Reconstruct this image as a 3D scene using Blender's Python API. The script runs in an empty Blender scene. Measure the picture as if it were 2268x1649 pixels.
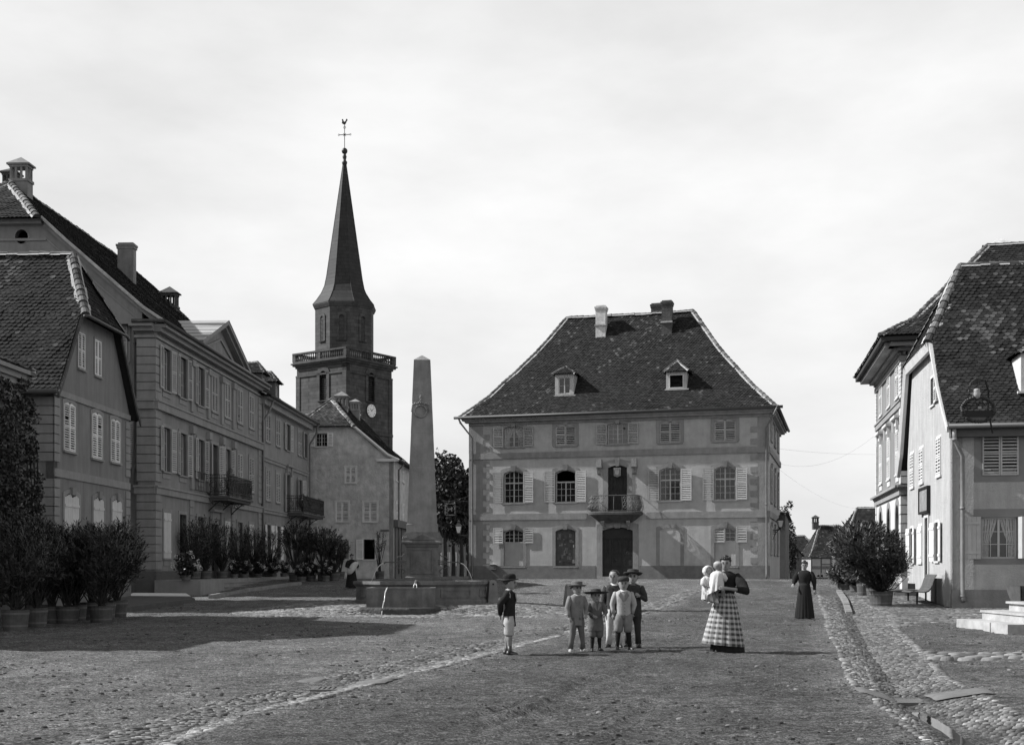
import bpy, bmesh, math, random
from mathutils import Vector, Matrix, noise
from mathutils.geometry import tessellate_polygon
random.seed(7)
S = bpy.context.scene
COL = S.collection
R = math.radians
# ---------------------------------------------------------------- camera
F, CX, HY, CH = 2677.0, 1134.0, 1256.0, 1.45      # focal length, principal x, horizon row, eye height
cd = bpy.data.cameras.new('camera'); cam = bpy.data.objects.new('camera', cd); COL.objects.link(cam)
S.camera = cam
cam.location = (0, 0, CH); cam.rotation_euler = (R(90), 0, 0)
cd.sensor_width = 36.0; cd.lens = 36.0 * F / 2268.0
cd.shift_x = 0.0; cd.shift_y = (HY - 1649 / 2) / 2268.0
cd.clip_start = 0.1; cd.clip_end = 9000
S.render.resolution_x = 1024; S.render.resolution_y = 744
# ---------------------------------------------------------------- world, sun, exposure
SUN_EL, SUN_AZ = R(39.5), R(-6.0)                    # elevation; rays run along +X turned SUN_AZ towards +Y
w = bpy.data.worlds.new('World'); S.world = w; w.use_nodes = True
nt = w.node_tree; nt.nodes.clear()
o = nt.nodes.new('ShaderNodeOutputWorld'); bg = nt.nodes.new('ShaderNodeBackground')
sky = nt.nodes.new('ShaderNodeTexSky'); sky.sky_type = 'NISHITA'; sky.sun_disc = False
sky.sun_elevation = SUN_EL; sky.sun_rotation = R(270) - SUN_AZ
sky.air_density = 1.0; sky.dust_density = 2.0; sky.ozone_density = 1.0
bw = nt.nodes.new('ShaderNodeRGBToBW'); nt.links.new(sky.outputs[0], bw.inputs[0])
tc = nt.nodes.new('ShaderNodeTexCoord')
mp = nt.nodes.new('ShaderNodeMapping'); mp.inputs['Scale'].default_value = (1.0, 1.0, 2.6)
nt.links.new(tc.outputs['Generated'], mp.inputs[0])
n1 = nt.nodes.new('ShaderNodeTexNoise'); n1.inputs['Scale'].default_value = 2.3; n1.inputs['Detail'].default_value = 7; n1.inputs['Roughness'].default_value = .55
nt.links.new(mp.outputs[0], n1.inputs['Vector'])
cr = nt.nodes.new('ShaderNodeValToRGB')
cr.color_ramp.elements[0].position = .36; cr.color_ramp.elements[0].color = (7.9, 7.9, 7.9, 1)
cr.color_ramp.elements[1].position = .66; cr.color_ramp.elements[1].color = (10.6, 10.6, 10.6, 1)
nt.links.new(n1.outputs[0], cr.inputs[0])
mx = nt.nodes.new('ShaderNodeMix'); mx.data_type = 'RGBA'; mx.inputs[0].default_value = .84
nt.links.new(bw.outputs[0], mx.inputs[6]); nt.links.new(cr.outputs[0], mx.inputs[7])
sx = nt.nodes.new('ShaderNodeSeparateXYZ'); nt.links.new(tc.outputs['Generated'], sx.inputs[0])
zr = nt.nodes.new('ShaderNodeMapRange'); zr.inputs[1].default_value = .38; zr.inputs[2].default_value = .85; zr.inputs[3].default_value = 1.0; zr.inputs[4].default_value = .32
nt.links.new(sx.outputs[2], zr.inputs[0])      # thin bright haze low down, deeper sky overhead
mu = nt.nodes.new('ShaderNodeVectorMath'); mu.operation = 'SCALE'; nt.links.new(mx.outputs[2], mu.inputs[0]); nt.links.new(zr.outputs[0], mu.inputs['Scale'])
nt.links.new(mu.outputs[0], bg.inputs[0]); bg.inputs[1].default_value = .073
nt.links.new(bg.outputs[0], o.inputs[0])
sd = bpy.data.lights.new('sun', 'SUN'); sd.energy = 5.0; sd.angle = R(.53); sd.color = (1, 1, 1)
sun = bpy.data.objects.new('sun', sd); COL.objects.link(sun)
ray = Vector((math.cos(SUN_EL) * math.cos(SUN_AZ), math.cos(SUN_EL) * math.sin(SUN_AZ), -math.sin(SUN_EL)))
sun.rotation_euler = ray.to_track_quat('-Z', 'Y').to_euler(); sun.location = (-60, 0, 60)
S.view_settings.view_transform = 'Standard'; S.view_settings.look = 'None'
S.view_settings.exposure = 0.55; S.view_settings.gamma = 1
# ---------------------------------------------------------------- materials
MATS = {}
def mat(name, base, rough=.85, var=.25, scale=3.0, bump=0.0, bscale=30.0, streak=0.0, tone=False, spec=.3, speck=0.0, dist=.02, metallic=0.0, block=None):
    if name in MATS: return MATS[name]
    m = bpy.data.materials.new(name); m.use_nodes = True; t = m.node_tree; N = t.nodes; L = t.links
    b = N['Principled BSDF']; b.inputs['Roughness'].default_value = rough; b.inputs['Metallic'].default_value = metallic
    b.inputs['Specular IOR Level'].default_value = spec
    c = N.new('ShaderNodeTexCoord')
    def M(op, a, bb, cl=False):
        n = N.new('ShaderNodeMath'); n.operation = op; n.use_clamp = cl
        for i, v in enumerate((a, bb)):
            if hasattr(v, 'is_linked'): L.new(v, n.inputs[i])
            else: n.inputs[i].default_value = v
        return n.outputs[0]
    def noi(sc, det, vec=None, rg=.6):
        n = N.new('ShaderNodeTexNoise'); n.inputs['Scale'].default_value = sc; n.inputs['Detail'].default_value = det; n.inputs['Roughness'].default_value = rg
        L.new(vec or c.outputs['Object'], n.inputs['Vector']); return n.outputs[0]
    # value = base * (1 + var*(n-.5)*2) ...
    v = M('MULTIPLY', M('SUBTRACT', noi(scale, 6), .5), var * 3.2)
    v = M('ADD', v, 1.0)
    v2 = M('ADD', M('MULTIPLY', M('SUBTRACT', noi(scale * .17, 3), .5), var * 2.2), 1.0)
    v = M('MULTIPLY', v, v2)
    if streak:
        mp = N.new('ShaderNodeMapping'); mp.inputs['Scale'].default_value = (2.2, 2.2, .22); L.new(c.outputs['Object'], mp.inputs[0])
        s = noi(1.6, 6, mp.outputs[0], .65)
        v = M('MULTIPLY', v, M('ADD', M('MULTIPLY', M('SUBTRACT', s, .5), streak * 3.4), 1.0))
    if speck:
        s = noi(bscale * 1.6, 2)
        v = M('MULTIPLY', v, M('ADD', M('MULTIPLY', M('SUBTRACT', s, .5), speck * 4), 1.0))
    if tone:
        a = N.new('ShaderNodeAttribute'); a.attribute_name = 'tone'
        v = M('MULTIPLY', v, a.outputs['Fac'])
    hgt = None
    if block:
        br = N.new('ShaderNodeTexBrick'); br.inputs['Scale'].default_value = 1.0
        br.inputs['Brick Width'].default_value = block[0]; br.inputs['Row Height'].default_value = block[1]; br.inputs['Mortar Size'].default_value = block[2]
        br.inputs['Color1'].default_value = (.8, .8, .8, 1); br.inputs['Color2'].default_value = (1.25, 1.25, 1.25, 1); br.inputs['Mortar'].default_value = (block[3],) * 3 + (1,)
        sp = N.new('ShaderNodeSeparateXYZ'); L.new(c.outputs['Object'], sp.inputs[0]); cb = N.new('ShaderNodeCombineXYZ')
        L.new(M('ADD', sp.outputs[0], sp.outputs[1]), cb.inputs[0]); L.new(sp.outputs[2], cb.inputs[1])
        L.new(cb.outputs[0], br.inputs['Vector']); v = M('MULTIPLY', v, br.outputs[0]); 
    v = M('MULTIPLY', v, base); v = M('MAXIMUM', v, base * .25)
    v = M('MINIMUM', v, .9)
    L.new(v, b.inputs['Base Color'])
    if bump:
        bn = N.new('ShaderNodeBump'); bn.inputs['Strength'].default_value = bump; bn.inputs['Distance'].default_value = dist
        L.new(noi(bscale, 5, None, .65), bn.inputs['Height']); L.new(bn.outputs[0], b.inputs['Normal'])
    MATS[name] = m; return m
plaster_hall = mat('hall_plaster', .37, var=.17, scale=2.4, bump=.6, bscale=14, streak=.13)
stone_hall = mat('hall_stone', .23, var=.2, scale=3, bump=.6, bscale=16, streak=.2)
plinth_m = mat('plinth_stone', .15, var=.3, scale=3, bump=.6, bscale=12)
plaster_left = mat('left_plaster', .215, var=.2, scale=1.4, bump=.35, bscale=12, streak=.2)
stone_left = mat('left_stone', .245, var=.18, scale=2, bump=.4, bscale=14, streak=.16)
plaster_a = mat('grey_plaster', .185, var=.16, scale=1.3, bump=.4, bscale=12, streak=.26)
plaster_f = mat('rough_render', .42, var=.36, scale=2.2, bump=1.0, bscale=9, dist=.05, streak=.14)
plaster_g = mat('pale_roughcast', .36, var=.13, scale=2.0, bump=1.0, bscale=14, dist=.035, streak=.22)
plaster_hb = mat('mid_plaster', .19, var=.12, scale=2.0, bump=.3, bscale=14, streak=.1)
white_stone = mat('pale_stone', .5, var=.12, scale=2.4, bump=.4, bscale=12, streak=.12)
dark_stone = mat('dark_trim', .10, var=.15, scale=3, bump=.3, bscale=14)
church_stone = mat('church_stone', .058, var=.45, scale=1.5, bump=.5, bscale=4, streak=.15, block=(1.1, .42, .02, .5))
slate = mat('slate', .022, rough=.75, var=.5, scale=1.0, bump=.7, bscale=3, spec=.4, block=(.9, .45, .03, .4))
tile = mat('clay_tile', .023, rough=.85, var=.4, scale=5, tone=True, bump=.4, bscale=22, spec=.12)
tile_base = mat('tile_underlay', .02, var=.2)
ridge_m = mat('ridge_tile', .11, var=.45, scale=6, tone=True, bump=.4, bscale=14)
mortar_m = mat('ridge_mortar', .36, var=.4, scale=8, bump=.6, bscale=14)
zinc = mat('zinc_sheet', .34, rough=.5, var=.12, scale=1.2, spec=.4)
gutter_m = mat('gutter_metal', .05, rough=.55, var=.2, scale=4, spec=.4)
pipe_m = mat('downpipe_metal', .13, rough=.5, var=.25, scale=5, spec=.5)
wood_dark = mat('dark_door_wood', .028, rough=.6, var=.3, scale=4)
wood_mid = mat('weathered_wood', .075, rough=.8, var=.4, scale=5, bump=.4, bscale=20)
shut_white = mat('pale_shutter_paint', .55, rough=.6, var=.12, scale=4)
shut_grey = mat('grey_shutter_paint', .40, rough=.65, var=.14, scale=4, tone=True)
shut_left = mat('drab_shutter_paint', .40, rough=.65, var=.14, scale=4, tone=True)
shut_bright = mat('white_shutter_paint', .66, rough=.6, var=.12, scale=4, streak=.1, tone=True)
sash_m = mat('sash_paint', .42, rough=.6, var=.1)
curtain_m = mat('lace_curtain', .36, rough=.9, var=.35, scale=14)
iron = mat('wrought_iron', .022, rough=.5, var=.3, scale=8, spec=.4)
iron_grey = mat('grey_painted_iron', .11, rough=.5, var=.3, scale=10, spec=.4)
chim_white = mat('limewashed_chimney', .5, var=.35, scale=3, bump=.6, bscale=8, streak=.2)
chim_grey = mat('grey_chimney_render', .2, var=.3, scale=3, bump=.6, bscale=8, streak=.2)
brick_dark = mat('dark_brick', .06, var=.3, scale=4, bump=.5, bscale=12, block=(.24, .09, .012, 1.6))
fount_stone = mat('fountain_stone', .13, var=.45, scale=3, bump=.6, bscale=14, streak=.3)
obel_stone = mat('obelisk_stone', .22, var=.34, scale=2.2, bump=.8, bscale=12, streak=.3)
step_stone = mat('step_stone', .32, var=.4, scale=3, bump=.5, bscale=14)
kerb_m = mat('kerb_stone', .2, var=.3, scale=4, bump=.6, bscale=14)
slab_m = mat('gutter_slab', .13, var=.3, scale=5, bump=.6, bscale=16)
cobble_m = mat('cobble', .125, rough=.8, var=.6, scale=7, tone=True, bump=.5, bscale=30, spec=.4)
leaf_dark = mat('oleander_leaf', .022, rough=.5, var=.3, scale=3, tone=True, spec=.45)
leaf_tree = mat('chestnut_leaf', .022, rough=.6, var=.4, scale=1.2, tone=True, spec=.3)
leaf_ivy = mat('ivy_leaf', .035, rough=.5, var=.4, scale=2.5, tone=True, spec=.4)
flower_m = mat('white_petal', .62, rough=.8, var=.15, scale=20)
bark = mat('bark', .03, var=.4, scale=8, bump=.6, bscale=20)
tub_m = mat('tub_staves', .075, rough=.8, var=.35, scale=7, bump=.4, bscale=26)
soil = mat('soil', .02, var=.4, scale=12)
skin = mat('skin', .23, rough=.55, var=.08, scale=12, spec=.4)
hair_m = mat('dark_hair', .018, rough=.5, var=.3, scale=40)
cloth_black = mat('black_cloth', .012, rough=.95, var=.3, scale=14, bump=.4, bscale=30)
cloth_dark = mat('dark_cloth', .035, rough=.95, var=.25, scale=14, bump=.4, bscale=30)
cloth_mid = mat('mid_grey_cloth', .10, rough=.95, var=.22, scale=14, bump=.4, bscale=30)
cloth_grey = mat('grey_wool', .17, rough=.95, var=.22, scale=14, bump=.4, bscale=30)
cloth_light = mat('light_cloth', .33, rough=.95, var=.22, scale=12, bump=.4, bscale=30)
cloth_white = mat('white_linen', .5, rough=.95, var=.12, scale=12, bump=.4, bscale=24)
leather = mat('boot_leather', .022, rough=.45, var=.4, scale=16, spec=.5)
straw = mat('dark_straw', .025, rough=.8, var=.3, scale=22, bump=.4, bscale=40)
paint_white = mat('white_paint', .75, rough=.6, var=.06)
ink = mat('black_paint', .012, rough=.6, var=.1)
sign_board = mat('sign_board', .2, rough=.7, var=.25, scale=5, streak=.2)
sign_letter = mat('faded_lettering', .34, rough=.8, var=.3, scale=10)
paper_m = mat('old_paper', .22, rough=.9, var=.6, scale=7)
lamp_glass_m = mat('frosted_lamp_glass', .6, rough=.4, var=.1)
half_plaster = mat('infill_plaster', .30, var=.2, scale=2, bump=.3, bscale=8)
def glass_mat(name, base, rough):
    m = bpy.data.materials.new(name); m.use_nodes = True; b = m.node_tree.nodes['Principled BSDF']
    b.inputs['Base Color'].default_value = (base, base, base, 1); b.inputs['Roughness'].default_value = rough; b.inputs['Specular IOR Level'].default_value = .7
    n = m.node_tree.nodes.new('ShaderNodeTexNoise'); n.inputs['Scale'].default_value = 1.6; c = m.node_tree.nodes.new('ShaderNodeTexCoord')
    bn = m.node_tree.nodes.new('ShaderNodeBump'); bn.inputs['Strength'].default_value = .12; bn.inputs['Distance'].default_value = .03
    L = m.node_tree.links; L.new(c.outputs['Object'], n.inputs['Vector']); L.new(n.outputs[0], bn.inputs['Height']); L.new(bn.outputs[0], b.inputs['Normal'])
    return m
glass = glass_mat('window_glass', .012, .06)
glass_dim = glass_mat('window_glass_curtained', .10, .12)
water_m = glass_mat('water', .01, .03)
jet_m = mat('falling_water', .7, rough=.15, var=.05, spec=.6)
def ground_mat():
    m = bpy.data.materials.new('earth'); m.use_nodes = True; t = m.node_tree; N = t.nodes; L = t.links; b = N['Principled BSDF']
    b.inputs['Roughness'].default_value = .9; b.inputs['Specular IOR Level'].default_value = .2
    c = N.new('ShaderNodeTexCoord')
    def noi(sc, det, rg=.6, st=None):
        n = N.new('ShaderNodeTexNoise'); n.inputs['Scale'].default_value = sc; n.inputs['Detail'].default_value = det; n.inputs['Roughness'].default_value = rg
        if st:
            mp = N.new('ShaderNodeMapping'); mp.inputs['Scale'].default_value = st; mp.inputs['Rotation'].default_value = (0, 0, R(-8)); L.new(c.outputs['Object'], mp.inputs[0]); L.new(mp.outputs[0], n.inputs['Vector'])
        else: L.new(c.outputs['Object'], n.inputs['Vector'])
        return n.outputs[0]
    def M(op, a, bb):
        n = N.new('ShaderNodeMath'); n.operation = op
        for i, v in enumerate((a, bb)):
            if hasattr(v, 'is_linked'): L.new(v, n.inputs[i])
            else: n.inputs[i].default_value = v
        return n.outputs[0]
    def ramp(v, lo, hi, a, bb):
        n = N.new('ShaderNodeMapRange'); L.new(v, n.inputs[0]); n.inputs[1].default_value = lo; n.inputs[2].default_value = hi; n.inputs[3].default_value = a; n.inputs[4].default_value = bb
        return n.outputs[0]
    v = M('MULTIPLY', ramp(noi(.22, 4), .3, .7, .8, 1.2), ramp(noi(1.1, 6, .7, (1, .45, 1)), .3, .7, .65, 1.35))
    v = M('MULTIPLY', v, ramp(noi(9, 7, .8, (.85, 1.15, 1)), .40, .60, .55, 1.45)); v = M('MULTIPLY', v, ramp(noi(24, 5, .8, (.85, 1.15, 1)), .38, .62, .35, 1.65))  # earth mottling, steepened in the colour to imitate sunlit and shaded bumps
    v = M('MULTIPLY', v, ramp(noi(48, 3, .6), .38, .62, .45, 1.6))
    vo = N.new('ShaderNodeTexVoronoi'); vo.inputs['Scale'].default_value = 16; L.new(c.outputs['Object'], vo.inputs['Vector'])
    peb = ramp(vo.outputs['Distance'], .05, .16, 2.4, 1.0)
    pk = N.new('ShaderNodeMath'); pk.operation = 'GREATER_THAN'; L.new(noi(5, 2), pk.inputs[0]); pk.inputs[1].default_value = .52
    pm = M('ADD', M('MULTIPLY', M('SUBTRACT', peb, 1.0), pk.outputs[0]), 1.0)
    at = N.new('ShaderNodeAttribute'); at.attribute_name = 'tone'; v = M('MULTIPLY', v, at.outputs['Fac'])
    v = M('MULTIPLY', v, ramp(noi(2.2, 8, .8, (.7, 1.5, 1)), .36, .64, .6, 1.4))
    v = M('MULTIPLY', v, pm); v = M('MULTIPLY', v, .126)
    L.new(v, b.inputs['Base Color'])
    bn = N.new('ShaderNodeBump'); bn.inputs['Strength'].default_value = 1.0; bn.inputs['Distance'].default_value = .14
    h = M('ADD', noi(6, 9, .8, (.7, 1.2, 1)), M('MULTIPLY', noi(26, 4, .7), .6))
    L.new(h, bn.inputs['Height']); L.new(bn.outputs[0], b.inputs['Normal'])
    return m
earth = ground_mat()
# ---------------------------------------------------------------- mesh helpers
def tag(o, label=None, cat=None, group=None, kind=None):
    if label: o['label'] = label
    if cat: o['category'] = cat
    if group: o['group'] = group
    if kind: o['kind'] = kind
    return o
def empty(name, loc, label, cat, group=None, rz=0):
    o = bpy.data.objects.new(name, None); COL.objects.link(o); o.location = loc; o.rotation_euler = (0, 0, rz); o.empty_display_size = .2
    return tag(o, label, cat, group)
class MB:
    def __init__(s): s.v = []; s.f = []; s.t = []; s.mi = []; s.cur = 0
    def quad(s, *p, tone=1.0):
        n = len(s.v); s.v += [tuple(q) for q in p]; s.f.append(tuple(range(n, n + len(p)))); s.t.append(tone); s.mi.append(s.cur)
    def mesh(s, vs, fs, tone=1.0):
        n = len(s.v); s.v += [tuple(q) for q in vs]
        for f in fs: s.f.append(tuple(i + n for i in f)); s.t.append(tone); s.mi.append(s.cur)
    def hexa(s, p, tone=1.0):   # p: 8 points, bottom 4 then top 4
        s.mesh(p, [(3, 2, 1, 0), (4, 5, 6, 7), (0, 1, 5, 4), (1, 2, 6, 5), (2, 3, 7, 6), (3, 0, 4, 7)], tone)
    def box(s, x0, x1, y0, y1, z0, z1, tone=1.0):
        s.hexa([(x0, y0, z0), (x1, y0, z0), (x1, y1, z0), (x0, y1, z0), (x0, y0, z1), (x1, y0, z1), (x1, y1, z1), (x0, y1, z1)], tone)
    def wbox(s, W, s0, s1, z0, z1, o0, o1, tone=1.0):
        P = W.p
        s.hexa([P(s0, z0, o0), P(s1, z0, o0), P(s1, z0, o1), P(s0, z0, o1), P(s0, z1, o0), P(s1, z1, o0), P(s1, z1, o1), P(s0, z1, o1)], tone)
    def tube(s, pts, r, n=6, cap=True, tone=1.0):
        pts = [Vector(p) for p in pts]; rr = r if isinstance(r, (list, tuple)) else [r] * len(pts)
        rings = []; prev = None
        for i, p in enumerate(pts):
            d = (pts[min(i + 1, len(pts) - 1)] - pts[max(i - 1, 0)]).normalized()
            if prev is None:
                a = Vector((0, 0, 1)) if abs(d.z) < .9 else Vector((1, 0, 0)); u = d.cross(a).normalized()
            else: u = (prev - d * prev.dot(d)).normalized()
            prev = u; v = d.cross(u)
            q = rr[i]; a, b = q if isinstance(q, (tuple, list)) else (q, q)
            rings.append([p + u * (a * math.cos(2 * math.pi * k / n)) + v * (b * math.sin(2 * math.pi * k / n)) for k in range(n)])
        vs = [q for rg in rings for q in rg]; fs = []
        for i in range(len(pts) - 1):
            for k in range(n): fs.append((i * n + k, i * n + (k + 1) % n, (i + 1) * n + (k + 1) % n, (i + 1) * n + k))
        if cap: fs.append(tuple(range(n - 1, -1, -1))); fs.append(tuple((len(pts) - 1) * n + k for k in range(n)))
        s.mesh(vs, fs, tone)
    def rings(s, rings, cap0=True, cap1=True, tone=1.0):   # list of equal length closed rings of 3D points
        n = len(rings[0]); vs = [q for rg in rings for q in rg]; fs = []
        for i in range(len(rings) - 1):
            for k in range(n): fs.append((i * n + k, i * n + (k + 1) % n, (i + 1) * n + (k + 1) % n, (i + 1) * n + k))
        if cap0: fs.append(tuple(range(n - 1, -1, -1)))
        if cap1: fs.append(tuple((len(rings) - 1) * n + k for k in range(n)))
        s.mesh(vs, fs, tone)
    def lathe(s, c, prof, n=16, tone=1.0, cap=True):      # prof: (r,z) list
        s.rings([[(c[0] + r * math.cos(2 * math.pi * k / n), c[1] + r * math.sin(2 * math.pi * k / n), c[2] + z) for k in range(n)] for r, z in prof], cap, cap, tone)
    def ell(s, c, rx, ry, rz, n=10, m=7, tone=1.0):
        c = Vector(c); prof = []
        for i in range(m + 1):
            a = -math.pi / 2 + math.pi * i / m; q = max(math.cos(a), .02)
            prof.append([(c.x + rx * q * math.cos(2 * math.pi * k / n), c.y + ry * q * math.sin(2 * math.pi * k / n), c.z + rz * math.sin(a)) for k in range(n)])
        s.rings(prof, True, True, tone)
    def prism(s, W, poly, o0, o1, holes=()):     # 2D polygon(s,z) extruded along normal from o0 to o1
        polys = [poly] + list(holes); flat = [q for pl in polys for q in pl]
        tris = tessellate_polygon([[Vector((a, b, 0)) for a, b in pl] for pl in polys])
        nf = len(flat); vs = [W.p(a, b, o1) for a, b in flat] + [W.p(a, b, o0) for a, b in flat]; fs = []
        for t in tris: fs.append(tuple(t)); fs.append(tuple(nf + i for i in reversed(t)))
        k = 0
        for pl in polys:
            m = len(pl)
            for i in range(m): fs.append((k + i, k + (i + 1) % m, nf + k + (i + 1) % m, nf + k + i))
            k += m
        s.mesh(vs, fs)
    def build(s, name, m, parent=None, smooth=False, local=False, fix=False):
        me = bpy.data.meshes.new(name); me.from_pydata(s.v, [], s.f); 
        for mm in (m if isinstance(m, (list, tuple)) else [m]): me.materials.append(mm)
        if len(me.materials) > 1: me.polygons.foreach_set('material_index', s.mi)
        a = me.attributes.new('tone', 'FLOAT', 'FACE'); a.data.foreach_set('value', s.t)
        if smooth: me.polygons.foreach_set('use_smooth', [True] * len(s.f))
        me.update(); me.validate()
        if fix:
            bm = bmesh.new(); bm.from_mesh(me); bmesh.ops.recalc_face_normals(bm, faces=bm.faces); bm.to_mesh(me); bm.free()
        o = bpy.data.objects.new(name, me); COL.objects.link(o)
        if parent:
            o.parent = parent
            if not local:
                r = parent
                loc = Vector((0, 0, 0))
                while r: loc = loc + r.location if r.type == 'EMPTY' else loc; r = r.parent
                o.matrix_parent_inverse = Matrix.Translation(-loc) if parent.type == 'EMPTY' else Matrix.Identity(4)
        return o
def clusters(mb, name, m, root, gap=.35):
    """build the mesh as one object per group of touching boxes"""
    par = list(range(len(mb.v)))
    def fd(i):
        while par[i] != i: par[i] = par[par[i]]; i = par[i]
        return i
    for f in mb.f:
        for i in f[1:]: par[fd(i)] = fd(f[0])
    comp = {}
    for i in range(len(mb.v)): comp.setdefault(fd(i), []).append(i)
    ks = list(comp); bb = [[min(mb.v[i][a] for i in comp[k]) for a in range(3)] + [max(mb.v[i][a] for i in comp[k]) for a in range(3)] for k in ks]
    p2 = list(range(len(ks)))
    def f2(i):
        while p2[i] != i: i = p2[i]
        return i
    for i in range(len(ks)):
        for j in range(i):
            if all(bb[i][a] - gap < bb[j][a + 3] and bb[j][a] - gap < bb[i][a + 3] for a in range(3)): p2[f2(i)] = f2(j)
    cid = {k: f2(i) for i, k in enumerate(ks)}; out = {}
    for fi, f in enumerate(mb.f): out.setdefault(cid[fd(f[0])], []).append(fi)
    for g in out.values():
        n = MB(); mp = {}
        for fi in g:
            for i in mb.f[fi]:
                if i not in mp: mp[i] = len(n.v); n.v.append(mb.v[i])
            n.f.append(tuple(mp[i] for i in mb.f[fi])); n.t.append(mb.t[fi]); n.mi.append(0)
        n.build(name, m, root)
class Wall:
    """vertical plane: origin (x,y), unit heading u, outward normal n; p(s,z,o) gives the world point"""
    def __init__(s, ox, oy, ux, uy, side):
        l = math.hypot(ux, uy); s.o = (ox, oy); s.u = (ux / l, uy / l)
        s.n = (s.u[1] * side, -s.u[0] * side)
    def p(s, a, z, o=0.0): return (s.o[0] + s.u[0] * a + s.n[0] * o, s.o[1] + s.u[1] * a + s.n[1] * o, z)
    def s_(s, px):    # distance along the wall seen at photo column px
        k = (px - CX) / F
        return (k * s.o[1] - s.o[0]) / (s.u[0] - k * s.u[1])
    def z_(s, a, py): return CH - (py - HY) / F * (s.o[1] + s.u[1] * a)
    def at(s, a, o=0.0): # wall origin moved
        w = Wall(0, 0, s.u[0], s.u[1], 1); w.u = s.u; w.n = s.n; q = s.p(a, 0, o); w.o = (q[0], q[1]); return w
    def turn(s, a, side_u):  # wall perpendicular at distance a, heading along -n (into building)
        q = s.p(a, 0, 0); w = Wall(q[0], q[1], -s.n[0], -s.n[1], 1); w.n = (s.u[0] * side_u, s.u[1] * side_u); return w
def sm(t): t = max(0, min(1, t)); return t * t * (3 - 2 * t)
FC = (-3.05, 41.0)
def zbase(y):
    if y < 38: return 0.0
    if y < 66: return .8 * sm((y - 38) / 28)
    if y < 75: return .8 - (y - 66) / 9 * .04
    if y < 215: return .76 - (y - 75) * .0093
    return -.55
# channel centre lines: (y, x)
RC = [(5, 3.1), (9.9, 3.97), (10.84, 4.08), (11.9, 4.26), (13.57, 4.48), (15, 4.81), (21.3, 6.34), (28, 8.1), (37.8, 10.65), (46, 12.6), (56, 15.2)]
RL = [(5, 2.9), (9.93, 3.4), (11.06, 3.6), (13.2, 3.95), (15.4, 4.3), (21.3, 5.75), (28, 7.3), (37.8, 9.8), (46, 11.7), (56, 14.2)]
RR = [(5, 4.5), (9.9, 4.75), (12, 5.02), (14.3, 5.5), (15.9, 5.75), (19.95, 6.86), (28.2, 9.06), (37.8, 11.9), (46, 13.4), (56, 16)]
LLo = [(4, -3.1), (9.93, -2.74), (11.98, -2.55), (13.9, -1.99), (15.4, -1.62), (20.9, -.12), (28.3, 1.7), (36, 3.7), (45, 6.0), (56, 9.3), (64, 12)]
LUp = [(4, -3.9), (9.93, -3.62), (11.7, -3.32), (13.05, -3.15), (14.7, -2.72), (19.3, -1.6), (25, -.05), (32.6, 2.0), (36, 2.9), (45, 5.2), (56, 8.6), (64, 11.4)]
def itp(tb, y):
    if y <= tb[0][0]: return tb[0][1]
    for (a, b), (c, d) in zip(tb, tb[1:]):
        if y <= c: return b + (d - b) * (y - a) / (c - a)
    return tb[-1][1]
def gz(x, y):
    z = zbase(y)
    r = math.hypot((x - FC[0]) / 1.15, y - FC[1])
    if r < 6.2: z += .23 * sm((6.2 - r) / 3.6) * (1 if y > 37.4 else max(0, 1 - (37.4 - y) * 1.1))
    if y < 58:
        c = itp(RC, y); l = itp(RL, y); q = itp(RR, y)
        if l < x < q:
            t = (x - l) / (c - l) if x < c else (q - x) / (q - c)
            dep = .17 if y < 13.6 else (.17 - .025 * (y - 13.6) if y < 16 else .11)
            z -= max(dep, .10) * max(0, t) ** 1.1
        if x >= q and y < 50: z += 0
        a, b = itp(LUp, y), itp(LLo, y)
        if a < x < b and y < 40: z -= .045 * (1 - abs(2 * (x - a) / (b - a) - 1))
    return z
def G(px, py):   # point of the ground seen at a photo position
    lo, hi = 5.0, 400.0; f = lambda y: CH - (py - HY) / F * y - gz((px - CX) / F * y, y)
    y = lo; st = .1
    while y < hi:
        if f(y) < 0: break
        y += st; st = max(.1, y * .004)
    return ((px - CX) / F * y, y)
# ---------------------------------------------------------------- ground
RUTS = [((1010, 1640), (1400, 1475)), ((1060, 1645), (1430, 1490)), ((1330, 1649), (1490, 1520)), ((1120, 1600), (1330, 1490)), ((880, 1649), (1200, 1540))]
RUTS = [(G(*a), G(*b)) for a, b in RUTS]
def gdisp(x, y):
    f = 1.0
    c = itp(RC, y)
    if itp(RL, y) - .1 < x < itp(RR, y) + .1: f = .25
    a = .030 * (noise.fractal(Vector((x * .9, y * .7, 3)), 1.0, 2.0, 4)) + .016 * noise.noise(Vector((x * 4.1, y * 3.6, 9))) + .014 * noise.noise(Vector((x * 10, y * 8, 5)))
    z = a * f
    if y < 24:
        for (x0, y0), (x1, y1) in RUTS:
            dx, dy = x1 - x0, y1 - y0; L = math.hypot(dx, dy); t = ((x - x0) * dx + (y - y0) * dy) / L / L
            if 0 < t < 1:
                d = abs((x - x0) * dy - (y - y0) * dx) / L + .04 * math.sin(y * 2)
                if d < .16: z += -.03 * math.exp(-(d / .06) ** 2) + .012 * math.exp(-((d - .1) / .04) ** 2)
    return z
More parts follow.
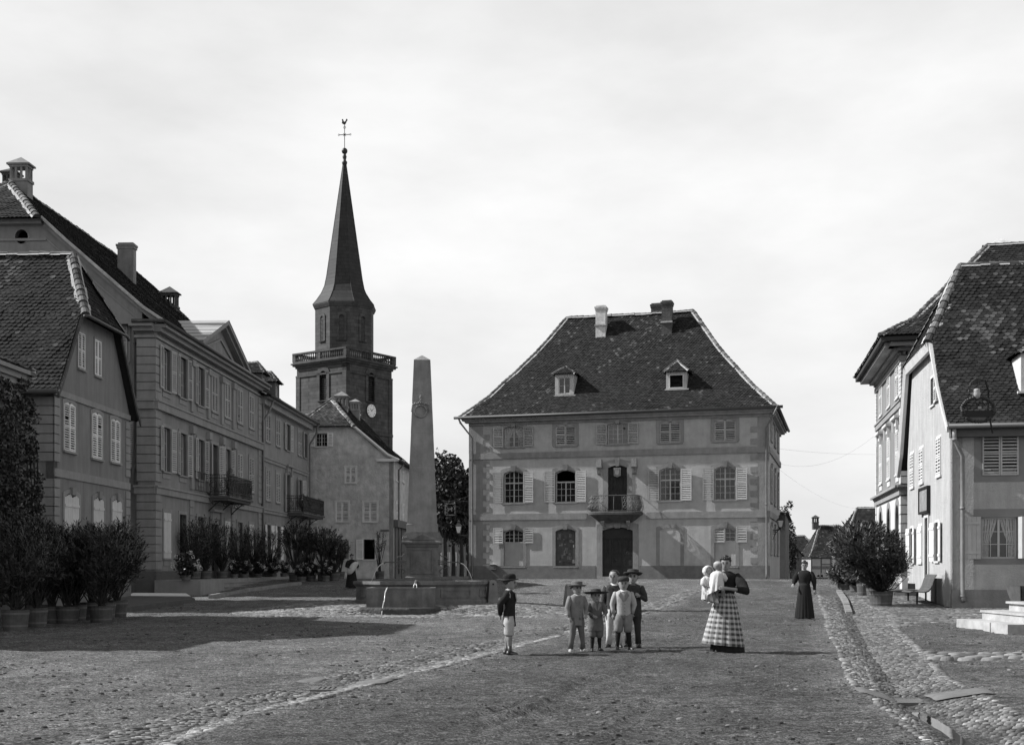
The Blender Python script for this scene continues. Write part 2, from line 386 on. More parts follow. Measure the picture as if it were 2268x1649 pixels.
def build_ground():
    xs = []; x = -13.0
    while x < 13: xs.append(x); x += .075
    x = 13.0; st = .1
    while x < 4000: xs.append(x); x += st; st *= 1.16
    x = -13.0; st = .1; left = []
    while x > -4000: x -= st; left.append(x); st *= 1.16
    xs = left[::-1] + xs
    ys = []; y = 6.0
    while y < 46: ys.append(y); y += .0066 * y
    while y < 260: ys.append(y); y += .012 * y
    while y < 6000: ys.append(y); y *= 1.25
    ys = [-3000, -200, -20, 0, 3, 5] + ys
    nx = len(xs); v = []; tn = []
    for y in ys:
        near = 6 <= y < 70
        for x in xs:
            z = gz(x, y) if y < 260 else -.55
            if near and -24 < x < 24: z += gdisp(x, y)
            v.append((x, y, z)); q = 1.25
            if y < 64:
                a, b = itp(LLo, y), itp(RL, y)
                q = 1.25 - .42 * sm((x - a) / .8) * sm((b - x) / .8) if a < x < b else (1.25 if x <= a else .95)
            tn.append(q)
    f = [(j * nx + i, j * nx + i + 1, (j + 1) * nx + i + 1, (j + 1) * nx + i) for j in range(len(ys) - 1) for i in range(nx - 1)]
    me = bpy.data.meshes.new('ground'); me.from_pydata(v, [], f); me.materials.append(earth)
    me.polygons.foreach_set('use_smooth', [True] * len(f)); at = me.attributes.new('tone', 'FLOAT', 'POINT'); at.data.foreach_set('value', tn); me.update()
    g = bpy.data.objects.new('ground', me); COL.objects.link(g); tag(g, 'trodden earth square with wheel ruts and small stones', 'ground', kind='structure')
build_ground()
def stone(mb, x, y, sx, sy, rz, h, tone, z=None):
    z = gz(x, y) if z is None else z
    n = 7; c, s = math.cos(rz), math.sin(rz); rings = []
    ph = random.random() * 6
    base = [(1 + .18 * random.uniform(-1, 1)) for _ in range(n)]
    for q, hz in ((1.0, -.010), (.8, h * .8), (.35, h)):
        rg = []
        for k in range(n):
            a = ph + 2 * math.pi * k / n; px = sx * q * base[k] * math.cos(a); py = sy * q * base[k] * math.sin(a)
            rg.append((x + px * c - py * s, y + px * s + py * c, z + hz))
        rings.append(rg)
    mb.rings(rings, False, True, tone)
def cobbles(name, inside, box, sp, label, dens=.93, size=(.052, .027), rz=0, hh=.016, tonef=None):
    mb = MB(); x0, x1, y0, y1 = box; y = y0; row = 0
    while y < y1:
        st = sp * (1 if y < 18 else 1.25 if y < 26 else 1.6 if y < 36 else 1.9); x = x0 + (row % 2) * st * .8
        while x < x1:
            px, py = x + random.uniform(-.16, .16) * st, y + random.uniform(-.12, .12) * st
            if inside(px, py) and random.random() < dens:
                k = st / sp; t = random.uniform(.45, 1.45) * (1.5 if random.random() < .06 else 1)
                if tonef: t *= tonef(px, py)
                stone(mb, px, py, size[0] * k * random.uniform(.8, 1.25), size[1] * k * random.uniform(.8, 1.3), rz + random.uniform(-.12, .12), hh * random.uniform(.7, 1.3), t)
            x += st * 1.6
        y += st * .95; row += 1
    o = mb.build(name, cobble_m, smooth=True); tag(o, label, 'cobbles', kind='structure'); return o
def in_right(x, y):
    l, c, r = itp(RL, y), itp(RC, y), itp(RR, y)
    if not l < x < r: return False
    if y < 13.7 and abs(x - c) < .2 + .04 * (13 - y): return False
    if 13.75 < y < 14.75: return False
    return True
cobbles('cobbled_gutter', in_right, (2.9, 16, 8.5, 50), .064, 'cobbled street gutter running up the right side of the square', rz=.15, tonef=lambda x, y: 1.55 if x - itp(RL, y) < .16 + .01 * y else (1.25 if itp(RR, y) - x < .15 else .95))
def in_left(x, y):
    a, b = itp(LUp, y), itp(LLo, y); m = (b - a) * .08
    t = (x - a) / (b - a)
    if y < 15.5 and .52 < t < .70: return False      # silted channel
    if 14.3 < y < 15.1 and t < .75: return False
    n = noise.noise(Vector((x * .7, y * .5, 2)))
    if y > 26: n -= .2
    return a < x < b and n > -.45
cobbles('cobbled_drain', in_left, (-4.2, 11, 8.5, 58), .064, 'cobbled drain strip crossing the square diagonally past the children', rz=.2, tonef=lambda x, y: 1.6 if (x - itp(LUp, y)) / (itp(LLo, y) - itp(LUp, y)) > .8 else 1.15)
def in_apron(x, y):
    ex, ey = x - FC[0] + 0, y - 38.6
    q = (ex / 6.3) ** 2 + (ey / (4.3 if ey > 0 else 3.4)) ** 2
    n = noise.noise(Vector((x * .6, y * .6, 7))) * .35
    if math.hypot(x - FC[0], y - FC[1]) < 2.2: return False
    return q + n < 1
cobbles('fountain_paving', in_apron, (-10, 4, 34, 44), .07, 'cobbled apron laid round the obelisk fountain', size=(.058, .03), tonef=lambda x, y: 1.3)
def in_fore(x, y):
    if in_right(x, y) or y < 29.5 + .6 * noise.noise(Vector((x, y, 1))): return False
    wl = 15.3 + (y - 42) * .1736 if y > 42 else 99
    n = noise.noise(Vector((x * .5, y * .5, 3)))
    return x > itp(RR, y) - .05 and x < min(wl - .1, 18.5) and n > -.5 + max(0, (33 - y)) * .12
cobbles('cobbled_forecourt', in_fore, (8, 18.5, 29, 52), .075, 'cobbled forecourt before the roughcast inn', size=(.058, .034))
def in_row(x, y):
    return (18.9 < y + .25 * (x - 7) * 0 < 20.3) and itp(RR, y) < x < 13 and noise.noise(Vector((x * 1.3, y * 2, 4))) > -.35
cobbles('stone_row', in_row, (6.5, 13, 18.9, 20.4), .16, 'row of larger loose paving stones right of the gutter', size=(.12, .07), hh=.05, tonef=lambda x, y: 1.15)
# loose pebbles and clods: nobody could count them
mb = MB()
for i in range(7500):
    y = 9 + 38 * random.random() ** 1.6; x = random.uniform(-.46, .46) * y
    if noise.noise(Vector((x * .35, y * .35, 8))) < .02: continue
    s = random.choice((.006, .007, .008, .009, .010, .012, .014, .02)) * (1 + y * .02); t = random.choice((.16, .2, .25, .3, .45, .6, .9, 1.7))
    stone(mb, x, y, s * 1.4, s, random.uniform(-.6, .6), s * .7, t, gz(x, y) + gdisp(x, y))
tag(mb.build('pebbles', cobble_m), 'scattered pebbles and clods lying on the earth square', 'pebbles', kind='stuff')
# slabs and grates across the gutter, drain slabs on the left
def slab(name, pts, h, label, m=slab_m, lift=.02, cat='slab'):
    mb = MB(); A, B, C, D_ = [Vector((x, y, 0)) for x, y in (pts[:4])]; nu, nv = 10, 5; g = []
    for j in range(nv + 1):
        for i in range(nu + 1):
            u, v = i / nu, j / nv; p = A.lerp(B, u).lerp(D_.lerp(C, u), v); k = .04 * noise.noise(p * 6); p.x += k * (u in (0, 1)); p.y += k * (v in (0, 1)); g.append((p.x, p.y, gz(p.x, p.y) + h - (.02 if u in (0, 1) or v in (0, 1) else 0) + .004 * noise.noise(p * 9)))
    mb.mesh(g, [(j * (nu + 1) + i, j * (nu + 1) + i + 1, (j + 1) * (nu + 1) + i + 1, (j + 1) * (nu + 1) + i) for j in range(nv) for i in range(nu)])
    o = mb.build(name, m, smooth=True)
    return tag(o, label, cat, kind='structure')
slab('gutter_slab', [(4.32, 13.95), (4.62, 13.95), (4.60, 14.7), (4.28, 14.7)][0:0] or [(4.0, 13.95), (4.44, 13.85), (4.46, 14.45), (4.12, 14.55)], .03, 'long pale stone slab beside the left end of the drain grate')
slab('gutter_slab', [(4.9, 13.95), (5.5, 13.8), (5.65, 14.35), (4.95, 14.55)], .035, 'broad pale stone slab beside the right end of the drain grate')
def grate(x, y, w, d, nb, z, label):
    mb = MB(); g0 = y; mb.box(x, x + w, y, y + .05, z - .06, z); mb.box(x, x + w, y + d - .05, y + d, z - .06, z)
    mb.box(x, x + .04, y + .05, y + d - .05, z - .06, z); mb.box(x + w - .04, x + w, y + .05, y + d - .05, z - .06, z)
    for k in range(1, nb):
        xx = x + w * k / nb; mb.box(xx - .016, xx + .016, y + .05, y + d - .05, z - .05, z - .003)
    o = mb.build('drain_grate', iron_grey); return tag(o, label, 'grate')
grate(4.44, 14.0, .44, .5, 9, gz(4.66, 14.2) + .035, 'iron drain grate set in the cobbled gutter at the head of the puddle')
slab('drain_slab', [(-2.76, 15.2), (-2.45, 15.1), (-2.36, 15.7), (-2.5, 15.85), (-2.74, 15.75)], .03, 'square pale stone slab in the earth left of the cobbled drain')
slab('drain_slab', [(-2.05, 14.8), (-1.6, 15.1), (-1.45, 15.9), (-1.9, 15.7)], .03, 'pale stone slab bridging the cobbled drain by its small grate')
grate(-2.42, 14.45, .36, .4, 6, gz(-2.2, 14.6) + .03, 'small iron grate sunk in the cobbled drain beside the square slab')
# puddle
mb = MB(); ys = [8.6 + .25 * i for i in range(20)]; vs = []
for y in ys:
    c = itp(RC, y); hw = .17 + .035 * (13.4 - y) + .03 * math.sin(y * 5)
    if y > 13.2: hw *= .5
    vs.append((c - hw - .03, c + hw, y))
z0 = min(gz(itp(RC, y), y) for y in ys) + .022
for a, b in zip(vs, vs[1:]): mb.quad((a[0], a[2], z0), (a[1], a[2], z0), (b[1], b[2], z0), (b[0], b[2], z0))
tag(mb.build('gutter_water', water_m), 'still water lying in the bottom of the cobbled gutter', 'water', kind='structure')
# kerbs
def kerb_run(pts, wd, h, label, seg=.9, name='kerb'):
    mb = MB()
    for (x0, y0), (x1, y1) in zip(pts, pts[1:]):
        L = math.hypot(x1 - x0, y1 - y0); n = max(1, round(L / seg)); dx, dy = (x1 - x0) / L, (y1 - y0) / L
        for i in range(n):
            a, b = L * i / n + .012, L * (i + 1) / n - .012; hj = h + random.uniform(-.015, .015)
            P = lambda s, o, z: (x0 + dx * s - dy * o, y0 + dy * s + dx * o, z)
            za, zb = gz(x0 + dx * a, y0 + dy * a), gz(x0 + dx * b, y0 + dy * b)
            mb.hexa([P(a, 0, za - .1), P(b, 0, zb - .1), P(b, wd, zb - .1), P(a, wd, za - .1), P(a, .02, za + hj), P(b, .02, zb + hj), P(b, wd, zb + hj), P(a, wd, za + hj)])
    return tag(mb.build(name, kerb_m), label, 'kerb', kind='structure')
kerb_run([G(1889, 1361), G(1880, 1335), G(1864, 1312)], .22, .13, 'single row of worn kerb stones beside the plant tubs on the right')
kerb_run([G(471, 1325), G(560, 1309), G(669, 1294)], .18, .14, 'row of kerb stones in front of the terrace steps')
# pavement slab before the gabled house
a, b, c, d = G(262, 1352), G(430, 1333), G(418, 1322), G(300, 1322)
mb = MB(); pts = [G(255, 1357), G(432, 1333), G(412, 1321), G(300, 1319), G(240, 1335)]
top = [(x, y, max(gz(x, y), gz(*pts[0])) + .14) for x, y in pts]; mb.rings([[(x, y, gz(x, y) - .1) for x, y in pts], top], False, True)
tag(mb.build('pavement', mat('pavement_stone', .085, var=.3, scale=4, bump=.5, bscale=12)), 'raised stone pavement beside the gabled house', 'pavement', kind='structure')
# far hill
mb = MB(); n = 60; rg = []
for i in range(n + 1):
    x = 300 + 1500 * i / n; h = 90 * math.sin(math.pi * i / n) ** 1.2 * (1 + .25 * noise.noise(Vector((i * .25, 0, 0)))); rg.append((x, h))
for (x0, h0), (x1, h1) in zip(rg, rg[1:]):
    mb.quad((x0, 3200, -5), (x1, 3200, -5), (x1, 3500, h1), (x0, 3500, h0)); mb.quad((x0, 3500, h0), (x1, 3500, h1), (x1, 3900, -5), (x0, 3900, -5))
tag(mb.build('hill', mat('far_hill', .2, var=.1, scale=.01)), 'low distant hill beyond the end of the street', 'hill', kind='structure')
# ---------------------------------------------------------------- building helpers
def arch_pts(sc, z0, w, h, a, n=8, round_=False):
    """outline of an opening: bottom-left, bottom-right, then over the head back to the left"""
    p = [(sc - w / 2, z0), (sc + w / 2, z0)]
    if a <= 0: return p + [(sc + w / 2, z0 + h), (sc - w / 2, z0 + h)]
    for i in range(n + 1):
        t = 1 - 2 * i / n
        yy = math.sqrt(max(0, 1 - t * t)) if round_ else 1 - t * t
        p.append((sc + t * w / 2, z0 + h - a + a * yy))
    return p
def wall_mesh(root, W, poly, holes, m, name='wall', th=.28):
    mb = MB(); mb.prism(W, poly, -th, 0, holes); return mb.build(name, m, root, fix=True)
def band(mb, W, s0, s1, z0, z1, o=.08, mould=True):
    mb.wbox(W, s0, s1, z0, z1 - .08 if mould else z1, -.02, o)
    if mould: mb.wbox(W, s0 - .03, s1 + .03, z1 - .08, z1, -.02, o + .05)
def ring(mb, W, inner, outer, o0, o1, back):
    n = len(inner)
    for i in range(n):
        j = (i + 1) % n
        mb.quad(W.p(*inner[i], o1), W.p(*inner[j], o1), W.p(*outer[j], o1), W.p(*outer[i], o1))
        mb.quad(W.p(*outer[i], o1), W.p(*outer[j], o1), W.p(*outer[j], o0), W.p(*outer[i], o0))
        mb.quad(W.p(*inner[j], o1), W.p(*inner[i], o1), W.p(*inner[i], back), W.p(*inner[j], back))
def shutter(root, W, sc, z0, w, h, o, m, arch=0, louv=True, sp=.085, gapf=.45, turn=0.0, open_top=0):
    """one leaf centred on sc; optionally swung out by turn about its outer edge"""
    mb = MB(); V = W
    if turn:
        e = sc - w / 2 if turn > 0 else sc + w / 2
        q = W.p(e, 0, o); a = turn; V = Wall(0, 0, 1, 0, 1)
        ca, sa = math.cos(a), math.sin(a); 
        V.u = (W.u[0] * ca + W.n[0] * sa, W.u[1] * ca + W.n[1] * sa); V.n = (W.n[0] * ca - W.u[0] * sa, W.n[1] * ca - W.u[1] * sa)
        V.o = (q[0], q[1]); sc = (w / 2 if turn > 0 else -w / 2); o = 0
    f = .05; t = .035; l, r = sc - w / 2, sc + w / 2; T0 = random.uniform(.82, 1.12)
    if not louv:
        npl = max(2, round(w / .16))
        for k in range(npl):
            a, b = l + w * k / npl + .003, l + w * (k + 1) / npl - .003
            mb.wbox(V, a, b, z0, z0 + h - (arch * (1 - (k + .5) / npl) if arch else 0), o, o + t * .8, random.uniform(.92, 1.05))
        for zz in (z0 + h * .12, z0 + h * .82): mb.wbox(V, l + .01, r - .01, zz, zz + .09, o + t * .8, o + t * 1.5)
        return mb.build('shutter', m, root)
    mb.wbox(V, l, l + f, z0, z0 + h - arch * .5, o, o + t); mb.wbox(V, r - f, r, z0, z0 + h - arch * .5, o, o + t)
    for zz in (z0, z0 + h * .48, z0 + h - f - arch * .5): mb.wbox(V, l + f, r - f, zz, zz + f, o + .002, o + t - .002)
    if arch: 
        mb.wbox(V, l + f, r - f, z0 + h - arch * .5, z0 + h - .01, o + .004, o + t - .004)
    for a, b in ((z0 + f, z0 + h * .48), (z0 + h * .48 + f, z0 + h - f - arch * .5)):
        n = max(2, int((b - a) / sp)); d = (b - a) / n
        for k in range(n):
            if random.random() < .004: continue
            zz = a + d * (k + .5) + random.uniform(-.06, .06) * d; hh = d * gapf * .5
            mb.quad(V.p(l + f, zz - hh, o + t), V.p(r - f, zz - hh, o + t), V.p(r - f, zz + hh, o + .004), V.p(l + f, zz + hh, o + .004))
            mb.quad(V.p(l + f, zz - hh - .008, o + t), V.p(r - f, zz - hh - .008, o + t), V.p(r - f, zz - hh, o + t + .001), V.p(l + f, zz - hh, o + t + .001))
    mb.t = [T0] * len(mb.t)
    return mb.build('shutter', m, root)
def glazing(win, W, sc, z0, w, h, a, o, cols=2, rows=3, transom=0, pane=glass, sm_=sash_m, curtain=False, upper_open=False, dz=None):
    mb = MB(); l, r = sc - w / 2, sc + w / 2; top = z0 + h; f = .055
    out = arch_pts(sc, z0, w, h, a); inn = arch_pts(sc, z0 + f, w - 2 * f, h - 2 * f, a)
    ring(mb, W, inn, out, o - .03, o, o - .04)
    zt = z0 + h * transom if transom else top
    mb.wbox(W, sc - .035, sc + .035, z0 + f, top - f - .01 if not upper_open else zt, o - .03, o + .012)
    if transom: mb.wbox(W, l + f, r - f, zt - .04, zt + .04, o - .028, o + .02)
    def bars(za, zb, rows):
        for k in range(1, rows): mb.wbox(W, l + f, r - f, za + (zb - za) * k / rows - .011, za + (zb - za) * k / rows + .011, o - .025, o + .002)
        for sgn in (-1, 1):
            for k in range(1, cols):
                x = sc + sgn * (w / 2 - f) * k / cols; mb.wbox(W, x - .011, x + .011, za, zb, o - .024, o + .004)
    if transom:
        bars(z0 + f, zt - .04, rows)
        if not upper_open: bars(zt + .04, top - f - a * .4, 2)
    else: bars(z0 + f, top - f - a * .4, rows)
    mb.build('sash', sm_, win)
    g = MB(); q = arch_pts(sc, z0 + .01, w - .02, (zt - z0 if upper_open else h - .02), 0 if upper_open else a)
    g.prism(W, q, o - .05, o - .035); g.build('pane', pane, win)
    if curtain:
        c = MB()
        for sgn in (-1, 1):
            n = 14
            for k in range(n):
                def cp(k, zt_):
                    t = k / n; x = sgn * (w / 2 - f - t * (w / 2 - f) * (.95 - .55 * sm((1 - zt_) * 1.4))) 
                    return W.p(sc + x, z0 + f + (h - 2 * f - a * .6) * zt_, o - .03 + .010 * math.sin(k * 2.2))
                for z1, z2 in ((0, .35), (.35, .7), (.7, 1)): c.quad(cp(k, z1), cp(k + 1, z1), cp(k + 1, z2), cp(k, z2))
        c.build('curtain', curtain_m, win)
def window(root, W, sc, z0, w, h, a=.0, sw=.14, sm_=stone_left, proud=.035, kind='sash', shut=None, shm=shut_white, key=False, sill=.05, transom=0, rows=3, cols=2, pane=glass,
           curtain=False, back=-.22, shw=None, louv=True, head=None, nm='window', apron=0, label=None, round_=False, sp=.085, upper_open=False, shz=None, closed_o=-.04, sill_m=None, outer_z=0):
    inn = arch_pts(sc, z0, w, h, a, round_=round_); out = arch_pts(sc, z0 - outer_z, w + 2 * sw, h + sw * 1.1 + outer_z, a, round_=round_)
    mb = MB(); ring(mb, W, inn, out, 0, proud, back)
    if key:
        t = z0 + h; kw = w * .11
        mb.hexa([W.p(sc - kw * .8, t - .06, 0), W.p(sc + kw * .8, t - .06, 0), W.p(sc + kw * .8, t - .06, proud + .06), W.p(sc - kw * .8, t - .06, proud + .06),
                 W.p(sc - kw * 1.25, t + sw * 1.45, 0), W.p(sc + kw * 1.25, t + sw * 1.45, 0), W.p(sc + kw * 1.25, t + sw * 1.45, proud + .09), W.p(sc - kw * 1.25, t + sw * 1.45, proud + .09)])
    if sill: mb.wbox(W, sc - w / 2 - sw * .7, sc + w / 2 + sw * .7, z0 - .07, z0 + .003, 0, proud + sill)
    if apron: mb.wbox(W, sc - w / 2 - .02, sc + w / 2 + .02, z0 - apron, z0 - .1, 0, .03)
    if head: # projecting cornice over the opening
        zt = z0 + h + sw * 1.1
        mb.wbox(W, sc - w / 2 - sw, sc + w / 2 + sw, zt + .02, zt + head, 0, .09); mb.wbox(W, sc - w / 2 - sw - .1, sc + w / 2 + sw + .1, zt + head, zt + head + .13, 0, .26)
        for sgn in (-1, 1): mb.wbox(W, sc + sgn * (w / 2 + sw * .55) - .06, sc + sgn * (w / 2 + sw * .55) + .06, zt - .25, zt + head, proud, .17)
    win = mb.build(nm, sm_, root)
    if label: win['label'] = label
    if kind == 'sash': glazing(win, W, sc, z0, w, h, a, -.13, cols, rows, transom, pane, curtain=curtain, upper_open=upper_open)
    elif kind == 'blank':
        b = MB(); b.prism(W, arch_pts(sc, z0, w, h, a), -.2, -.09); b.build('infill', plaster_hall, win)
    elif kind == 'dark': pass
    elif kind == 'door': pass
    if shut:
        lw = shw or w / 2 - .005; shh = h if not shz else shz
        if shut == 'closed':
            for sgn in (-1, 1): shutter(win, W, sc + sgn * w / 4, z0 + .01, w / 2 - .012, h - .02, closed_o, shm, arch=a, louv=louv, sp=sp)
        else:
            for sgn in (-1, 1):
                if shut == 'left' and sgn > 0 or shut == 'right' and sgn < 0: continue
                e = sc + sgn * (w / 2 + .03)
                if shut == 'ajar': shutter(win, W, e + sgn * lw / 2, z0, lw, shh, proud + .03, shm, louv=louv, sp=sp, turn=sgn * R(14) )
                else: shutter(win, W, e + sgn * lw / 2, z0, lw, shh, proud + .02, shm, louv=louv, sp=sp, turn=sgn * R(random.uniform(3, 8)))
    return inn, win
def quoins(mb, W, s, dirn, z0, z1, h=.42, w1=.42, w2=.62, o=.04, gap=.03):
    z = z0; k = 0
    while z < z1 - .05:
        ww = w1 if k % 2 else w2; a, b = (s, s + ww * dirn) if dirn > 0 else (s - ww, s)
        mb.wbox(W, a, b, z, min(z + h - gap, z1), -.02, o); z += h; k += 1
def tiles(name, L, Rr, parent, tw=.17, ex=.135, m=tile, U=None, lichen=.06, under=True, toneb=1.0, tl=.30, lift=.012, O=None, patchf=None):
    """rows of round-ended tiles between the left and right edge paths (bottom to top)"""
    L = [Vector(p) for p in L]; Rr = [Vector(p) for p in Rr]; sag = .05 if (L[0] - Rr[0]).length > 3 else 0
    mb = MB(); ub = MB(); n = len(L)
    for i in range(n - 1):
        a, b, c, d = L[i], Rr[i], Rr[i + 1], L[i + 1]
        U0 = (b - a) if (b - a).length > .01 else (c - d); U0 = U0.normalized()
        up = ((d + c) / 2 - (a + b) / 2); up = up - U0 * up.dot(U0); sl = up.length; up.normalize(); nn = U0.cross(up)
        if nn.z < 0: nn = -nn
        rows = max(1, round(sl / ex)); e = sl / rows
        ub.quad(a - nn * .02, b - nn * .02, c - nn * .02, d - nn * .02)
        org = a if O is None else Vector(O)
        for r in range(rows):
            t = r / rows; pl = a.lerp(d, t); pr = b.lerp(c, t); base = pl
            s0 = (pl - org).dot(U0); s1 = (pr - org).dot(U0); off = (tw / 2 if (r + i) % 2 else 0)
            k0 = math.floor((s0 - off) / tw); k = k0
            while k * tw + off < s1:
                x0 = max(k * tw + off, s0); x1 = min(k * tw + off + tw, s1); k += 1
                if x1 - x0 < .03: continue
                j = random.uniform(-.012, .012); q = pl + U0 * (x0 - s0); g = .005
                wv = x1 - x0 - g; tone = random.uniform(.62, 1.38) * toneb
                pos = q + up * j + nn * (sag * noise.noise(q * .55) + sag * .4 * noise.noise(q * 1.7))
                if patchf: lp = patchf((x0 - s0), t)
                else: lp = lichen * (.25 + 7 * max(0, noise.noise(q * .45) - .05))
                if random.random() < lp: tone = random.uniform(1.6, 3.6)
                th = .022 + random.uniform(0, .010); lf = lift + random.uniform(0, .012)
                p = [pos + U0 * (wv * .12) + up * -.0, pos + U0 * (wv * .5) - up * (tw * .22), pos + U0 * (wv * .88), pos + U0 * wv + up * (tw * .16), pos + U0 * wv + up * (e * 1.06), pos + up * (e * 1.06), pos + up * (tw * .16)]
                lo = [v + nn * (lf + (0 if ii in (4, 5) else .0)) for ii, v in enumerate(p)]
                hi = [v + nn * (lf + th - (th * .9 if ii in (4, 5) else 0)) for ii, v in enumerate(p)]
                vs = hi + lo; m7 = 7
                fs = [(0, 1, 2, 3, 4, 5, 6), (6, 13, 7, 0), (0, 7, 8, 1), (1, 8, 9, 2), (2, 9, 10, 3)]
                mb.mesh(vs, fs, tone)
    o = mb.build(name, m, parent)
    if under: ub.build('underlay', tile_base, o)
    return o
def ridge(parent, path, r=.13, seg=.36, m=ridge_m, name='ridge_tiles', mortar=True):
    mb = MB(); P = [Vector(p) for p in path]
    def wv(p): return Vector((0, 0, .05 * noise.noise(p * .55) + .03 * noise.noise(p * 1.9)))
    for a, b in zip(P, P[1:]):
        L = (b - a).length; n = max(1, round(L / seg)); d = (b - a) / n; du = d.normalized()
        side = du.cross(Vector((0, 0, 1))).normalized(); up = side.cross(du)
        for i in range(n):
            p0 = a + d * i; p1 = a + d * (i + 1.12); p0 = p0 + wv(p0); p1 = p1 + wv(p1); r0 = r * random.uniform(1.0, 1.1); r1 = r * .82; lift = random.uniform(0, .02); rings = []
            for p, rr in ((p0, r0), (p1, r1)):
                rings.append([p + side * (rr * math.cos(t)) + up * (rr * math.sin(t) + lift - .03) for t in [math.pi * k / 6 for k in range(7)]])
            mb.cur = 0; n0 = len(mb.v); mb.v += [tuple(q) for rg in rings for q in rg]
            tn = random.uniform(.4, 1.5)
            for k in range(6): mb.f.append((n0 + k, n0 + k + 1, n0 + 8 + k, n0 + 7 + k)); mb.t.append(tn); mb.mi.append(0)
            mb.f.append(tuple(n0 + k for k in range(7))); mb.t.append(tn * .5); mb.mi.append(0)
            if mortar:
                mb.cur = 1
                for sg in (-1, 1):
                    q0 = p0 + side * (sg * r * 1.0) - up * .05; q1 = p0 + d + side * (sg * r * 1.0) - up * .05
                    ww = r * random.uniform(.35, .7)
                    mb.quad(q0 + up * .05, q1 + up * .05, q1 + side * sg * ww - up * .01, q0 + side * sg * ww - up * .01)
    return mb.build(name, [m, mortar_m], parent)
def chimney(parent, x, y, z0, z1, w, d, m, style='plain', rz=0.0):
    mb = MB(); c, s = math.cos(rz), math.sin(rz)
    def bx(a, b, zz0, zz1, mb=mb, cx=0, cy=0):
        P = lambda u, v, z: (x + (cx + u) * c - (cy + v) * s, y + (cx + u) * s + (cy + v) * c, z)
        mb.hexa([P(-a, -b, zz0), P(a, -b, zz0), P(a, b, zz0), P(-a, b, zz0), P(-a, -b, zz1), P(a, -b, zz1), P(a, b, zz1), P(-a, b, zz1)])
    w /= 2; d /= 2; h = z1 - z0
    if style == 'plain':
        bx(w, d, z0, z1 - .3); bx(w * 1.12, d * 1.12, z1 - .3, z1 - .18); bx(w * 1.2, d * 1.2, z1 - .18, z1 - .08); bx(w * .95, d * .95, z1 - .08, z1)
        ch = mb.build('chimney', m, parent)
    else:   # open arcaded head under a small hipped cap
        zb = z1 - 1.15 * (w * 2 / .9) if style == 'arcade' else z1 - .9
        bx(w, d, z0, zb - .12); bx(w * 1.12, d * 1.12, zb - .12, zb)
        hh = (z1 - zb) * .5
        for i in (-1, -.34, .34, 1):
            for sg in (-1, 1): bx(w * .1, d * .1, zb, zb + hh, cx=i * w * .88, cy=sg * d * .88); bx(w * .1, d * .1, zb, zb + hh, cx=sg * w * .88, cy=i * d * .88) if abs(i) < 1 else None
        bx(w * 1.05, d * 1.05, zb + hh, zb + hh + .1); bx(w * 1.28, d * 1.28, zb + hh + .1, zb + hh + .17)
        t = zb + hh + .17
        P = lambda u, v, z: (x + u * c - v * s, y + u * s + v * c, z)
        mb.mesh([P(-w * 1.28, -d * 1.28, t), P(w * 1.28, -d * 1.28, t), P(w * 1.28, d * 1.28, t), P(-w * 1.28, d * 1.28, t), P(0, 0, z1)], [(0, 1, 4), (1, 2, 4), (2, 3, 4), (3, 0, 4)])
        ch = mb.build('chimney', m, parent)
    return ch
def pipe(parent, pts, r=.055, m=pipe_m, name='downpipe'):
    mb = MB(); mb.tube(pts, r, 8)
    for p in pts[1:-1:2]: mb.tube([(p[0], p[1], p[2] - .04), (p[0], p[1], p[2] + .04)], r * 1.25, 8)
    return mb.build(name, m, parent, smooth=True)
def gutter(parent, pts, r=.08, m=gutter_m):
    mb = MB(); mb.tube(pts, r, 8); return mb.build('gutter', m, parent, smooth=True)
def scroll(mb, W, s, z, o, r, sgn=1, turns=1.3, th=.012, plane='so', n=18):
    pts = []
    for i in range(n + 1):
        a = turns * 2 * math.pi * i / n; rr = r * (1 - .75 * i / n)
        if plane == 'sz': pts.append(W.p(s + sgn * rr * math.cos(a), z + rr * math.sin(a), o))
        else: pts.append(W.p(s, z + rr * math.sin(a), o + sgn * rr * math.cos(a)))
    mb.tube(pts, th, 5)
# ---------------------------------------------------------------- shared bits of architecture
def roof_point(W, s, v, z): return Vector(W.p(s, z, -v))
def hip_roof(root, W, s0, s1, dep, ze, zr, i0, i1, iv, prof, tw=.17, ex=.135, lichen=.06, back=True, over=.8, faces='flrb', toneb=1.0, rr=.13, patch=None, zr1=None):
    """prof: list of (horizontal fraction, height fraction) from eave to ridge; i0/i1 hip insets at the s0/s1 ends, iv half depth"""
    P = {}
    for c in ('a', 'b', 'c', 'd'): P[c] = []
    for hf, vf in prof:
        f = lambda inset: -over + (inset + over) * hf
        z = ze + (zr - ze) * vf; x0, x1, v = f(i0), f(i1), f(iv)
        P['a'].append(roof_point(W, s0 + x0, v, z)); P['b'].append(roof_point(W, s1 - x1, v, z))
        P['c'].append(roof_point(W, s1 - x1, dep - v, z)); P['d'].append(roof_point(W, s0 + x0, dep - v, z))
    mbase = MB(); mbase.quad(*[P[c][0] + Vector((0, 0, -.03)) for c in 'abcd'])
    rf = mbase.build('roof', tile_base, root)
    if 'f' in faces: tiles('tiles', P['b'], P['a'], rf, tw, ex, lichen=lichen, toneb=toneb)
    if 'l' in faces: tiles('tiles', P['c'], P['b'], rf, tw, ex, lichen=lichen, toneb=toneb)
    if 'r' in faces: tiles('tiles', P['a'], P['d'], rf, tw, ex, lichen=lichen, toneb=toneb)
    if 'b' in faces: tiles('tiles', P['d'], P['c'], rf, tw * 1.6, ex * 2, lichen=lichen, toneb=toneb)
    for c in 'abcd': ridge(rf, P[c], r=rr)
    if (P['a'][-1] - P['b'][-1]).length > .3: ridge(rf, [P['a'][-1], P['b'][-1]], r=rr)
    return rf, P
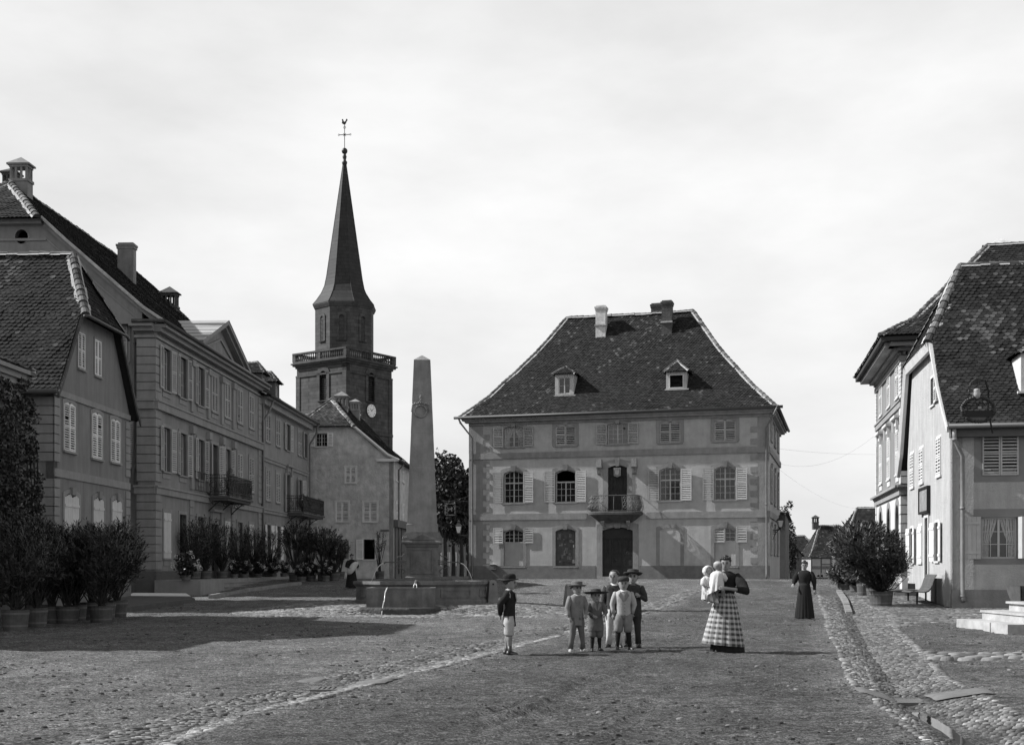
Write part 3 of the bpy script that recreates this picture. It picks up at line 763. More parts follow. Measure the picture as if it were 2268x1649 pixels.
def dormer(root, W, sc, v, z0, z1, za, w, back, m=shut_grey, open_=True, glazed=False, hipf=.45, roofm=None):
    mb = MB(); V = W.at(0, -v); l, r = sc - w / 2, sc + w / 2; ow = w * .62
    inn = [(sc - ow / 2, z0 + .12), (sc + ow / 2, z0 + .12), (sc + ow / 2, z1 - .2), (sc - ow / 2, z1 - .2)]
    mb.prism(V, [(l, z0), (r, z0), (r, z1), (l, z1)], -.1, 0, [inn]); 
    for x in (l, r - .05): mb.wbox(V, x, x + .05, z0, z1, -back, -.1)
    mb.wbox(V, l - .12, r + .06, z0 - .05, z0 + .03, -.05, .1)
    d = mb.build('dormer', m, root, fix=True)
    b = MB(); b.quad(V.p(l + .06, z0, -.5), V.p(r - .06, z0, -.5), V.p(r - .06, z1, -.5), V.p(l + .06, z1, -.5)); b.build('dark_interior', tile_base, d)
    ov = .16; e0, e1 = l - ov, r + ov; zc = z1
    A = V.p(e0, zc, .2); B = V.p(e1, zc, .2); C = V.p(sc, za, -.25 - hipf * .3); D = V.p(sc, za, -back); E = V.p(e0, zc, -back); Fp = V.p(e1, zc, -back)
    tiles('dormer_roof', [A, C], [B, C], d, .15, .12, lichen=.12)
    tiles('dormer_roof', [E, D], [A, C], d, .15, .12, lichen=.12); tiles('dormer_roof', [B, C], [Fp, D], d, .15, .12, lichen=.12)
    ridge(d, [A, C, D], r=.075, seg=.22); ridge(d, [B, C], r=.075, seg=.22)
    if glazed: glazing(d, V, sc, z0 + .12, ow, z1 - z0 - .32, 0, -.06, 1, 2)
    else:
        f = MB(); ring(f, V, [(a, b) for a, b in inn], [(inn[0][0] - .05, inn[0][1] - .05), (inn[1][0] + .05, inn[1][1] - .05), (inn[2][0] + .05, inn[2][1] + .05), (inn[3][0] - .05, inn[3][1] + .05)], 0, .03, -.1); f.build('frame', shut_white, d)
    return d
def panel_door(win, W, sc, z0, w, h, a, leaves=2, m=wood_dark, trans=.78, o=-.2):
    mb = MB(); mb.prism(W, arch_pts(sc, z0, w, h, a), o - .06, o); 
    lw = w / leaves
    for i in range(leaves):
        l = sc - w / 2 + lw * i
        for z_0, z_1 in ((.03, .2), (.23, .42), (.46, trans - .02)):
            x0, x1, za, zb = l + lw * .14, l + lw * .86, z0 + h * z_0, z0 + h * z_1
            for q in ((x0, x1, za, za + .03), (x0, x1, zb - .03, zb), (x0, x0 + .03, za, zb), (x1 - .03, x1, za, zb)): mb.wbox(W, q[0], q[1], q[2], q[3], o, o + .035)
            if z_1 > .5:
                for k in range(5):
                    zz = za + (zb - za) * (k + .5) / 5; scroll(mb, W, (x0 + x1) / 2, zz, o + .02, lw * .16, 1, 1, .012, 'sz', 8)
        mb.wbox(W, l - .02, l + .02, z0, z0 + h * trans, o, o + .03)
    mb.wbox(W, sc - w / 2, sc + w / 2, z0 + h * trans, z0 + h * trans + .1, o, o + .06)
    d = mb.build('door', m, win); k = MB(); k.ell(W.p(sc + .12, z0 + 1.05, o + .06), .03, .03, .03, 6, 4); k.build('handle', iron_grey, d)
    return d
# ================================================================ town hall
WH = Wall(14.45, 68, -9609, 2677, -1); WH.n = (-.2684, -.9633)
LH = 17.66; DH = 11.2; ZE = 10.35
hall = empty('town_hall', (14.45 - .963 * 8.8, 68 + .268 * 8.8, .8), 'three storey plastered town hall with steep hipped tile roof, balcony and quoins', 'town hall')
cols = [1137.5, 1252.5, 1367.7, 1484, 1605.7]; SC = [WH.s_(c) for c in cols]
zz = lambda py, i=0: WH.z_(SC[i], py)
holes = []
ww = 1.2
z_top0, z_top1 = zz(989.6), zz(943); z_f0, z_f1 = zz(1113.6), zz(1042); z_g0, z_g1 = zz(1254), zz(1171)
kw = dict(sm_=stone_hall, key=True, sw=.2, shm=shut_grey, sp=.1)
for i, sc in enumerate(SC):
    st = ['open', 'closed', 'open', 'closed', 'closed'][i]
    lab = {0: 'top floor window with lace curtains and open louvred shutters', 2: 'top floor window over the balcony with a stovepipe hole in one pane'}.get(i)
    inn, wn = window(hall, WH, sc, z_top0, ww, z_top1 - z_top0, .14, shut=st, rows=4, curtain=(i == 0), shw=.6, shz=z_top1 - z_top0 - .05, kind='sash' if i in (0, 2) else 'dark', pane=glass_dim, label=lab, **kw); holes.append(inn)
    if i == 2:
        q = MB(); p = WH.p(sc - .38, z_top1 - .33, -.1); q.tube([p, (p[0] + WH.n[0] * .05, p[1] + WH.n[1] * .05, p[2])], .055, 10); q.build('stovepipe_hole', ink, wn)
    if i != 2:
        inn, _ = window(hall, WH, sc, z_f0, ww, z_f1 - z_f0, .17, shut='open', rows=3, transom=.62, shw=.62, shz=z_f1 - z_f0 - .1, pane=glass, upper_open=(i == 1), label={1: 'first floor window with its upper light standing open', 4: 'first floor window with dark clear panes beside the corner'}.get(i), **kw); holes.append(inn)
    else:
        zb = zz(1136); inn, wn = window(hall, WH, sc, zb, 1.12, zz(1035) - zb, .16, kind='door', sm_=stone_hall, sw=.3, key=True, sill=0); holes.append(inn)
        panel_door(wn, WH, sc, zb, 1.12, zz(1035) - zb, .16, 2)
    if i in (0, 4):
        inn, wn = window(hall, WH, sc, z_g0, ww, z_g1 - z_g0, .16, kind='dark', sm_=stone_hall, key=True, sw=.2, sill=.03); holes.append(inn)
        zb = zz(1201.7); b = MB(); b.wbox(WH, sc - ww / 2, sc + ww / 2, z_g0, zb, -.3, -.12); b.build('infill', plaster_hall, wn)
        glazing(wn, WH, sc, zb, ww, z_g1 - zb, .16, -.1, 2, 3)
        for sgn in (-1, 1):
            x = sc + sgn * (ww / 2 + .34) if not (i == 4 and sgn > 0) else sc + .32
            shutter(wn, WH, x, zb - .05, .6, .92, .055 if not (i == 4 and sgn > 0) else -.02, shut_grey, sp=.1, turn=0)
    if i == 3:
        b = MB(); inn = arch_pts(sc, z_g0, 1.2, z_g1 - z_g0, .16); out = arch_pts(sc, z_g0, 1.6, z_g1 - z_g0 + .2, .16); ring(b, WH, inn, out, 0, .03, -.01); b.build('blind_window', stone_hall, hall)
    if i == 1:
        inn, wn = window(hall, WH, sc, z_g0, ww, z_g1 - z_g0, .16, kind='dark', sm_=stone_hall, key=True, sw=.2, sill=.03, label='blocked ground floor window pasted with torn notices'); holes.append(inn)
        b = MB(); b.prism(WH, arch_pts(sc, z_g0, ww, z_g1 - z_g0, .16), -.22, -.14); b.build('notice_board', wood_mid, wn)
        rnd = random.Random(3)
        for k in range(34):
            x = sc + rnd.uniform(-.5, .5); z = z_g0 + rnd.uniform(.1, 1.75); a, c2 = rnd.uniform(.06, .2), rnd.uniform(.05, .22)
            b = MB(); b.wbox(WH, x - a / 2, x + a / 2, z, z + c2, -.139, -.132 + k * .0006, 1); pm = b.build('notice', paper_m if rnd.random() < .6 else wood_mid, wn)
            if a > .1:
                t = MB()
                for r_ in range(int(c2 / .035)): t.wbox(WH, x - a * .38, x - a * .38 + a * rnd.uniform(.4, .76), z + .02 + r_ * .035, z + .032 + r_ * .035, -.132 + k * .0006, -.130 + k * .0006)
                t.build('print', ink, pm)
    if i == 2:
        zb = zz(1273); zt = zz(1168.8); inn, wn = window(hall, WH, sc, .78, 1.8, zt - .78, .2, kind='door', sm_=stone_hall, sw=.33, key=True, sill=0, nm='doorway'); holes.append(inn)
        panel_door(wn, WH, sc, .85, 1.8, zt - .85, .2, 3); b = MB(); b.wbox(WH, sc - 1.15, sc + 1.15, .7, .92, .0, .38); b.build('doorstep', step_stone, wn)
wall_mesh(hall, WH, [(0, -.5), (LH, -.5), (LH, ZE), (0, ZE)], holes, plaster_hall)
mb = MB(); mb.wbox(WH, 0, .3, -.5, ZE, -DH, -.28); mb.wbox(WH, LH - .3, LH, -.5, ZE, -DH, -.28); mb.wbox(WH, .3, LH - .3, -.5, ZE, -DH, -DH + .3); mb.wbox(WH, .3, LH - .3, 7.9, 8.0, -DH + .3, -.3); mb.build('wall', plaster_hall, hall)
mb = MB()
zs1, zs0 = 4.64, 4.27; zu1, zu0 = 8.27, 7.92
sb0, sb1 = WH.s_(1432), WH.s_(1300)
for a, b in ((0, sb0), (sb1, LH)): band(mb, WH, a, b, zs0, zs1, .09, False)
band(mb, WH, 0, LH, zu0, zu1, .09, False); clusters(mb, 'string_course', stone_hall, hall)
mb = MB(); d0, d1 = SC[2] - 1.3, SC[2] + 1.3
mb.wbox(WH, -.05, d0, .3, 1.55, -.1, .05); mb.wbox(WH, d1, LH + .05, .3, 1.55, -.1, .05); clusters(mb, 'plinth', plinth_m, hall)
mb = MB()
for za, zb_ in ((1.55, zs0), (zs1, zu0), (zu1, 9.95)):
    mb.wbox(WH, -.03, .62, za, zb_, -.1, .03); mb.wbox(WH, LH - .85, LH + .03, za, zb_, -.1, .03)
    z = za + .12; k = 0
    while z < zb_ - .3:
        if k % 2 == 0: mb.wbox(WH, .62, 1.02, z, z + .33, -.1, .032); mb.wbox(WH, LH - 1.28, LH - .85, z, z + .33, -.1, .032)
        z += .34; k += 1
clusters(mb, 'quoins', stone_hall, hall)
mb = MB()   # eaves cornice all round
for W_, L_ in ((WH, LH), (WH.turn(0, -1), DH)):
    mb.wbox(W_, -.02, L_ + .02, 9.95, 10.1, -.1, .1); mb.wbox(W_, -.2, L_ + .2, 10.1, 10.22, -.1, .32); mb.wbox(W_, -.36, L_ + .36, 10.22, 10.33, -.1, .42)
mb.build('cornice', stone_hall, hall)
PR = [(0, 0), (.26, .208), (.69, .632), (1, 1)]
rf, P = hip_roof(hall, WH, 0, LH, DH, 10.38, 17.3, 4.94, 4.71, 5.6, PR, tw=.18, ex=.15, over=.5, lichen=.05, faces='flr')
ga = WH.at(0, .54); gutter(hall, [ga.p(-.8, 10.4, 0), ga.p(LH + .8, 10.4, 0)], .085); gb = WH.turn(0, -1).at(0, .54); gutter(hall, [gb.p(-.8, 10.4, 0), gb.p(DH + .8, 10.4, 0)], .085)
pipe(hall, [WH.p(LH + .5, 10.33, .52), WH.p(LH + .42, 10.1, .45), WH.p(LH - .22, 9.2, .12), WH.p(LH - .22, 5, .12), WH.p(LH - .22, 1.0, .12), WH.p(LH - .25, .85, .25)], .055)
pipe(hall, [WH.p(-.5, 10.33, .8), WH.p(-.3, 10.0, .5), WH.p(.12, 9.3, .12), WH.p(.12, 5, .12), WH.p(.12, 1.1, .12), WH.p(.12, .85, .3)], .055)
V1 = WH.at(0, -1.0)
for px, w_, ya, yb, yc, gl in ((1250, 1.15, 876, 828, 808, True), (1498, 1.2, 862, 823, 795, False)):
    s = V1.s_(px); dormer(hall, WH, s, 1.0, V1.z_(s, ya), V1.z_(s, yb), V1.z_(s, yc), w_, 2.6, glazed=gl, m=shut_grey)
for px, v, yt, w_, m_ in ((1332, 4.7, 678, .62, chim_white), (1478, 4.7, 666.7, .62, brick_dark), (1454, 6.6, 673, .6, brick_dark)):
    V2 = WH.at(0, -v); s = V2.s_(px); x, y, _ = V2.p(s, 0, 0); ch = chimney(hall, x, y, 15.6, V2.z_(s, yt), w_, .62, m_, rz=math.atan2(-WH.u[1], -WH.u[0]))
    if v < 5: q = MB(); fz = V2.z_(s, 721 if px < 1400 else 714); q.wbox(V2, s - .36, s + .36, fz - .08, fz + .02, .26, .4); q.build('flashing', mortar_m, ch)
# balcony
sb = (sb0 + sb1) / 2; hb = 1.45; zb = zz(1136)
mb = MB(); n = 16
def bplan(t, k=1.0): # t in 0..1 along the front from one wall end to the other
    a = math.pi * t; return (-math.cos(a), math.sin(a))
def bp(t, r, z, dep=.95, pw=.38):
    c, s_ = bplan(t); x = math.copysign(abs(c) ** pw, c) * r; y = abs(s_) ** pw * dep
    return WH.p(sb + x, z, y)
rg = []
for r_, dz, dep in ((.9, -.62, .3), (1.2, -.42, .55), (1.45, -.22, .85), (1.55, -.18, .95), (1.55, -.06, .95), (1.5, .0, .92)):
    rg.append([bp(i / n, r_, zb + dz, dep) for i in range(n + 1)])
mb.rings(rg, True, True); bal = mb.build('balcony', mat('balcony_stone', .075, var=.4, scale=4, bump=.5, streak=.3), hall)
mb = MB()
def prof(u): return 1 + .075 * math.sin(math.pi * min(1, u * 1.5)) if u < .66 else 1 - .0 * (u - .66)
for k in range(57):
    t = k / 56; pts = []
    for j in range(6):
        u = j / 5; b = 1 + .09 * math.sin(math.pi * (1 - u)) * (1 - u) * 1.6
        p = bp(t, 1.42 * b, zb + .02 + u * .88, .86 * b); pts.append(p)
    mb.tube(pts, .013, 4)
    if k % 4 == 2:
        for zc, rr in ((.25, .09), (.5, .07), (.74, .08)):
            b = 1 + .09 * math.sin(math.pi * (1 - zc / .88)) * (1 - zc / .88) * 1.6
            c = Vector(bp(t, 1.42 * b, zb + zc, .86 * b + .01)); q = []
            for m_ in range(9): aa = 2 * math.pi * m_ / 8; q.append((c.x + WH.u[0] * rr * math.cos(aa), c.y + WH.u[1] * rr * math.cos(aa), c.z + rr * math.sin(aa)))
            mb.tube(q, .016, 4)
mb.tube([bp(i / 24, 1.42, zb + .92, .86) for i in range(25)], .025, 5); mb.tube([bp(i / 24, 1.42, zb + .05, .86) for i in range(25)], .02, 5)
mb.build('railing', iron_grey, bal)
mb = MB()
for sg in (-1, 1):
    x = sb + sg * .75
    for j in range(5): mb.wbox(WH, x - .1, x + .1, zb - .62 - .1 * j, zb - .52 - .1 * j, 0, .5 - .1 * j)
    scroll(mb, WH, x, zb - .75, .25, .2, 1, 1.2, .04)
mb.build('console', stone_hall, bal)
for sg in (-1, 1):   # fluted brackets either side of the balcony door
    x = WH.s_(1328 if sg > 0 else 1405.5); z1, z0_ = zz(1022), zz(1055); m_ = (z0_ + z1) / 2
    mb = MB(); mb.wbox(WH, x - .16, x + .16, m_ + .02, z1, 0, .3); mb.wbox(WH, x - .18, x + .18, m_ - .04, m_ + .02, 0, .34)
    mb.hexa([WH.p(x - .1, z0_, 0), WH.p(x + .1, z0_, 0), WH.p(x + .1, z0_, .14), WH.p(x - .1, z0_, .14), WH.p(x - .14, m_ - .04, 0), WH.p(x + .14, m_ - .04, 0), WH.p(x + .14, m_ - .04, .26), WH.p(x - .14, m_ - .04, .26)])
    for k in range(4): mb.wbox(WH, x - .09 + k * .055, x - .065 + k * .055, z0_ + .05, m_ - .06, .14, .27)
    mb.build('bracket', stone_hall, hall)
mb = MB(); cz = zz(1050); s_ = SC[2]   # heraldic cartouche over the balcony door
mb.prism(WH, [(s_ - .2, cz - .22), (s_, cz - .3), (s_ + .2, cz - .22), (s_ + .21, cz + .25), (s_ - .21, cz + .25)], .02, .12)
mb.prism(WH, [(s_ - .12, cz - .12), (s_, cz - .2), (s_ + .12, cz - .12), (s_ + .12, cz + .12), (s_ - .12, cz + .12)], .12, .17)
for k in (-.1, 0, .1): mb.prism(WH, [(s_ + k - .045, cz + .15), (s_ + k + .045, cz + .15), (s_ + k, cz + .24)], .12, .16)
mb.build('cartouche', stone_hall, hall)
WHR = WH.turn(0, -1)
for zf, hf in ((2.2, 1.6), (5.2, 2.0), (8.75, 1.3)):
    for s in (2.0, 5.4, 8.8): window(hall, WHR, s, zf, 1.15, hf, .14, shut='closed', kind='dark', sm_=stone_hall, sw=.18, shm=shut_grey, closed_o=.03, back=.0, key=True)
mb = MB(); band(mb, WHR, 0, DH, zs0, zs1, .09, False); band(mb, WHR, 0, DH, zu0, zu1, .09, False); clusters(mb, 'string_course', stone_hall, hall)
lb = MB(); lb.wbox(WH, LH - 1.72, LH - 1.35, zz(1261), zz(1249.5), .03, .22)
LBX = empty('letter_box', WH.p(LH - 1.5, zz(1261), .03), 'small metal letter box fixed to the left end of the town hall', 'letter box'); b_ = lb.build('box', iron_grey, LBX)
lb = MB(); lb.mesh([WH.p(LH - 1.75, zz(1249.5), .03), WH.p(LH - 1.32, zz(1249.5), .03), WH.p(LH - 1.32, zz(1249.5), .27), WH.p(LH - 1.75, zz(1249.5), .27), WH.p(LH - 1.53, zz(1245.5), .03), WH.p(LH - 1.53, zz(1245.5), .27)], [(0, 1, 2, 3), (0, 3, 5, 4), (1, 4, 5, 2), (3, 2, 5), (0, 4, 1)]); lb.build('lid', shut_white, LBX)
lb = MB(); lb.wbox(WH, LH - 1.6, LH - 1.46, zz(1257), zz(1253), .22, .225); lb.build('plate', paper_m, LBX)
# ================================================================ church
CX0, CY0 = -19.2, 140.0
WL = Wall(CX0, CY0, -.817, .576, 1); WL.n = (-.576, -.817)
WR = Wall(CX0, CY0, .576, .817, 1); WR.n = (.817, -.576)
church = empty('church_tower', (CX0, CY0 + 5, .1), 'sandstone church tower with balustrade, clock, octagonal belfry and tall slate spire', 'church tower')
TS = 8.0; zc = 25.4; zb0 = 25.75
fl = WL; holesL = []; sL, sR = WL.s_(716.5), WR.s_(821.4)
zl = lambda W, s, y: W.z_(s, y)
Lz0, Lz1 = WL.z_(sL, 887), WL.z_(sL, 821)
hw = dict(sm_=church_stone, sw=.45, kind='dark', round_=True, sill=.15, proud=.12, back=-.5, shut=None)
hl, wl = window(church, WL, sL, Lz0, 1.1, Lz1 - Lz0, .55, **hw); hr, wr = window(church, WR, sR, Lz0, 1.1, Lz1 - Lz0, .55, **hw)
wall_mesh(church, WL, [(0, -2), (TS, -2), (TS, zc), (0, zc)], [hl], church_stone, th=.6)
wall_mesh(church, WR, [(0, -2), (TS, -2), (TS, zc), (0, zc)], [hr], church_stone, th=.6)
mb = MB(); mb.wbox(WL, TS - .5, TS, -2, zc, -TS, -.6); mb.wbox(WR, TS - .5, TS, -2, zc, -TS + .5, -.6); mb.wbox(WL, .6, TS - .5, zc - .3, zc, -TS + .6, -.6); mb.build('wall', church_stone, church)
def louvres(win, W, s, z0, h, w, m=wood_mid, n=16):
    mb = MB()
    for k in range(n):
        z = z0 + h * (k + .4) / n; t = (z - z0) / h; ww_ = w * (1 if t < .82 else math.sqrt(max(.05, 1 - ((t - .82) / .2) ** 2)))
        mb.quad(W.p(s - ww_ / 2, z, -.12), W.p(s + ww_ / 2, z, -.12), W.p(s + ww_ / 2, z + h / n * .7, -.35), W.p(s - ww_ / 2, z + h / n * .7, -.35))
    mb.build('louvres', m, win)
louvres(wl, WL, sL, Lz0, Lz1 - Lz0, 1.1); louvres(wr, WR, sR, Lz0, Lz1 - Lz0, 1.1)
mb = MB()
for W_ in (WL, WR):
    mb.wbox(W_, -.1, TS + .1, zc - 1.3, zc - 1.1, -.1, .12); mb.wbox(W_, -.12, TS + .12, zc - .25, zc, -.1, .15); mb.wbox(W_, -.35, TS + .35, zc, zc + .2, -.3, .4); mb.wbox(W_, -.5, TS + .5, zc + .2, zb0, -.5, .55)
    mb.wbox(W_, -.1, TS + .1, 17.2, 17.5, -.1, .16)
    for a, b in ((-.08, .55), (TS - .55, TS + .08)): mb.wbox(W_, a, b, 0, zc - 1.3, -.1, .1)
mb.build('cornice', church_stone, church)
mb = MB()
for W_ in (WL, WR, WL.at(0, -TS), WR.at(0, -TS)):
    o_ = .25 if W_ in (WL, WR) else -.0
    mb.wbox(W_, -.3, TS + .3, zb0, zb0 + .18, o_ - .15, o_ + .15); mb.wbox(W_, -.35, TS + .35, zb0 + 1.0, zb0 + 1.2, o_ - .18, o_ + .18)
    for k in range(3):
        x = -.15 + (TS + .3) * k / 2; mb.wbox(W_, x - .22, x + .22, zb0 + .18, zb0 + 1.0, o_ - .14, o_ + .14)
    for k in range(24):
        if k % 12 in (0,): continue
        x = -.15 + (TS + .3) * k / 24; c = W_.p(x, zb0 + .18, o_); mb.lathe(c, [(.07, 0), (.07, .1), (.13, .3), (.06, .55), (.06, .62), (.1, .72), (.1, .82)], 6)
mb.build('balustrade', church_stone, church)
oc = Vector((CX0 + (WL.u[0] + WR.u[0]) * TS / 2, CY0 + (WL.u[1] + WR.u[1]) * TS / 2, 0))
def octp(r, z, ph=R(-20.5)): # angle measured from the axis towards the viewer
    out = []
    for k in range(8):
        a = ph + k * math.pi / 4 + 0; vx, vy = math.sin(a), -math.cos(a); b = R(7.3)
        out.append((oc.x + r * (vx * math.cos(b) + vy * -math.sin(b) * -1 * 0 + 0) + 0, oc.y + r * vy, z))
    return out
mb = MB(); z1o = 32.7; mb.rings([octp(3.66, zc), octp(3.66, z1o)]); mb.rings([octp(3.75, z1o - .5), octp(3.95, z1o - .1), octp(3.95, z1o + .02)]); mb.rings([octp(3.8, zc), octp(3.8, zc + .8)]); belf = mb.build('belfry', church_stone, church)
for k in (7, 0, 1):   # belfry windows on the three faces seen
    a, b = octp(3.66, 0)[k], octp(3.66, 0)[(k + 1) % 8]; dx, dy = b[0] - a[0], b[1] - a[1]; L = math.hypot(dx, dy)
    W_ = Wall(a[0], a[1], dx, dy, 1); 
    if W_.n[1] > 0: W_.n = (-W_.n[0], -W_.n[1])
    _, wv = window(church, W_, L / 2, 28.2, .62, 3.0, .31, sm_=church_stone, sw=.28, kind='dark', round_=True, sill=.08, proud=.1, back=.01, nm='belfry_window')
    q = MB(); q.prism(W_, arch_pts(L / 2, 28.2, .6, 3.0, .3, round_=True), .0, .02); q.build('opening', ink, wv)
    q = MB()
    for j in range(17): z = 28.3 + j * .155; q.wbox(W_, L / 2 - .29, L / 2 + .29, z, z + .07, .02, .07)
    q.build('louvres', wood_mid, wv)
mb = MB(); sp = [(3.98, 32.72), (3.5, 33.3), (2.9, 34.2), (2.5, 35.1), (2.25, 36.3), (.22, 49.9)]
mb.rings([octp(r_, z_) for r_, z_ in sp]); spire = mb.build('spire', slate, church)
mb = MB()
for k in range(8): mb.tube([octp(r_ + .01, z_)[k] for r_, z_ in sp], .03, 4)
mb.build('hip_flashing', slate, spire)
c0 = (oc.x, oc.y, 0); mb = MB()
mb.lathe(c0, [(.22, 49.8), (.32, 50.1), (.32, 50.25), (.17, 50.45), (.22, 50.7), (.26, 50.85), (.18, 51.1), (.14, 51.3)], 12); mb.ell((oc.x, oc.y, 51.55), .36, .36, .38, 14, 9); mb.build('finial', iron, church, smooth=True)
mb = MB(); x, y = oc.x, oc.y
mb.tube([(x, y, 51.8), (x, y, 54.75)], .045, 6); mb.tube([(x - .62, y, 53.5), (x + .62, y, 53.55)], .045, 6)
for q in ((x - .7, 53.5), (x + .7, 53.55)): mb.tube([(q[0] + .08 * math.cos(t), y, q[1] + .1 * math.sin(t)) for t in [i * math.pi / 4 for i in range(9)]], .03, 4)
for a in (45, 135, 225, 315): mb.tube([(x, y, 53.52), (x + .25 * math.cos(R(a)), y, 53.52 + .25 * math.sin(R(a)))], .025, 4)
mb.tube([(x + .14 * math.cos(t), y, 54.4 + .14 * math.sin(t)) for t in [i * math.pi / 4 for i in range(9)]], .03, 4)
mb.build('cross', iron, church)
mb = MB(); Wc = Wall(x, y + .03, 1, 0, 1); Wc.n = (0, -1)
mb.prism(Wc, [(a * .62, 54.85 + (b - 58.4) * .62) for a, b in [(-.55, 58.5), (-.2, 58.25), (.15, 58.25), (.3, 58.55), (.5, 59.05), (.62, 58.95), (.55, 59.25), (.35, 59.35), (.15, 58.85), (-.1, 58.75), (-.3, 59.3), (-.55, 59.2), (-.45, 58.85)]], 0, .06); mb.tube([(x, y, 54.6), (x, y, 54.9)], .04, 5); mb.build('weathercock', iron, church)
sck = WR.s_(821); zck = WR.z_(sck, 909.5)
def disc(W, s, z, r_, o0, o1, n=36): 
    m_ = MB(); m_.rings([[W.p(s + r_ * math.cos(2 * math.pi * k / n), z + r_ * math.sin(2 * math.pi * k / n), o_) for k in range(n)] for o_ in (o0, o1)]); return m_
ck = disc(WR, sck, zck, .86, 0, .12).build('clock', church_stone, church); disc(WR, sck, zck, .76, .12, .16).build('dial', paint_white, ck)
mb = MB(); ROM = [2, 1, 2, 3, 2, 1, 2, 3, 4, 2, 1, 2]
for k in range(12):
    a = math.pi / 2 - 2 * math.pi * (k + 1) / 12
    for j in range(ROM[k] if ROM[k] > 1 or k % 3 else 2):
        da = (j - (ROM[k] - 1) / 2) * .055; r0, r1 = .52, .68
        aa = a + da; c_, s_ = math.cos(aa), math.sin(aa); q = .013
        mb.quad(WR.p(sck + r0 * c_ - q * s_, zck + r0 * s_ + q * c_, .165), WR.p(sck + r0 * c_ + q * s_, zck + r0 * s_ - q * c_, .165), WR.p(sck + r1 * c_ + q * s_, zck + r1 * s_ - q * c_, .165), WR.p(sck + r1 * c_ - q * s_, zck + r1 * s_ + q * c_, .165))
mb.build('numerals', ink, ck)
def hand(a, L, w_):
    c_, s_ = math.cos(R(a)), math.sin(R(a)); m_ = MB(); m_.quad(WR.p(sck + w_ * s_ - .08 * c_, zck - w_ * c_ - .08 * s_, .175), WR.p(sck - w_ * s_ - .08 * c_, zck + w_ * c_ - .08 * s_, .175), WR.p(sck + L * c_ - .012 * s_, zck + L * s_ + .012 * c_, .175), WR.p(sck + L * c_ + .012 * s_, zck + L * s_ - .012 * c_, .175)); return m_
hand(140, .42, .04).build('hour_hand', ink, ck); hand(40, .6, .032).build('minute_hand', ink, ck)
# nave roof seen beyond the gabled house
NV = Wall(-27.5, 118, 1, .06, 1); NV.n = (.06, -1)
nave = empty('church_nave', (-24, 118, .4), 'ribbed tiled roof of the church nave showing between the terrace row and the tower', 'church nave')
mb = MB(); mb.wbox(NV, 0, 12, 0, 13.4, -9, 0); mb.build('wall', church_stone, nave)
rfn = MB(); rfn.quad(NV.p(-.4, 13.38, .4), NV.p(12.4, 13.38, .4), NV.p(12.4, 13.38, -9.4), NV.p(-.4, 13.38, -9.4)); rfn = rfn.build('roof', tile_base, nave); tiles('tiles', [NV.p(-.4, 13.4, .5), NV.p(-.4, 17, -4.5)], [NV.p(12.4, 13.4, .5), NV.p(12.4, 17, -4.5)], rfn, .3, .3, toneb=2.2); ridge(rfn, [NV.p(-.4, 17, -4.5), NV.p(12.4, 17, -4.5)])
# ================================================================ terrace house with pediment (left row)
WB = Wall(-14.77, 50, .0414, .9991, 1); LB = 17.6; HB = 11.5
hb_ = empty('pedimented_house', (-16.5, 56, .5), 'long grey three storey town house with triangular pediment and iron balcony', 'house')
colB = [WB.s_(c) for c in (368, 404.5, 443.5, 475, 503.5, 531, 556.5)]
zt0, zt1 = WB.z_(colB[0], 865), WB.z_(colB[0], 772); zf0, zf1 = WB.z_(colB[0], 1044), WB.z_(colB[0], 947); zg0, zg1 = WB.z_(colB[0], 1236), WB.z_(colB[0], 1134)
holes = []
for i, s in enumerate(colB):
    k1 = dict(sm_=stone_left, sw=.13, rows=3, apron=.3, shm=shut_left, shw=.5)
    op = i < 3
    h_, _ = window(hb_, WB, s, zt0, .98, zt1 - zt0, shut='open' if op else 'closed', kind='sash' if op else 'dark', pane=glass, closed_o=.0, **k1); holes.append(h_)
    if i == 3:
        h_, wn = window(hb_, WB, s, 4.75, 1.05, zf1 - 4.75, sm_=stone_left, sw=.14, sill=0, kind='dark', shut='ajar', shm=shut_left, shw=.55, label='balcony door standing open between its shutters'); holes.append(h_)
    else:
        h_, _ = window(hb_, WB, s, zf0, .98, zf1 - zf0, shut='open' if i < 5 else 'closed', kind='sash' if i < 5 else 'dark', closed_o=.0, **k1); holes.append(h_)
    if i in (0, 4, 6):
        h_, wn = window(hb_, WB, s + (.12 if i == 0 else 0), zg0, .95, zg1 - zg0, sm_=stone_left, sw=.13, kind='dark', shut='closed', shm=shut_white, louv=False, closed_o=.0, apron=.3)
    elif i == 3:
        h_, wn = window(hb_, WB, s, .95, 1.2, 2.6, sm_=stone_left, sw=.2, sill=0, kind='door', nm='doorway', head=.35); panel_door(wn, WB, s, .95, 1.2, 2.6, 0, 2)
    else:
        h_, wn = window(hb_, WB, s, 1.0 if i == 1 else zg0, .98, zg1 - (1.0 if i == 1 else zg0), sm_=stone_left, sw=.13, kind='door' if i == 1 else 'sash', nm='doorway' if i == 1 else 'window', sill=0)
        if i == 1: panel_door(wn, WB, s, 1.0, .98, zg1 - 1.0, 0, 1)
    holes.append(h_)
wall_mesh(hb_, WB, [(0, -.5), (LB, -.5), (LB, HB), (0, HB)], holes, plaster_left)
mb = MB(); pw = .72
mb.wbox(WB, 0, .35, -.5, HB, -pw, -.28)                       # return pier
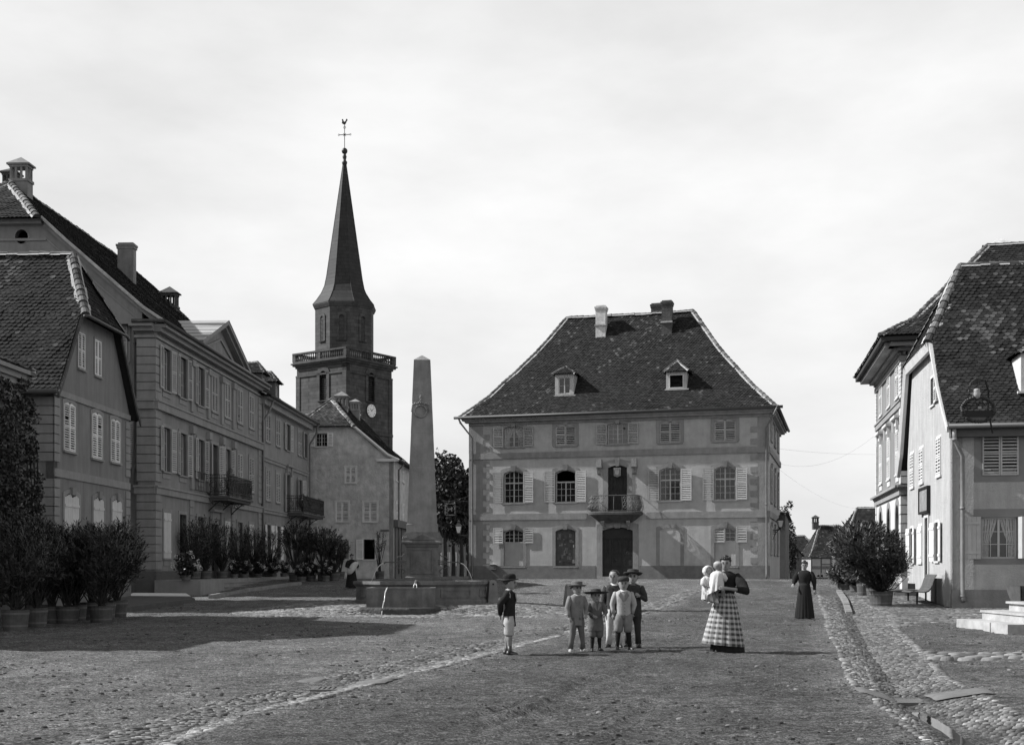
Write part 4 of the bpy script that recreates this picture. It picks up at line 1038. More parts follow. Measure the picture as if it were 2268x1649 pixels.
mb.wbox(WB, LB - .3, LB, -.5, HB, -14.6, -.28); mb.hexa([WB.p(LB - .3, HB, -.28), WB.p(LB, HB, -.28), WB.p(LB, HB, -14.3), WB.p(LB - .3, HB, -14.3), WB.p(LB - .3, 17.9, -7.1), WB.p(LB, 17.9, -7.1), WB.p(LB, 17.9, -7.5), WB.p(LB - .3, 17.9, -7.5)]); mb.wbox(WB, .3, LB - .3, -.5, 9, -14.6, -14.3); mb.wbox(WB, .4, LB - .3, 8.2, 8.3, -14.3, -.3); mb.build('wall', plaster_left, hb_)
WBG = Wall(*WB.p(.35, 0, -pw)[:2], -WB.n[0], -WB.n[1], 1); WBG.n = (-WB.u[0], -WB.u[1])   # gable wall towards the camera
GW = 13.9
# gable outline (s measured away from the street, z)
gp = [(0, -.5), (GW, -.5), (GW, 11.4), (10.2, 15.7), (3.9 - .0, 15.9)]
prof_g = [(-.72, 11.45), (.35, 12.25), (1.9, 13.75), (4.15, 16.0)]
gp = [(-.05, -.5), (GW, -.5), (GW, 11.3), (GW - 4.2, 15.9), (4.0, 15.9), (3.07, 15.02), (1.4, 13.55), (-.05, 12.3)]
ov = [(5.05 + .27 * math.cos(t), 14.45 + .42 * math.sin(t)) for t in [2 * math.pi * k / 16 for k in range(16)]]
ov = [(WBG.s_(48) + .28 * math.cos(t), WBG.z_(WBG.s_(48), 524) + .3 * math.sin(t)) for t in [2 * math.pi * k / 16 for k in range(16)]]
wall_mesh(hb_, WBG, gp, [ov], plaster_left)
mb = MB(); ring(mb, WBG, ov, [(a + (a - WBG.s_(48)) * .25, b) for a, b in ov], 0, .02, -.28)
mb.wbox(WBG, 4.0, GW - 4, 15.1, 15.2, -.02, .06); mb.wbox(WBG, 4.1, GW - 4.1, 15.75, 15.95, -.02, .3)
for (a, b), (c, d) in zip([(4.05, 15.95), (3.07, 15.06), (-.2, 12.25), (-.7, 11.85)], [(3.07, 15.06), (-.2, 12.25), (-.7, 11.85)]):
    for dz0, dz1, o_ in ((-.28, -.02, .16), (-.75, -.68, .05)):
        mb.hexa([WBG.p(c, d + dz0, -.02), WBG.p(a, b + dz0, -.02), WBG.p(a, b + dz0, o_), WBG.p(c, d + dz0, o_), WBG.p(c, d + dz1, -.02), WBG.p(a, b + dz1, -.02), WBG.p(a, b + dz1, o_), WBG.p(c, d + dz1, o_)])
clusters(mb, 'verge_moulding', stone_left, hb_)
s_w = WBG.s_(290); h_, wn = window(hb_, WBG, s_w + .25, WBG.z_(s_w, 1034), .9, WBG.z_(s_w, 934) - WBG.z_(s_w, 1034), sm_=stone_left, sw=.1, kind='dark', shut='closed', shm=shut_white, back=0, closed_o=.04, label='shuttered side window in the gap beside the gabled house')
s_w = WBG.s_(262); window(hb_, WBG, s_w, WBG.z_(s_w, 800), .8, 1.5, sm_=stone_left, sw=.12, kind='dark', shut='closed', shm=shut_left, back=0, closed_o=.04)
mb = MB(); q = lambda a, b, z0, z1, n_=8: [mb.wbox(WB, a, b, z0 + (z1 - z0) * k / n_ + .025, z0 + (z1 - z0) * (k + 1) / n_ - .012, -.02, .05) for k in range(n_)]
qg = lambda z0, z1, n_=8: [mb.wbox(WBG, -.72 - .04, .0, z0 + (z1 - z0) * k / n_ + .025, z0 + (z1 - z0) * (k + 1) / n_ - .012, pw * 0 + .02, .35 + .05) for k in range(n_)]
WBP = Wall(*WB.p(0, 0, 0)[:2], -WB.n[0], -WB.n[1], 1); WBP.n = WBG.n
for z0, z1, n_ in ((1.35, 4.5, 9), (5.0, 8.0, 8), (8.4, 10.9, 7)):
    q(-.04, .72, z0, z1, n_); q(LB - .7, LB, z0, z1, n_)
    for k in range(n_): mb.wbox(WBP, .0, .75, z0 + (z1 - z0) * k / n_ + .025, z0 + (z1 - z0) * (k + 1) / n_ - .012, -.02, .05)
pa, pb = WB.s_(423), WB.s_(515)
for a in (pa, pb):
    for k in range(9): mb.wbox(WB, a - .3, a + .3, 1.3 + .36 * k, 1.62 + .36 * k, -.02, .06)
clusters(mb, 'quoins', stone_left, hb_)
mb = MB()
for a in (pa, (colB[2] + colB[3]) / 2, (colB[3] + colB[4]) / 2, pb):
    mb.wbox(WB, a - .17, a + .17, 5.0, 7.75, -.02, .1); mb.wbox(WB, a - .26, a + .26, 7.5, 7.85, -.02, .2)
    mb.wbox(WB, a - .17, a + .17, 8.5, 10.75, -.02, .1); mb.wbox(WB, a - .26, a + .26, 10.55, 10.85, -.02, .18)
clusters(mb, 'pilaster', stone_left, hb_)
mb = MB()
for W_, L0, L_ in ((WB, -.06, LB), (WBP, -.0, .85)):
    band(mb, W_, L0, L_, 4.5, 4.85, .1); band(mb, W_, L0, L_, 8.0, 8.4, .16)
    mb.wbox(W_, L0, L_, 10.95, 11.05, -.02, .1); mb.wbox(W_, L0, L_, 11.2, 11.36, -.02, .28); mb.wbox(W_, L0, L_ + .1, 11.36, 11.5, -.02, .48); mb.wbox(W_, L0, L_, 1.15, 1.3, -.02, .08) if 0 else None
mb.build('cornice', stone_left, hb_)
mb = MB(); mb.wbox(WB, -.07, LB, -.3, 1.3, -.02, .07); mb.wbox(WBP, 0, .8, -.3, 1.3, -.02, .07); clusters(mb, 'plinth', dark_stone, hb_)
gutter(hb_, [WB.p(-.5, 11.55, .55), WB.p(LB, 11.55, .55)], .08); gutter(hb_, [WB.p(-.5, 11.55, .55), WB.p(-.5, 11.55, -.8)], .08)
# roof
mbb = MB(); ez = 11.55; rz_ = 18.3; half = 7.3
def RB(s, v, z): return WB.p(s, z, -v)
pf = [(0, 0), (.13, .10), (.55, .52), (1, 1)]
Lp, Rp = [], []
for hf, vf in pf: v = -.5 + (half + .5) * hf; z = ez + (rz_ - ez) * vf; Lp.append(RB(.0 if z < 16 else .0 + (z - 16) / 2.3 * 2.6, v, z)); Rp.append(RB(LB, v, z))
# split at half-hip base
i_ = next(k for k in range(len(Lp)) if Lp[k][2] > 16)
a, b = Vector(Lp[i_ - 1]), Vector(RB(0, -.5 + (half + .5) * pf[i_][0], ez + (rz_ - ez) * pf[i_][1])); t = (16.0 - a.z) / (b.z - a.z); hbp = a.lerp(b, t)
ra, rb = Vector(Rp[i_ - 1]), Vector(Rp[i_]); hrp = ra.lerp(rb, t)
Lp = [Vector(p) for p in Lp[:i_]] + [hbp] + [Vector(RB(2.6, half, rz_))]; Rp = [Vector(p) for p in Rp[:i_]] + [hrp, Vector(RB(LB, half, rz_))]
base = MB(); base.quad(RB(0, 0, ez - .02), RB(LB, 0, ez - .02), RB(LB, 14.6, ez - .02), RB(0, 14.6, ez - .02)); rfB = base.build('roof', tile_base, hb_)
tiles('tiles', Lp, Rp, rfB, .18, .15, lichen=.02, toneb=.6)
mirror = lambda P_: [Vector(RB((Vector(p) - Vector(RB(0, 0, 0))).dot(Vector((WB.u[0], WB.u[1], 0))), 2 * half + 1 - 1 - ((Vector(RB(0, 0, 0)) - Vector(p)).dot(Vector((WB.n[0], WB.n[1], 0)))), p.z)) for p in P_]
Lm, Rm = mirror(Lp), mirror(Rp); tiles('tiles', Rm, Lm, rfB, .36, .3)
hb0, hb1 = Vector(RB(-.3, 4.1 - .25, 15.95)), Vector(RB(-.3, 2 * half - 3.9, 15.95)); apx = Vector(RB(2.6, half, rz_))
hb0 = Lp[-2] + Vector((-WB.u[0] * .35, -WB.u[1] * .35, -.1)); hb1 = Lm[-2] + Vector((-WB.u[0] * .35, -WB.u[1] * .35, -.1))
tiles('tiles', [hb1, apx], [hb0, apx], rfB, .18, .15, lichen=.12, toneb=1.1)
ridge(rfB, [hb0, apx], r=.16); ridge(rfB, [hb1, apx], r=.16); ridge(rfB, [apx, Vector(RB(LB, half, rz_))], r=.12)
mb = MB()
for a, b in zip(Lp[:-1], Lp[1:-1]): mb.tube([a, b], .07, 5)
clusters(mb, 'verge', mortar_m, rfB, .12)
# chimneys
def chim_at(px, yt, s, v, w_, d, m_, st, W_=WB, root=hb_, z0=15, dz=0):
    x, y, _ = W_.p(s, 0, -v); x = (px - CX) / F * y; z = CH - (yt - HY) / F * y; return chimney(root, x, y, z0, z + dz, w_, d, m_, st, rz=math.atan2(WB.u[1], WB.u[0]) - math.pi / 2)
chim_at(47, 348, 3.0, 6.6, .8, .55, chim_grey, 'arcade'); chim_at(26, 372, 6.5, 8.2, .65, .6, brick_dark, 'arcade')
chim_at(281, 539, 8.6, 6.2, .78, .4, chim_grey, 'plain', z0=14.5); chim_at(376, 634, 15.2, 6.2, .85, .5, brick_dark, 'arcade', z0=14)
# pediment with its sheet metal roof
p0, p1, pc = WB.s_(431.7), WB.s_(531), WB.s_(482.5); pz = WB.z_(pc, 713); pe = 11.6
pc = (p0 + p1) / 2; pz = 11.6 + (WB.z_(WB.s_(482.5), 713) - 11.6)
mb = MB(); mb.prism(WB, [(p0, pe - .1), (p1, pe - .1), (pc, pz - .25)], -.4, .04); ped = mb.build('pediment', plaster_left, hb_)
mb = MB()
for a, b in ((p0 - .35, p1 + .35),): mb.wbox(WB, a, b, pe - .06, pe + .1, .0, .5)
for sg, e in ((1, p0), (-1, p1)):
    for off, o_, th in ((0, .5, .18), (.2, .34, .14), (.9, .12, .1)):
        ax, az, bx, bz = e + sg * (off * 1.35 - .35), pe + .02, pc, pz + .08 - off * .95
        mb.hexa([WB.p(ax, az, 0), WB.p(bx, bz - th, 0), WB.p(bx, bz - th, o_), WB.p(ax, az, o_), WB.p(ax, az + th, 0), WB.p(bx, bz, 0), WB.p(bx, bz, o_), WB.p(ax, az + th, o_)])
mb.build('raking_cornice', stone_left, ped)
mb = MB(); bk = -4.6
mb.quad(WB.p(p0 - .4, pe + .2, .52), WB.p(pc, pz + .12, .52), WB.p(pc, pz + .12, bk), WB.p(p0 - .4, pe + .2, -.9)); mb.quad(WB.p(p1 + .4, pe + .2, .52), WB.p(pc, pz + .12, .52), WB.p(pc, pz + .12, bk), WB.p(p1 + .4, pe + .2, -.9))
for k in range(1, 6):
    t = k / 6; o_ = .5 - t * 0
    for sg in (p0 - .4, p1 + .4):
        a = Vector(WB.p(sg + (pc - sg) * t, pe + .22 + (pz - pe - .1) * t, .5)); b = Vector(WB.p(sg + (pc - sg) * t, pe + .22 + (pz - pe - .1) * t, -.9 + (bk + .9) * t)); mb.tube([a, b], .02, 4)
mb.build('pediment_roof', zinc, ped)
# balcony
def iron_balcony(root, W, s0, s1, z, dep, plants=0, floor_m=dark_stone):
    mb = MB(); mb.wbox(W, s0 - .08, s1 + .08, z - .1, z, 0, dep + .06); mb.wbox(W, s0, s1, z - .22, z - .1, 0, dep - .05)
    b = mb.build('balcony', floor_m, root); mb = MB()
    for pa_, pb_ in ((W.p(s0, 0, .05), W.p(s0, 0, dep)), (W.p(s0, 0, dep), W.p(s1, 0, dep)), (W.p(s1, 0, dep), W.p(s1, 0, .05))):
        a, c = Vector((pa_[0], pa_[1], z)), Vector((pb_[0], pb_[1], z)); L = (c - a).length; d = (c - a).normalized(); up = Vector((0, 0, 1))
        for zz_ in (.06, .2, .85, 1.0): mb.tube([a + up * zz_, c + up * zz_], .018, 4)
        n = max(2, int(L / .11))
        for k in range(n + 1): mb.tube([a + d * (L * k / n) + up * .06, a + d * (L * k / n) + up * 1.0], .011, 4)
        n = max(1, int(L / .4))
        for k in range(n):
            cc = a + d * (L * (k + .5) / n) + up * .52
            for rr in (.17, .1): mb.tube([cc + d * (rr * math.cos(t)) + up * (rr * 1.5 * math.sin(t)) for t in [i * math.pi / 5 for i in range(11)]], .014, 4)
    for s_ in (s0 + .15, (s0 + s1) / 2, s1 - .15):
        pts = [W.p(s_, z - .1 - .62 * (1 - t) ** 1.7, .04 + (dep - .1) * t) for t in (0, .2, .4, .6, .8, 1)]; mb.tube(pts, .03, 5)
        scroll(mb, W, s_, z - .32, .3, .14, 1, 1.4, .018); scroll(mb, W, s_, z - .24, .62, .09, -1, 1.4, .015)
    mb.build('railing', iron, b); return b
iron_balcony(hb_, WB, colB[3] - 1.25, colB[4] + .75, 4.85, 1.05)
mb = MB()
for k in range(9): x = pa + .25 + (colB[3] - 1.45 - pa - .25) * k / 8; mb.tube([WB.p(x, 5.0, .12), WB.p(x, 5.85, .12)], .012, 4); 
for zz_ in (5.0, 5.85): mb.tube([WB.p(pa + .2, zz_, .12), WB.p(colB[3] - 1.4, zz_, .12)], .02, 4)
mb.build('window_railing', iron, hb_)
pipe(hb_, [WBG.p(.2, 11.4, .3), WBG.p(.25, 10.8, .08), WBG.p(.25, 8, .08), WBG.p(.3, 4.9, .08), WBG.p(.1, 4.7, .12), WBG.p(.12, 3, .1), WBG.p(.12, .6, .1)], .055)
pipe(hb_, [WB.p(LB + .05, 11.2, .3), WB.p(LB + .05, 10.6, .12), WB.p(LB + .05, 5, .12), WB.p(LB + .05, .8, .12)], .06)
# terrace with steps
ter = empty('stone_terrace', (-13, 55, .4), 'low stone terrace with three long steps before the pedimented house', 'terrace')
mb = MB(); mb.wbox(WB, -.3, 3.2, -.2, .93, .08, 2.0); mb.wbox(WB, 3.2, 20.0, -.2, .93, .08, 1.3); mb.wbox(WB, 19.4, 19.8, -.1, 1.1, 1.3, 2.3); mb.build('platform', stone_left, ter)
for k, (z, o_) in enumerate(((.78, 1.65), (.6, 2.0), (.43, 2.35))):
    mb = MB(); mb.wbox(WB, 3.2, 19.4, 0, z, 1.3 if k == 0 else 1.3 + .35 * k, o_); mb.wbox(WB, 3.2, 19.4, z - .04, z + .004, o_ - .02, o_ + .03); mb.build('step', stone_left, ter)
# ================================================================ next house in the row
WE = WB.at(LB + .08, -.12); LE = 12.75
he = empty('row_house', (-15.5, 73, .8), 'plain three storey row house with two roof dormers and a corner balcony', 'house')
colE = [WE.s_(c) for c in (593.5, 615.5, 637, 663.5)]; 
z0a, z1a = WE.z_(colE[0], 979), WE.z_(colE[0], 917); z0b, z1b = WE.z_(colE[0], 1108), WE.z_(colE[0], 1039)
holes = []
for i, s in enumerate(colE):
    k1 = dict(sm_=stone_left, sw=.12, shm=shut_left, shw=.52)
    h_, _ = window(he, WE, s, z0a, 1.05, z1a - z0a, shut='open' if i in (2,) else 'closed', kind='sash' if i == 2 else 'dark', closed_o=.0, **k1); holes.append(h_)
    if i == 2: h_, _ = window(he, WE, s, 4.85, 1.05, z1b - 4.85 + .1, shut='open', kind='dark', head=.3, sill=0, **k1)
    elif i == 3: h_, _ = window(he, WE, s, z0b, 1.05, z1b - z0b, shut='ajar', kind='sash', **k1)
    else: h_, _ = window(he, WE, s, z0b, 1.05, z1b - z0b, shut='closed', kind='dark', closed_o=.0, **k1)
    holes.append(h_)
    if i in (0, 1): h_, _ = window(he, WE, s, 1.9, 1.0, 2.0, kind='sash', shut='open', louv=False, sm_=stone_left, shm=shut_bright, sw=.12)
    else: h_, wn = window(he, WE, s, .95, 1.1, 2.7, kind='door', sm_=stone_left, sw=.12, sill=0, nm='doorway'); panel_door(wn, WE, s, .95, 1.1, 2.7, 0, 2)
    holes.append(h_)
s = WE.s_(676); h_, _ = window(he, WE, s, z0a, 1.0, z1a - z0a, shut='open', kind='sash', sm_=stone_left, sw=.1, shm=shut_left, shw=.4); holes.append(h_)
wall_mesh(he, WE, [(0, 0), (LE, 0), (LE, 10.9), (0, 10.9)], holes, plaster_left)
mb = MB(); mb.wbox(WE, 0, .3, 0, 10.9, -9, -.28); mb.wbox(WE, LE - .3, LE, 0, 10.9, -9, -.28); mb.wbox(WE, .3, LE - .3, 0, 10.9, -9, -8.7); mb.wbox(WE, .3, LE - .3, 7.5, 7.6, -8.7, -.3); mb.build('wall', plaster_left, he)
mb = MB(); band(mb, WE, 0, LE, 7.5, 7.75, .08); band(mb, WE, 0, LE, 4.55, 4.8, .1); mb.wbox(WE, -.1, LE + .3, 10.6, 10.9, -.1, .35); mb.wbox(WE, -.1, LE + .5, 10.9, 11.05, -.1, .6); mb.build('cornice', stone_left, he)
rfE, PE = hip_roof(he, WE, 0, LE, 9, 11.05, 14.6, .05, 3.2, 4.5, [(0, 0), (.2, .14), (1, 1)], over=.65, faces='fl', toneb=.8)
tiles('tiles', PE['d'], PE['c'], rfE, .36, .3)
tiles('tiles', PE['c'], PE['b'], rfE, .18, .15)
gutter(he, [WE.p(-.1, 11.05, .7), WE.p(LE + .6, 11.05, .7)], .085)
for pxx, yb in ((582, 878), (611, 925)):
    V1 = WE.at(0, -.9); s = V1.s_(pxx + 3) ; dormer(he, WE, s, .9, 11.75, 13.0, 13.75, 1.15, 3.2, glazed=True, m=dark_stone)
pipe(he, [WE.p(LE + .3, 10.95, .65), WE.p(LE + .2, 10.4, .6), WE.p(LE + .1, 9.6, .15), WE.p(LE + .1, 5, .15), WE.p(LE + .1, 1.0, .15)], .07)
pipe(he, [WE.p(.9, 10.95, .6), WE.p(.6, 10.2, .4), WE.p(.25, 9.6, .12), WE.p(.25, 5, .12), WE.p(.25, 1.0, .12)], .06)
iron_balcony(he, WE, WE.s_(632), LE + .1, 4.85, 1.1)
# ================================================================ gabled house, front left
WA = Wall(-15.16, 40, .03, .9995, 1); LA = 7.2; ZA = 7.43
WA2 = Wall(-15.16, 40, -.9995, .03, -1)
ha = empty('gabled_house', (-18, 43, .2), 'two storey grey house with half-hipped tile roof behind the oleander tubs', 'house')
holes = []
for pc_, yb, yt in ((153, 999.5, 891.5), (214, 1016, 914), (254.5, 1024, 928)):
    s = WA.s_(pc_); z0, z1 = WA.z_(s, yb), WA.z_(s, yt)
    h_, _ = window(ha, WA, s, z0, .97, z1 - z0, .1, shut='closed', kind='dark', shm=shut_bright, sm_=stone_left, sw=.13, closed_o=.0, sill=.06, sp=.075); holes.append(h_)
for pc_, yt, w_ in ((158, 1092, 1.27), (217.5, 1100, 1.02), (258, 1104, 1.02)):
    s = WA.s_(pc_); z1 = WA.z_(s, yt); h_, _ = window(ha, WA, s, 1.4, w_, z1 - 1.4, .15, shut='closed', kind='dark', shm=shut_white, louv=False, sm_=stone_left, sw=.13, closed_o=.0, key=w_ > 1); holes.append(h_)
for pc_, yb, yt in ((179.5, 817, 736), (216, 833, 753)):
    s = WA.s_(pc_); z0, z1 = WA.z_(s, yb), WA.z_(s, yt); h_, _ = window(ha, WA, s, z0, .64, z1 - z0, 0, shut='closed', kind='dark', shm=shut_bright, sm_=stone_left, sw=.06, closed_o=.0, sp=.07); holes.append(h_)
a0, a1, zh = 1.8, 5.43, 10.25
wall_mesh(ha, WA, [(0, -.5), (LA, -.5), (LA, ZA), (a1, zh), (a0, zh), (0, ZA)], holes, plaster_a)
wall_mesh(ha, WA2, [(0, -.5), (9, -.5), (9, ZA), (0, ZA)], [], plaster_a)
mb = MB(); mb.wbox(WA, LA - .28, LA, -.5, ZA, -10, -.28); mb.build('wall', plaster_a, ha)
mb = MB(); band(mb, WA, .0, LA, WA.z_(0, 1054), WA.z_(0, 1036), .05, False); band(mb, WA, .0, LA, ZA - .25, ZA - .05, .06, False)
clusters(mb, 'string_course', stone_left, ha)
mb = MB()
for z0, z1, n_ in ((1.0, 4.4, 11), (4.95, 7.1, 7)):
    for k in range(n_):
        a, b = z0 + (z1 - z0) * k / n_ + .02, z0 + (z1 - z0) * (k + 1) / n_ - .01
        mb.wbox(WA, -.04, .42, a, b, -.02, .04); mb.wbox(WA2, -.03, 1.15, a, b, -.02, .04); mb.wbox(WA, LA - .45, LA + .02, a, b, -.02, .04)
clusters(mb, 'quoins', stone_left, ha)
er = 12.75; mid = LA / 2; zo = ZA + .02
def RA(s, o_, z): return Vector(WA.p(s, z, o_))
base = MB(); base.quad(RA(-.35, -.15, 7.22), RA(LA + .35, -.15, 7.22), RA(LA + .35, -9, 6.62), RA(-.35, -9, 6.62)); rfA = base.build('roof', tile_base, ha)
def fs_(t): return -.4 + (mid + .4) * t
ps = [(0, 0), (.12, .10), (.535, .545), (1, 1)]; zz_ = [7.22 + (er - 7.22) * b for a, b in ps]; ss_ = [fs_(a) for a, b in ps]
front_L = [RA(s, -9, z) for s, z in zip(ss_, zz_)]; front_R = [RA(ss_[0], .28, zz_[0]), RA(ss_[1], .26, zz_[1]), RA(ss_[2], .24, zz_[2]), RA(mid, -.8, er)]
tiles('tiles', front_L, front_R, rfA, .185, .165, lichen=.11, toneb=.85, O=(-20, 36, 0))
bL = [RA(LA - s, .28 if k < 3 else -.75, z) for k, (s, z) in enumerate(zip(ss_, zz_))]; bR = [RA(LA - s, -9, z) for s, z in zip(ss_, zz_)]; tiles('tiles', bL, bR, rfA, .3, .28)
h0, h1, ap = front_R[2] + Vector((.14, 0, -.06)), bL[2] + Vector((.14, 0, -.06)), front_R[3]
tiles('tiles', [h0, ap], [h1, ap], rfA, .17, .15, lichen=.03, toneb=.7)
ridge(rfA, [h0, ap], r=.15, seg=.32); ridge(rfA, [h1, ap], r=.13); ridge(rfA, [RA(mid, -9, er), ap], r=.13, seg=.4)
mb = MB()
for P_ in (front_R[:3], bL[:3]):
    for a, b in zip(P_, P_[1:]): mb.hexa([a + Vector((.0, 0, -.22)), a + Vector((.06, 0, -.22)), b + Vector((.06, 0, -.22)), b + Vector((0, 0, -.22)), a, a + Vector((.06, 0, 0)), b + Vector((.06, 0, 0)), b])
    
clusters(mb, 'bargeboard', wood_mid, rfA); gutter(ha, [h0 + Vector((.08, -.3, -.12)), h0 + Vector((.1, 0, -.04)), h1 + Vector((.1, 0, -.04)), h1 + Vector((.08, .3, -.12))], .06); gutter(ha, [WA2.p(-.3, 7.2, .5), WA2.p(9, 7.2, .5)], .07)
mb = MB(); mb.wbox(WA, -.05, LA + .05, -.3, .75, -.02, .05); mb.wbox(WA2, -.05, 9, -.3, .75, -.02, .05); clusters(mb, 'plinth', plinth_m, ha)
# ================================================================ house at the left margin (mostly outside the frame)
WZ = Wall(-15.06, 22.2, .03, .9995, 1); LZ = 13.8; CZ = 7.28
hz = empty('ivy_house', (-17, 28, 0), 'house at the left margin with moulded cornice and ivy at its corner', 'house')
h1_, _ = window(hz, WZ, 2.0, 1.2, 1.1, 2.0, shut='open', sm_=stone_left); h2_, _ = window(hz, WZ, 5.2, 1.2, 1.1, 2.0, shut='open', sm_=stone_left)
wall_mesh(hz, WZ, [(0, -.3), (LZ, -.3), (LZ, CZ), (0, CZ)], [h1_, h2_], plaster_a)
mb = MB(); mb.wbox(WZ, 0, .3, -.3, CZ, -8, -.28); mb.wbox(WZ, LZ - .3, LZ, -.3, CZ, -8, -.28); mb.build('wall', plaster_a, hz)
WZe = WZ.turn(LZ, 1)
mb = MB(); 
for W_, L_ in ((WZ, LZ), (WZe, 8)):
    for z0, z1, o_ in ((CZ - .8, CZ - .7, .06), (CZ - .45, CZ - .28, .12), (CZ - .28, CZ - .12, .22), (CZ - .12, CZ, .34)): mb.wbox(W_, -o_ + .0 if W_ is WZe else 0, L_ + (o_ if W_ is WZ else 0), z0, z1, -.05, o_)
mb.build('cornice', stone_left, hz)
hip_roof(hz, WZ, 0, LZ, 8, CZ + .02, 13.4, 5.5, 3.7, 4, [(0, 0), (.36, .09), (1, 1)], over=.3, tw=.3, ex=.28)
# ================================================================ house with rough render, middle left
WF = Wall(-8.06, 82, -.998, .059, -1); WF2 = Wall(-8.06, 82, .059, .998, 1); 
hf_ = empty('rendered_house', (-12.6, 86, .7), 'rough-rendered gable house with half-hipped roof and pale shutters before the church', 'house')
WFW = 9.3; holes = []
def fw(x0, x1, yb, yt, **k):
    s0, s1 = WF.s_(x1), WF.s_(x0); sc = (s0 + s1) / 2; z0, z1 = WF.z_(sc, yb), WF.z_(sc, yt); h_, wn = window(hf_, WF, sc, z0, s1 - s0, z1 - z0, **k); holes.append(h_); return wn
fk = dict(sm_=mat('pale_window_stone', .5, var=.2, scale=4), sw=.1, shm=shut_bright)
wn = fw(699, 725, 988.5, 959, kind='sash', shut='open', shw=.38, **fk); fw(765, 788, 1069, 1034, kind='dark', shut='closed', **fk)
fw(744, 772, 1155, 1111, kind='dark', shut='closed', label='shuttered window with one louvre leaf hanging askew', **fk); fw(805, 835, 1155, 1111, kind='dark', shut='closed', **fk); fw(692, 702.5, 1157, 1115, kind='dark', shut='closed', **fk)
fw(748, 772.6, 1238, 1195, kind='sash', shut='left', curtain=True, louv=True, **fk); fw(805.5, 830, 1238, 1194, kind='dark', shut='open', shw=.45, **fk)
gx = lambda px: WF.s_(px)
wall_mesh(hf_, WF, [(0, 0), (WFW, 0), (WFW, 8.75), (WFW - 2.65, 11), (2.75, 11), (1.2, 9.55), (0, 8.75)], holes, plaster_f)
mb = MB(); mb.wbox(WF, WFW - .3, WFW, 0, 8.75, -14, -.28); mb.wbox(WF, 0, WFW, 0, 9, -14, -13.7); mb.build('wall', plaster_f, hf_)
holes = []
for px_, yb, yt in ((879, 1065, 1037), (879, 1158, 1112), (893, 1068, 1050), (893, 1160, 1118)):
    s = WF2.s_(px_); z0, z1 = WF2.z_(s, yb), WF2.z_(s, yt); h_, _ = window(hf_, WF2, s, z0, 1.0, min(1.7, z1 - z0) if z1 - z0 > 1 else 1.5, kind='dark', shut='closed', closed_o=0, **fk); holes.append(h_)
wall_mesh(hf_, WF2, [(0, 0), (13.7, 0), (13.7, 8.75), (0, 8.75)], holes, plaster_f)
rF = empty; RFp = lambda s, v, z: Vector(WF.p(s, z, -v)); mF = WFW / 2; zrF = 13.2; prf = [(0, 0), (.16, .09), (.62, .53), (1, 1)]
base = MB(); base.quad(RFp(-.4, .15, 8.7), RFp(WFW + .4, .15, 8.7), RFp(WFW + .4, 14, 8.7), RFp(-.4, 14, 8.7)); rfF = base.build('roof', tile_base, hf_)
sF = [-.45 + (mF + .45) * a for a, b in prf]; zF = [8.72 + (zrF - 8.72) * b for a, b in prf]
rv = [-.25, -.25, -.25, 2.0]
tiles('tiles', [RFp(s, v, z) for s, v, z in zip(sF, rv, zF)], [RFp(s, 14, z) for s, z in zip(sF, zF)], rfF, .18, .15, toneb=.7)
tiles('tiles', [RFp(WFW - s, 14, z) for s, z in zip(sF, zF)], [RFp(WFW - s, v, z) for s, v, z in zip(sF, rv, zF)], rfF, .3, .3)
q0, q1, q2 = RFp(sF[2] - .1, -.4, zF[2] - .08), RFp(WFW - sF[2] + .1, -.4, zF[2] - .08), RFp(mF, 2, zrF)
tiles('tiles', [q1, q2], [q0, q2], rfF, .18, .15, lichen=.2, toneb=1.5)
ridge(rfF, [q0, q2]); ridge(rfF, [q1, q2]); ridge(rfF, [q2, RFp(mF, 14, zrF)])
mb = MB()
for sgn in (0, 1):
    P_ = [RFp(s if not sgn else WFW - s, -.28, z - .04) for s, z in zip(sF[:3], zF[:3])]
    for a, b in zip(P_, P_[1:]): mb.tube([a, b], .1, 4)
mb.wbox(WF, -.35, 1.1, 8.62, 8.8, 0, .35); clusters(mb, 'verge', shut_white, rfF, .12)
gutter(hf_, [WF2.p(-.4, 8.7, .5), WF2.p(14, 8.7, .5)], .08); pipe(hf_, [WF2.p(1.9, 8.6, .45), WF2.p(1.9, 8.2, .1), WF2.p(1.9, 5, .1), WF2.p(1.9, 1, .1)], .06)
for px_, yt, v in ((757, 866, 5), (787, 883, 9)):
    y = 82 + v; x = (px_ - CX) / F * y; chimney(hf_, x, y, 11, CH - (yt - HY) / F * y, .85 if v < 6 else .65, .7, chim_grey, 'arcade')
mb = MB(); s0, s1 = WF.s_(863), WF.s_(842); mb.wbox(WF, s0, s1, WF.z_(0, 1177), WF.z_(0, 1171.5), .0, .04); pl = mb.build('street_plate', paper_m, hf_)
mb = MB()
for k in range(8): x = s0 + .06 + (s1 - s0 - .1) * k / 8; mb.wbox(WF, x, x + .035, WF.z_(0, 1176), WF.z_(0, 1172.5), .04, .045)
mb.build('lettering', ink, pl)
mb = MB(); mb.wbox(WF2, .5, 12, .6, 4.2, 0, .06); [mb.wbox(WF2, k, k + .15, .6, 4.3, .06, .12) for k in (.5, 3.2, 6.0, 9.0)]; mb.wbox(WF2, .2, 12.4, 4.2, 4.7, 0, .3); mb.build('shop_front', dark_stone, hf_)
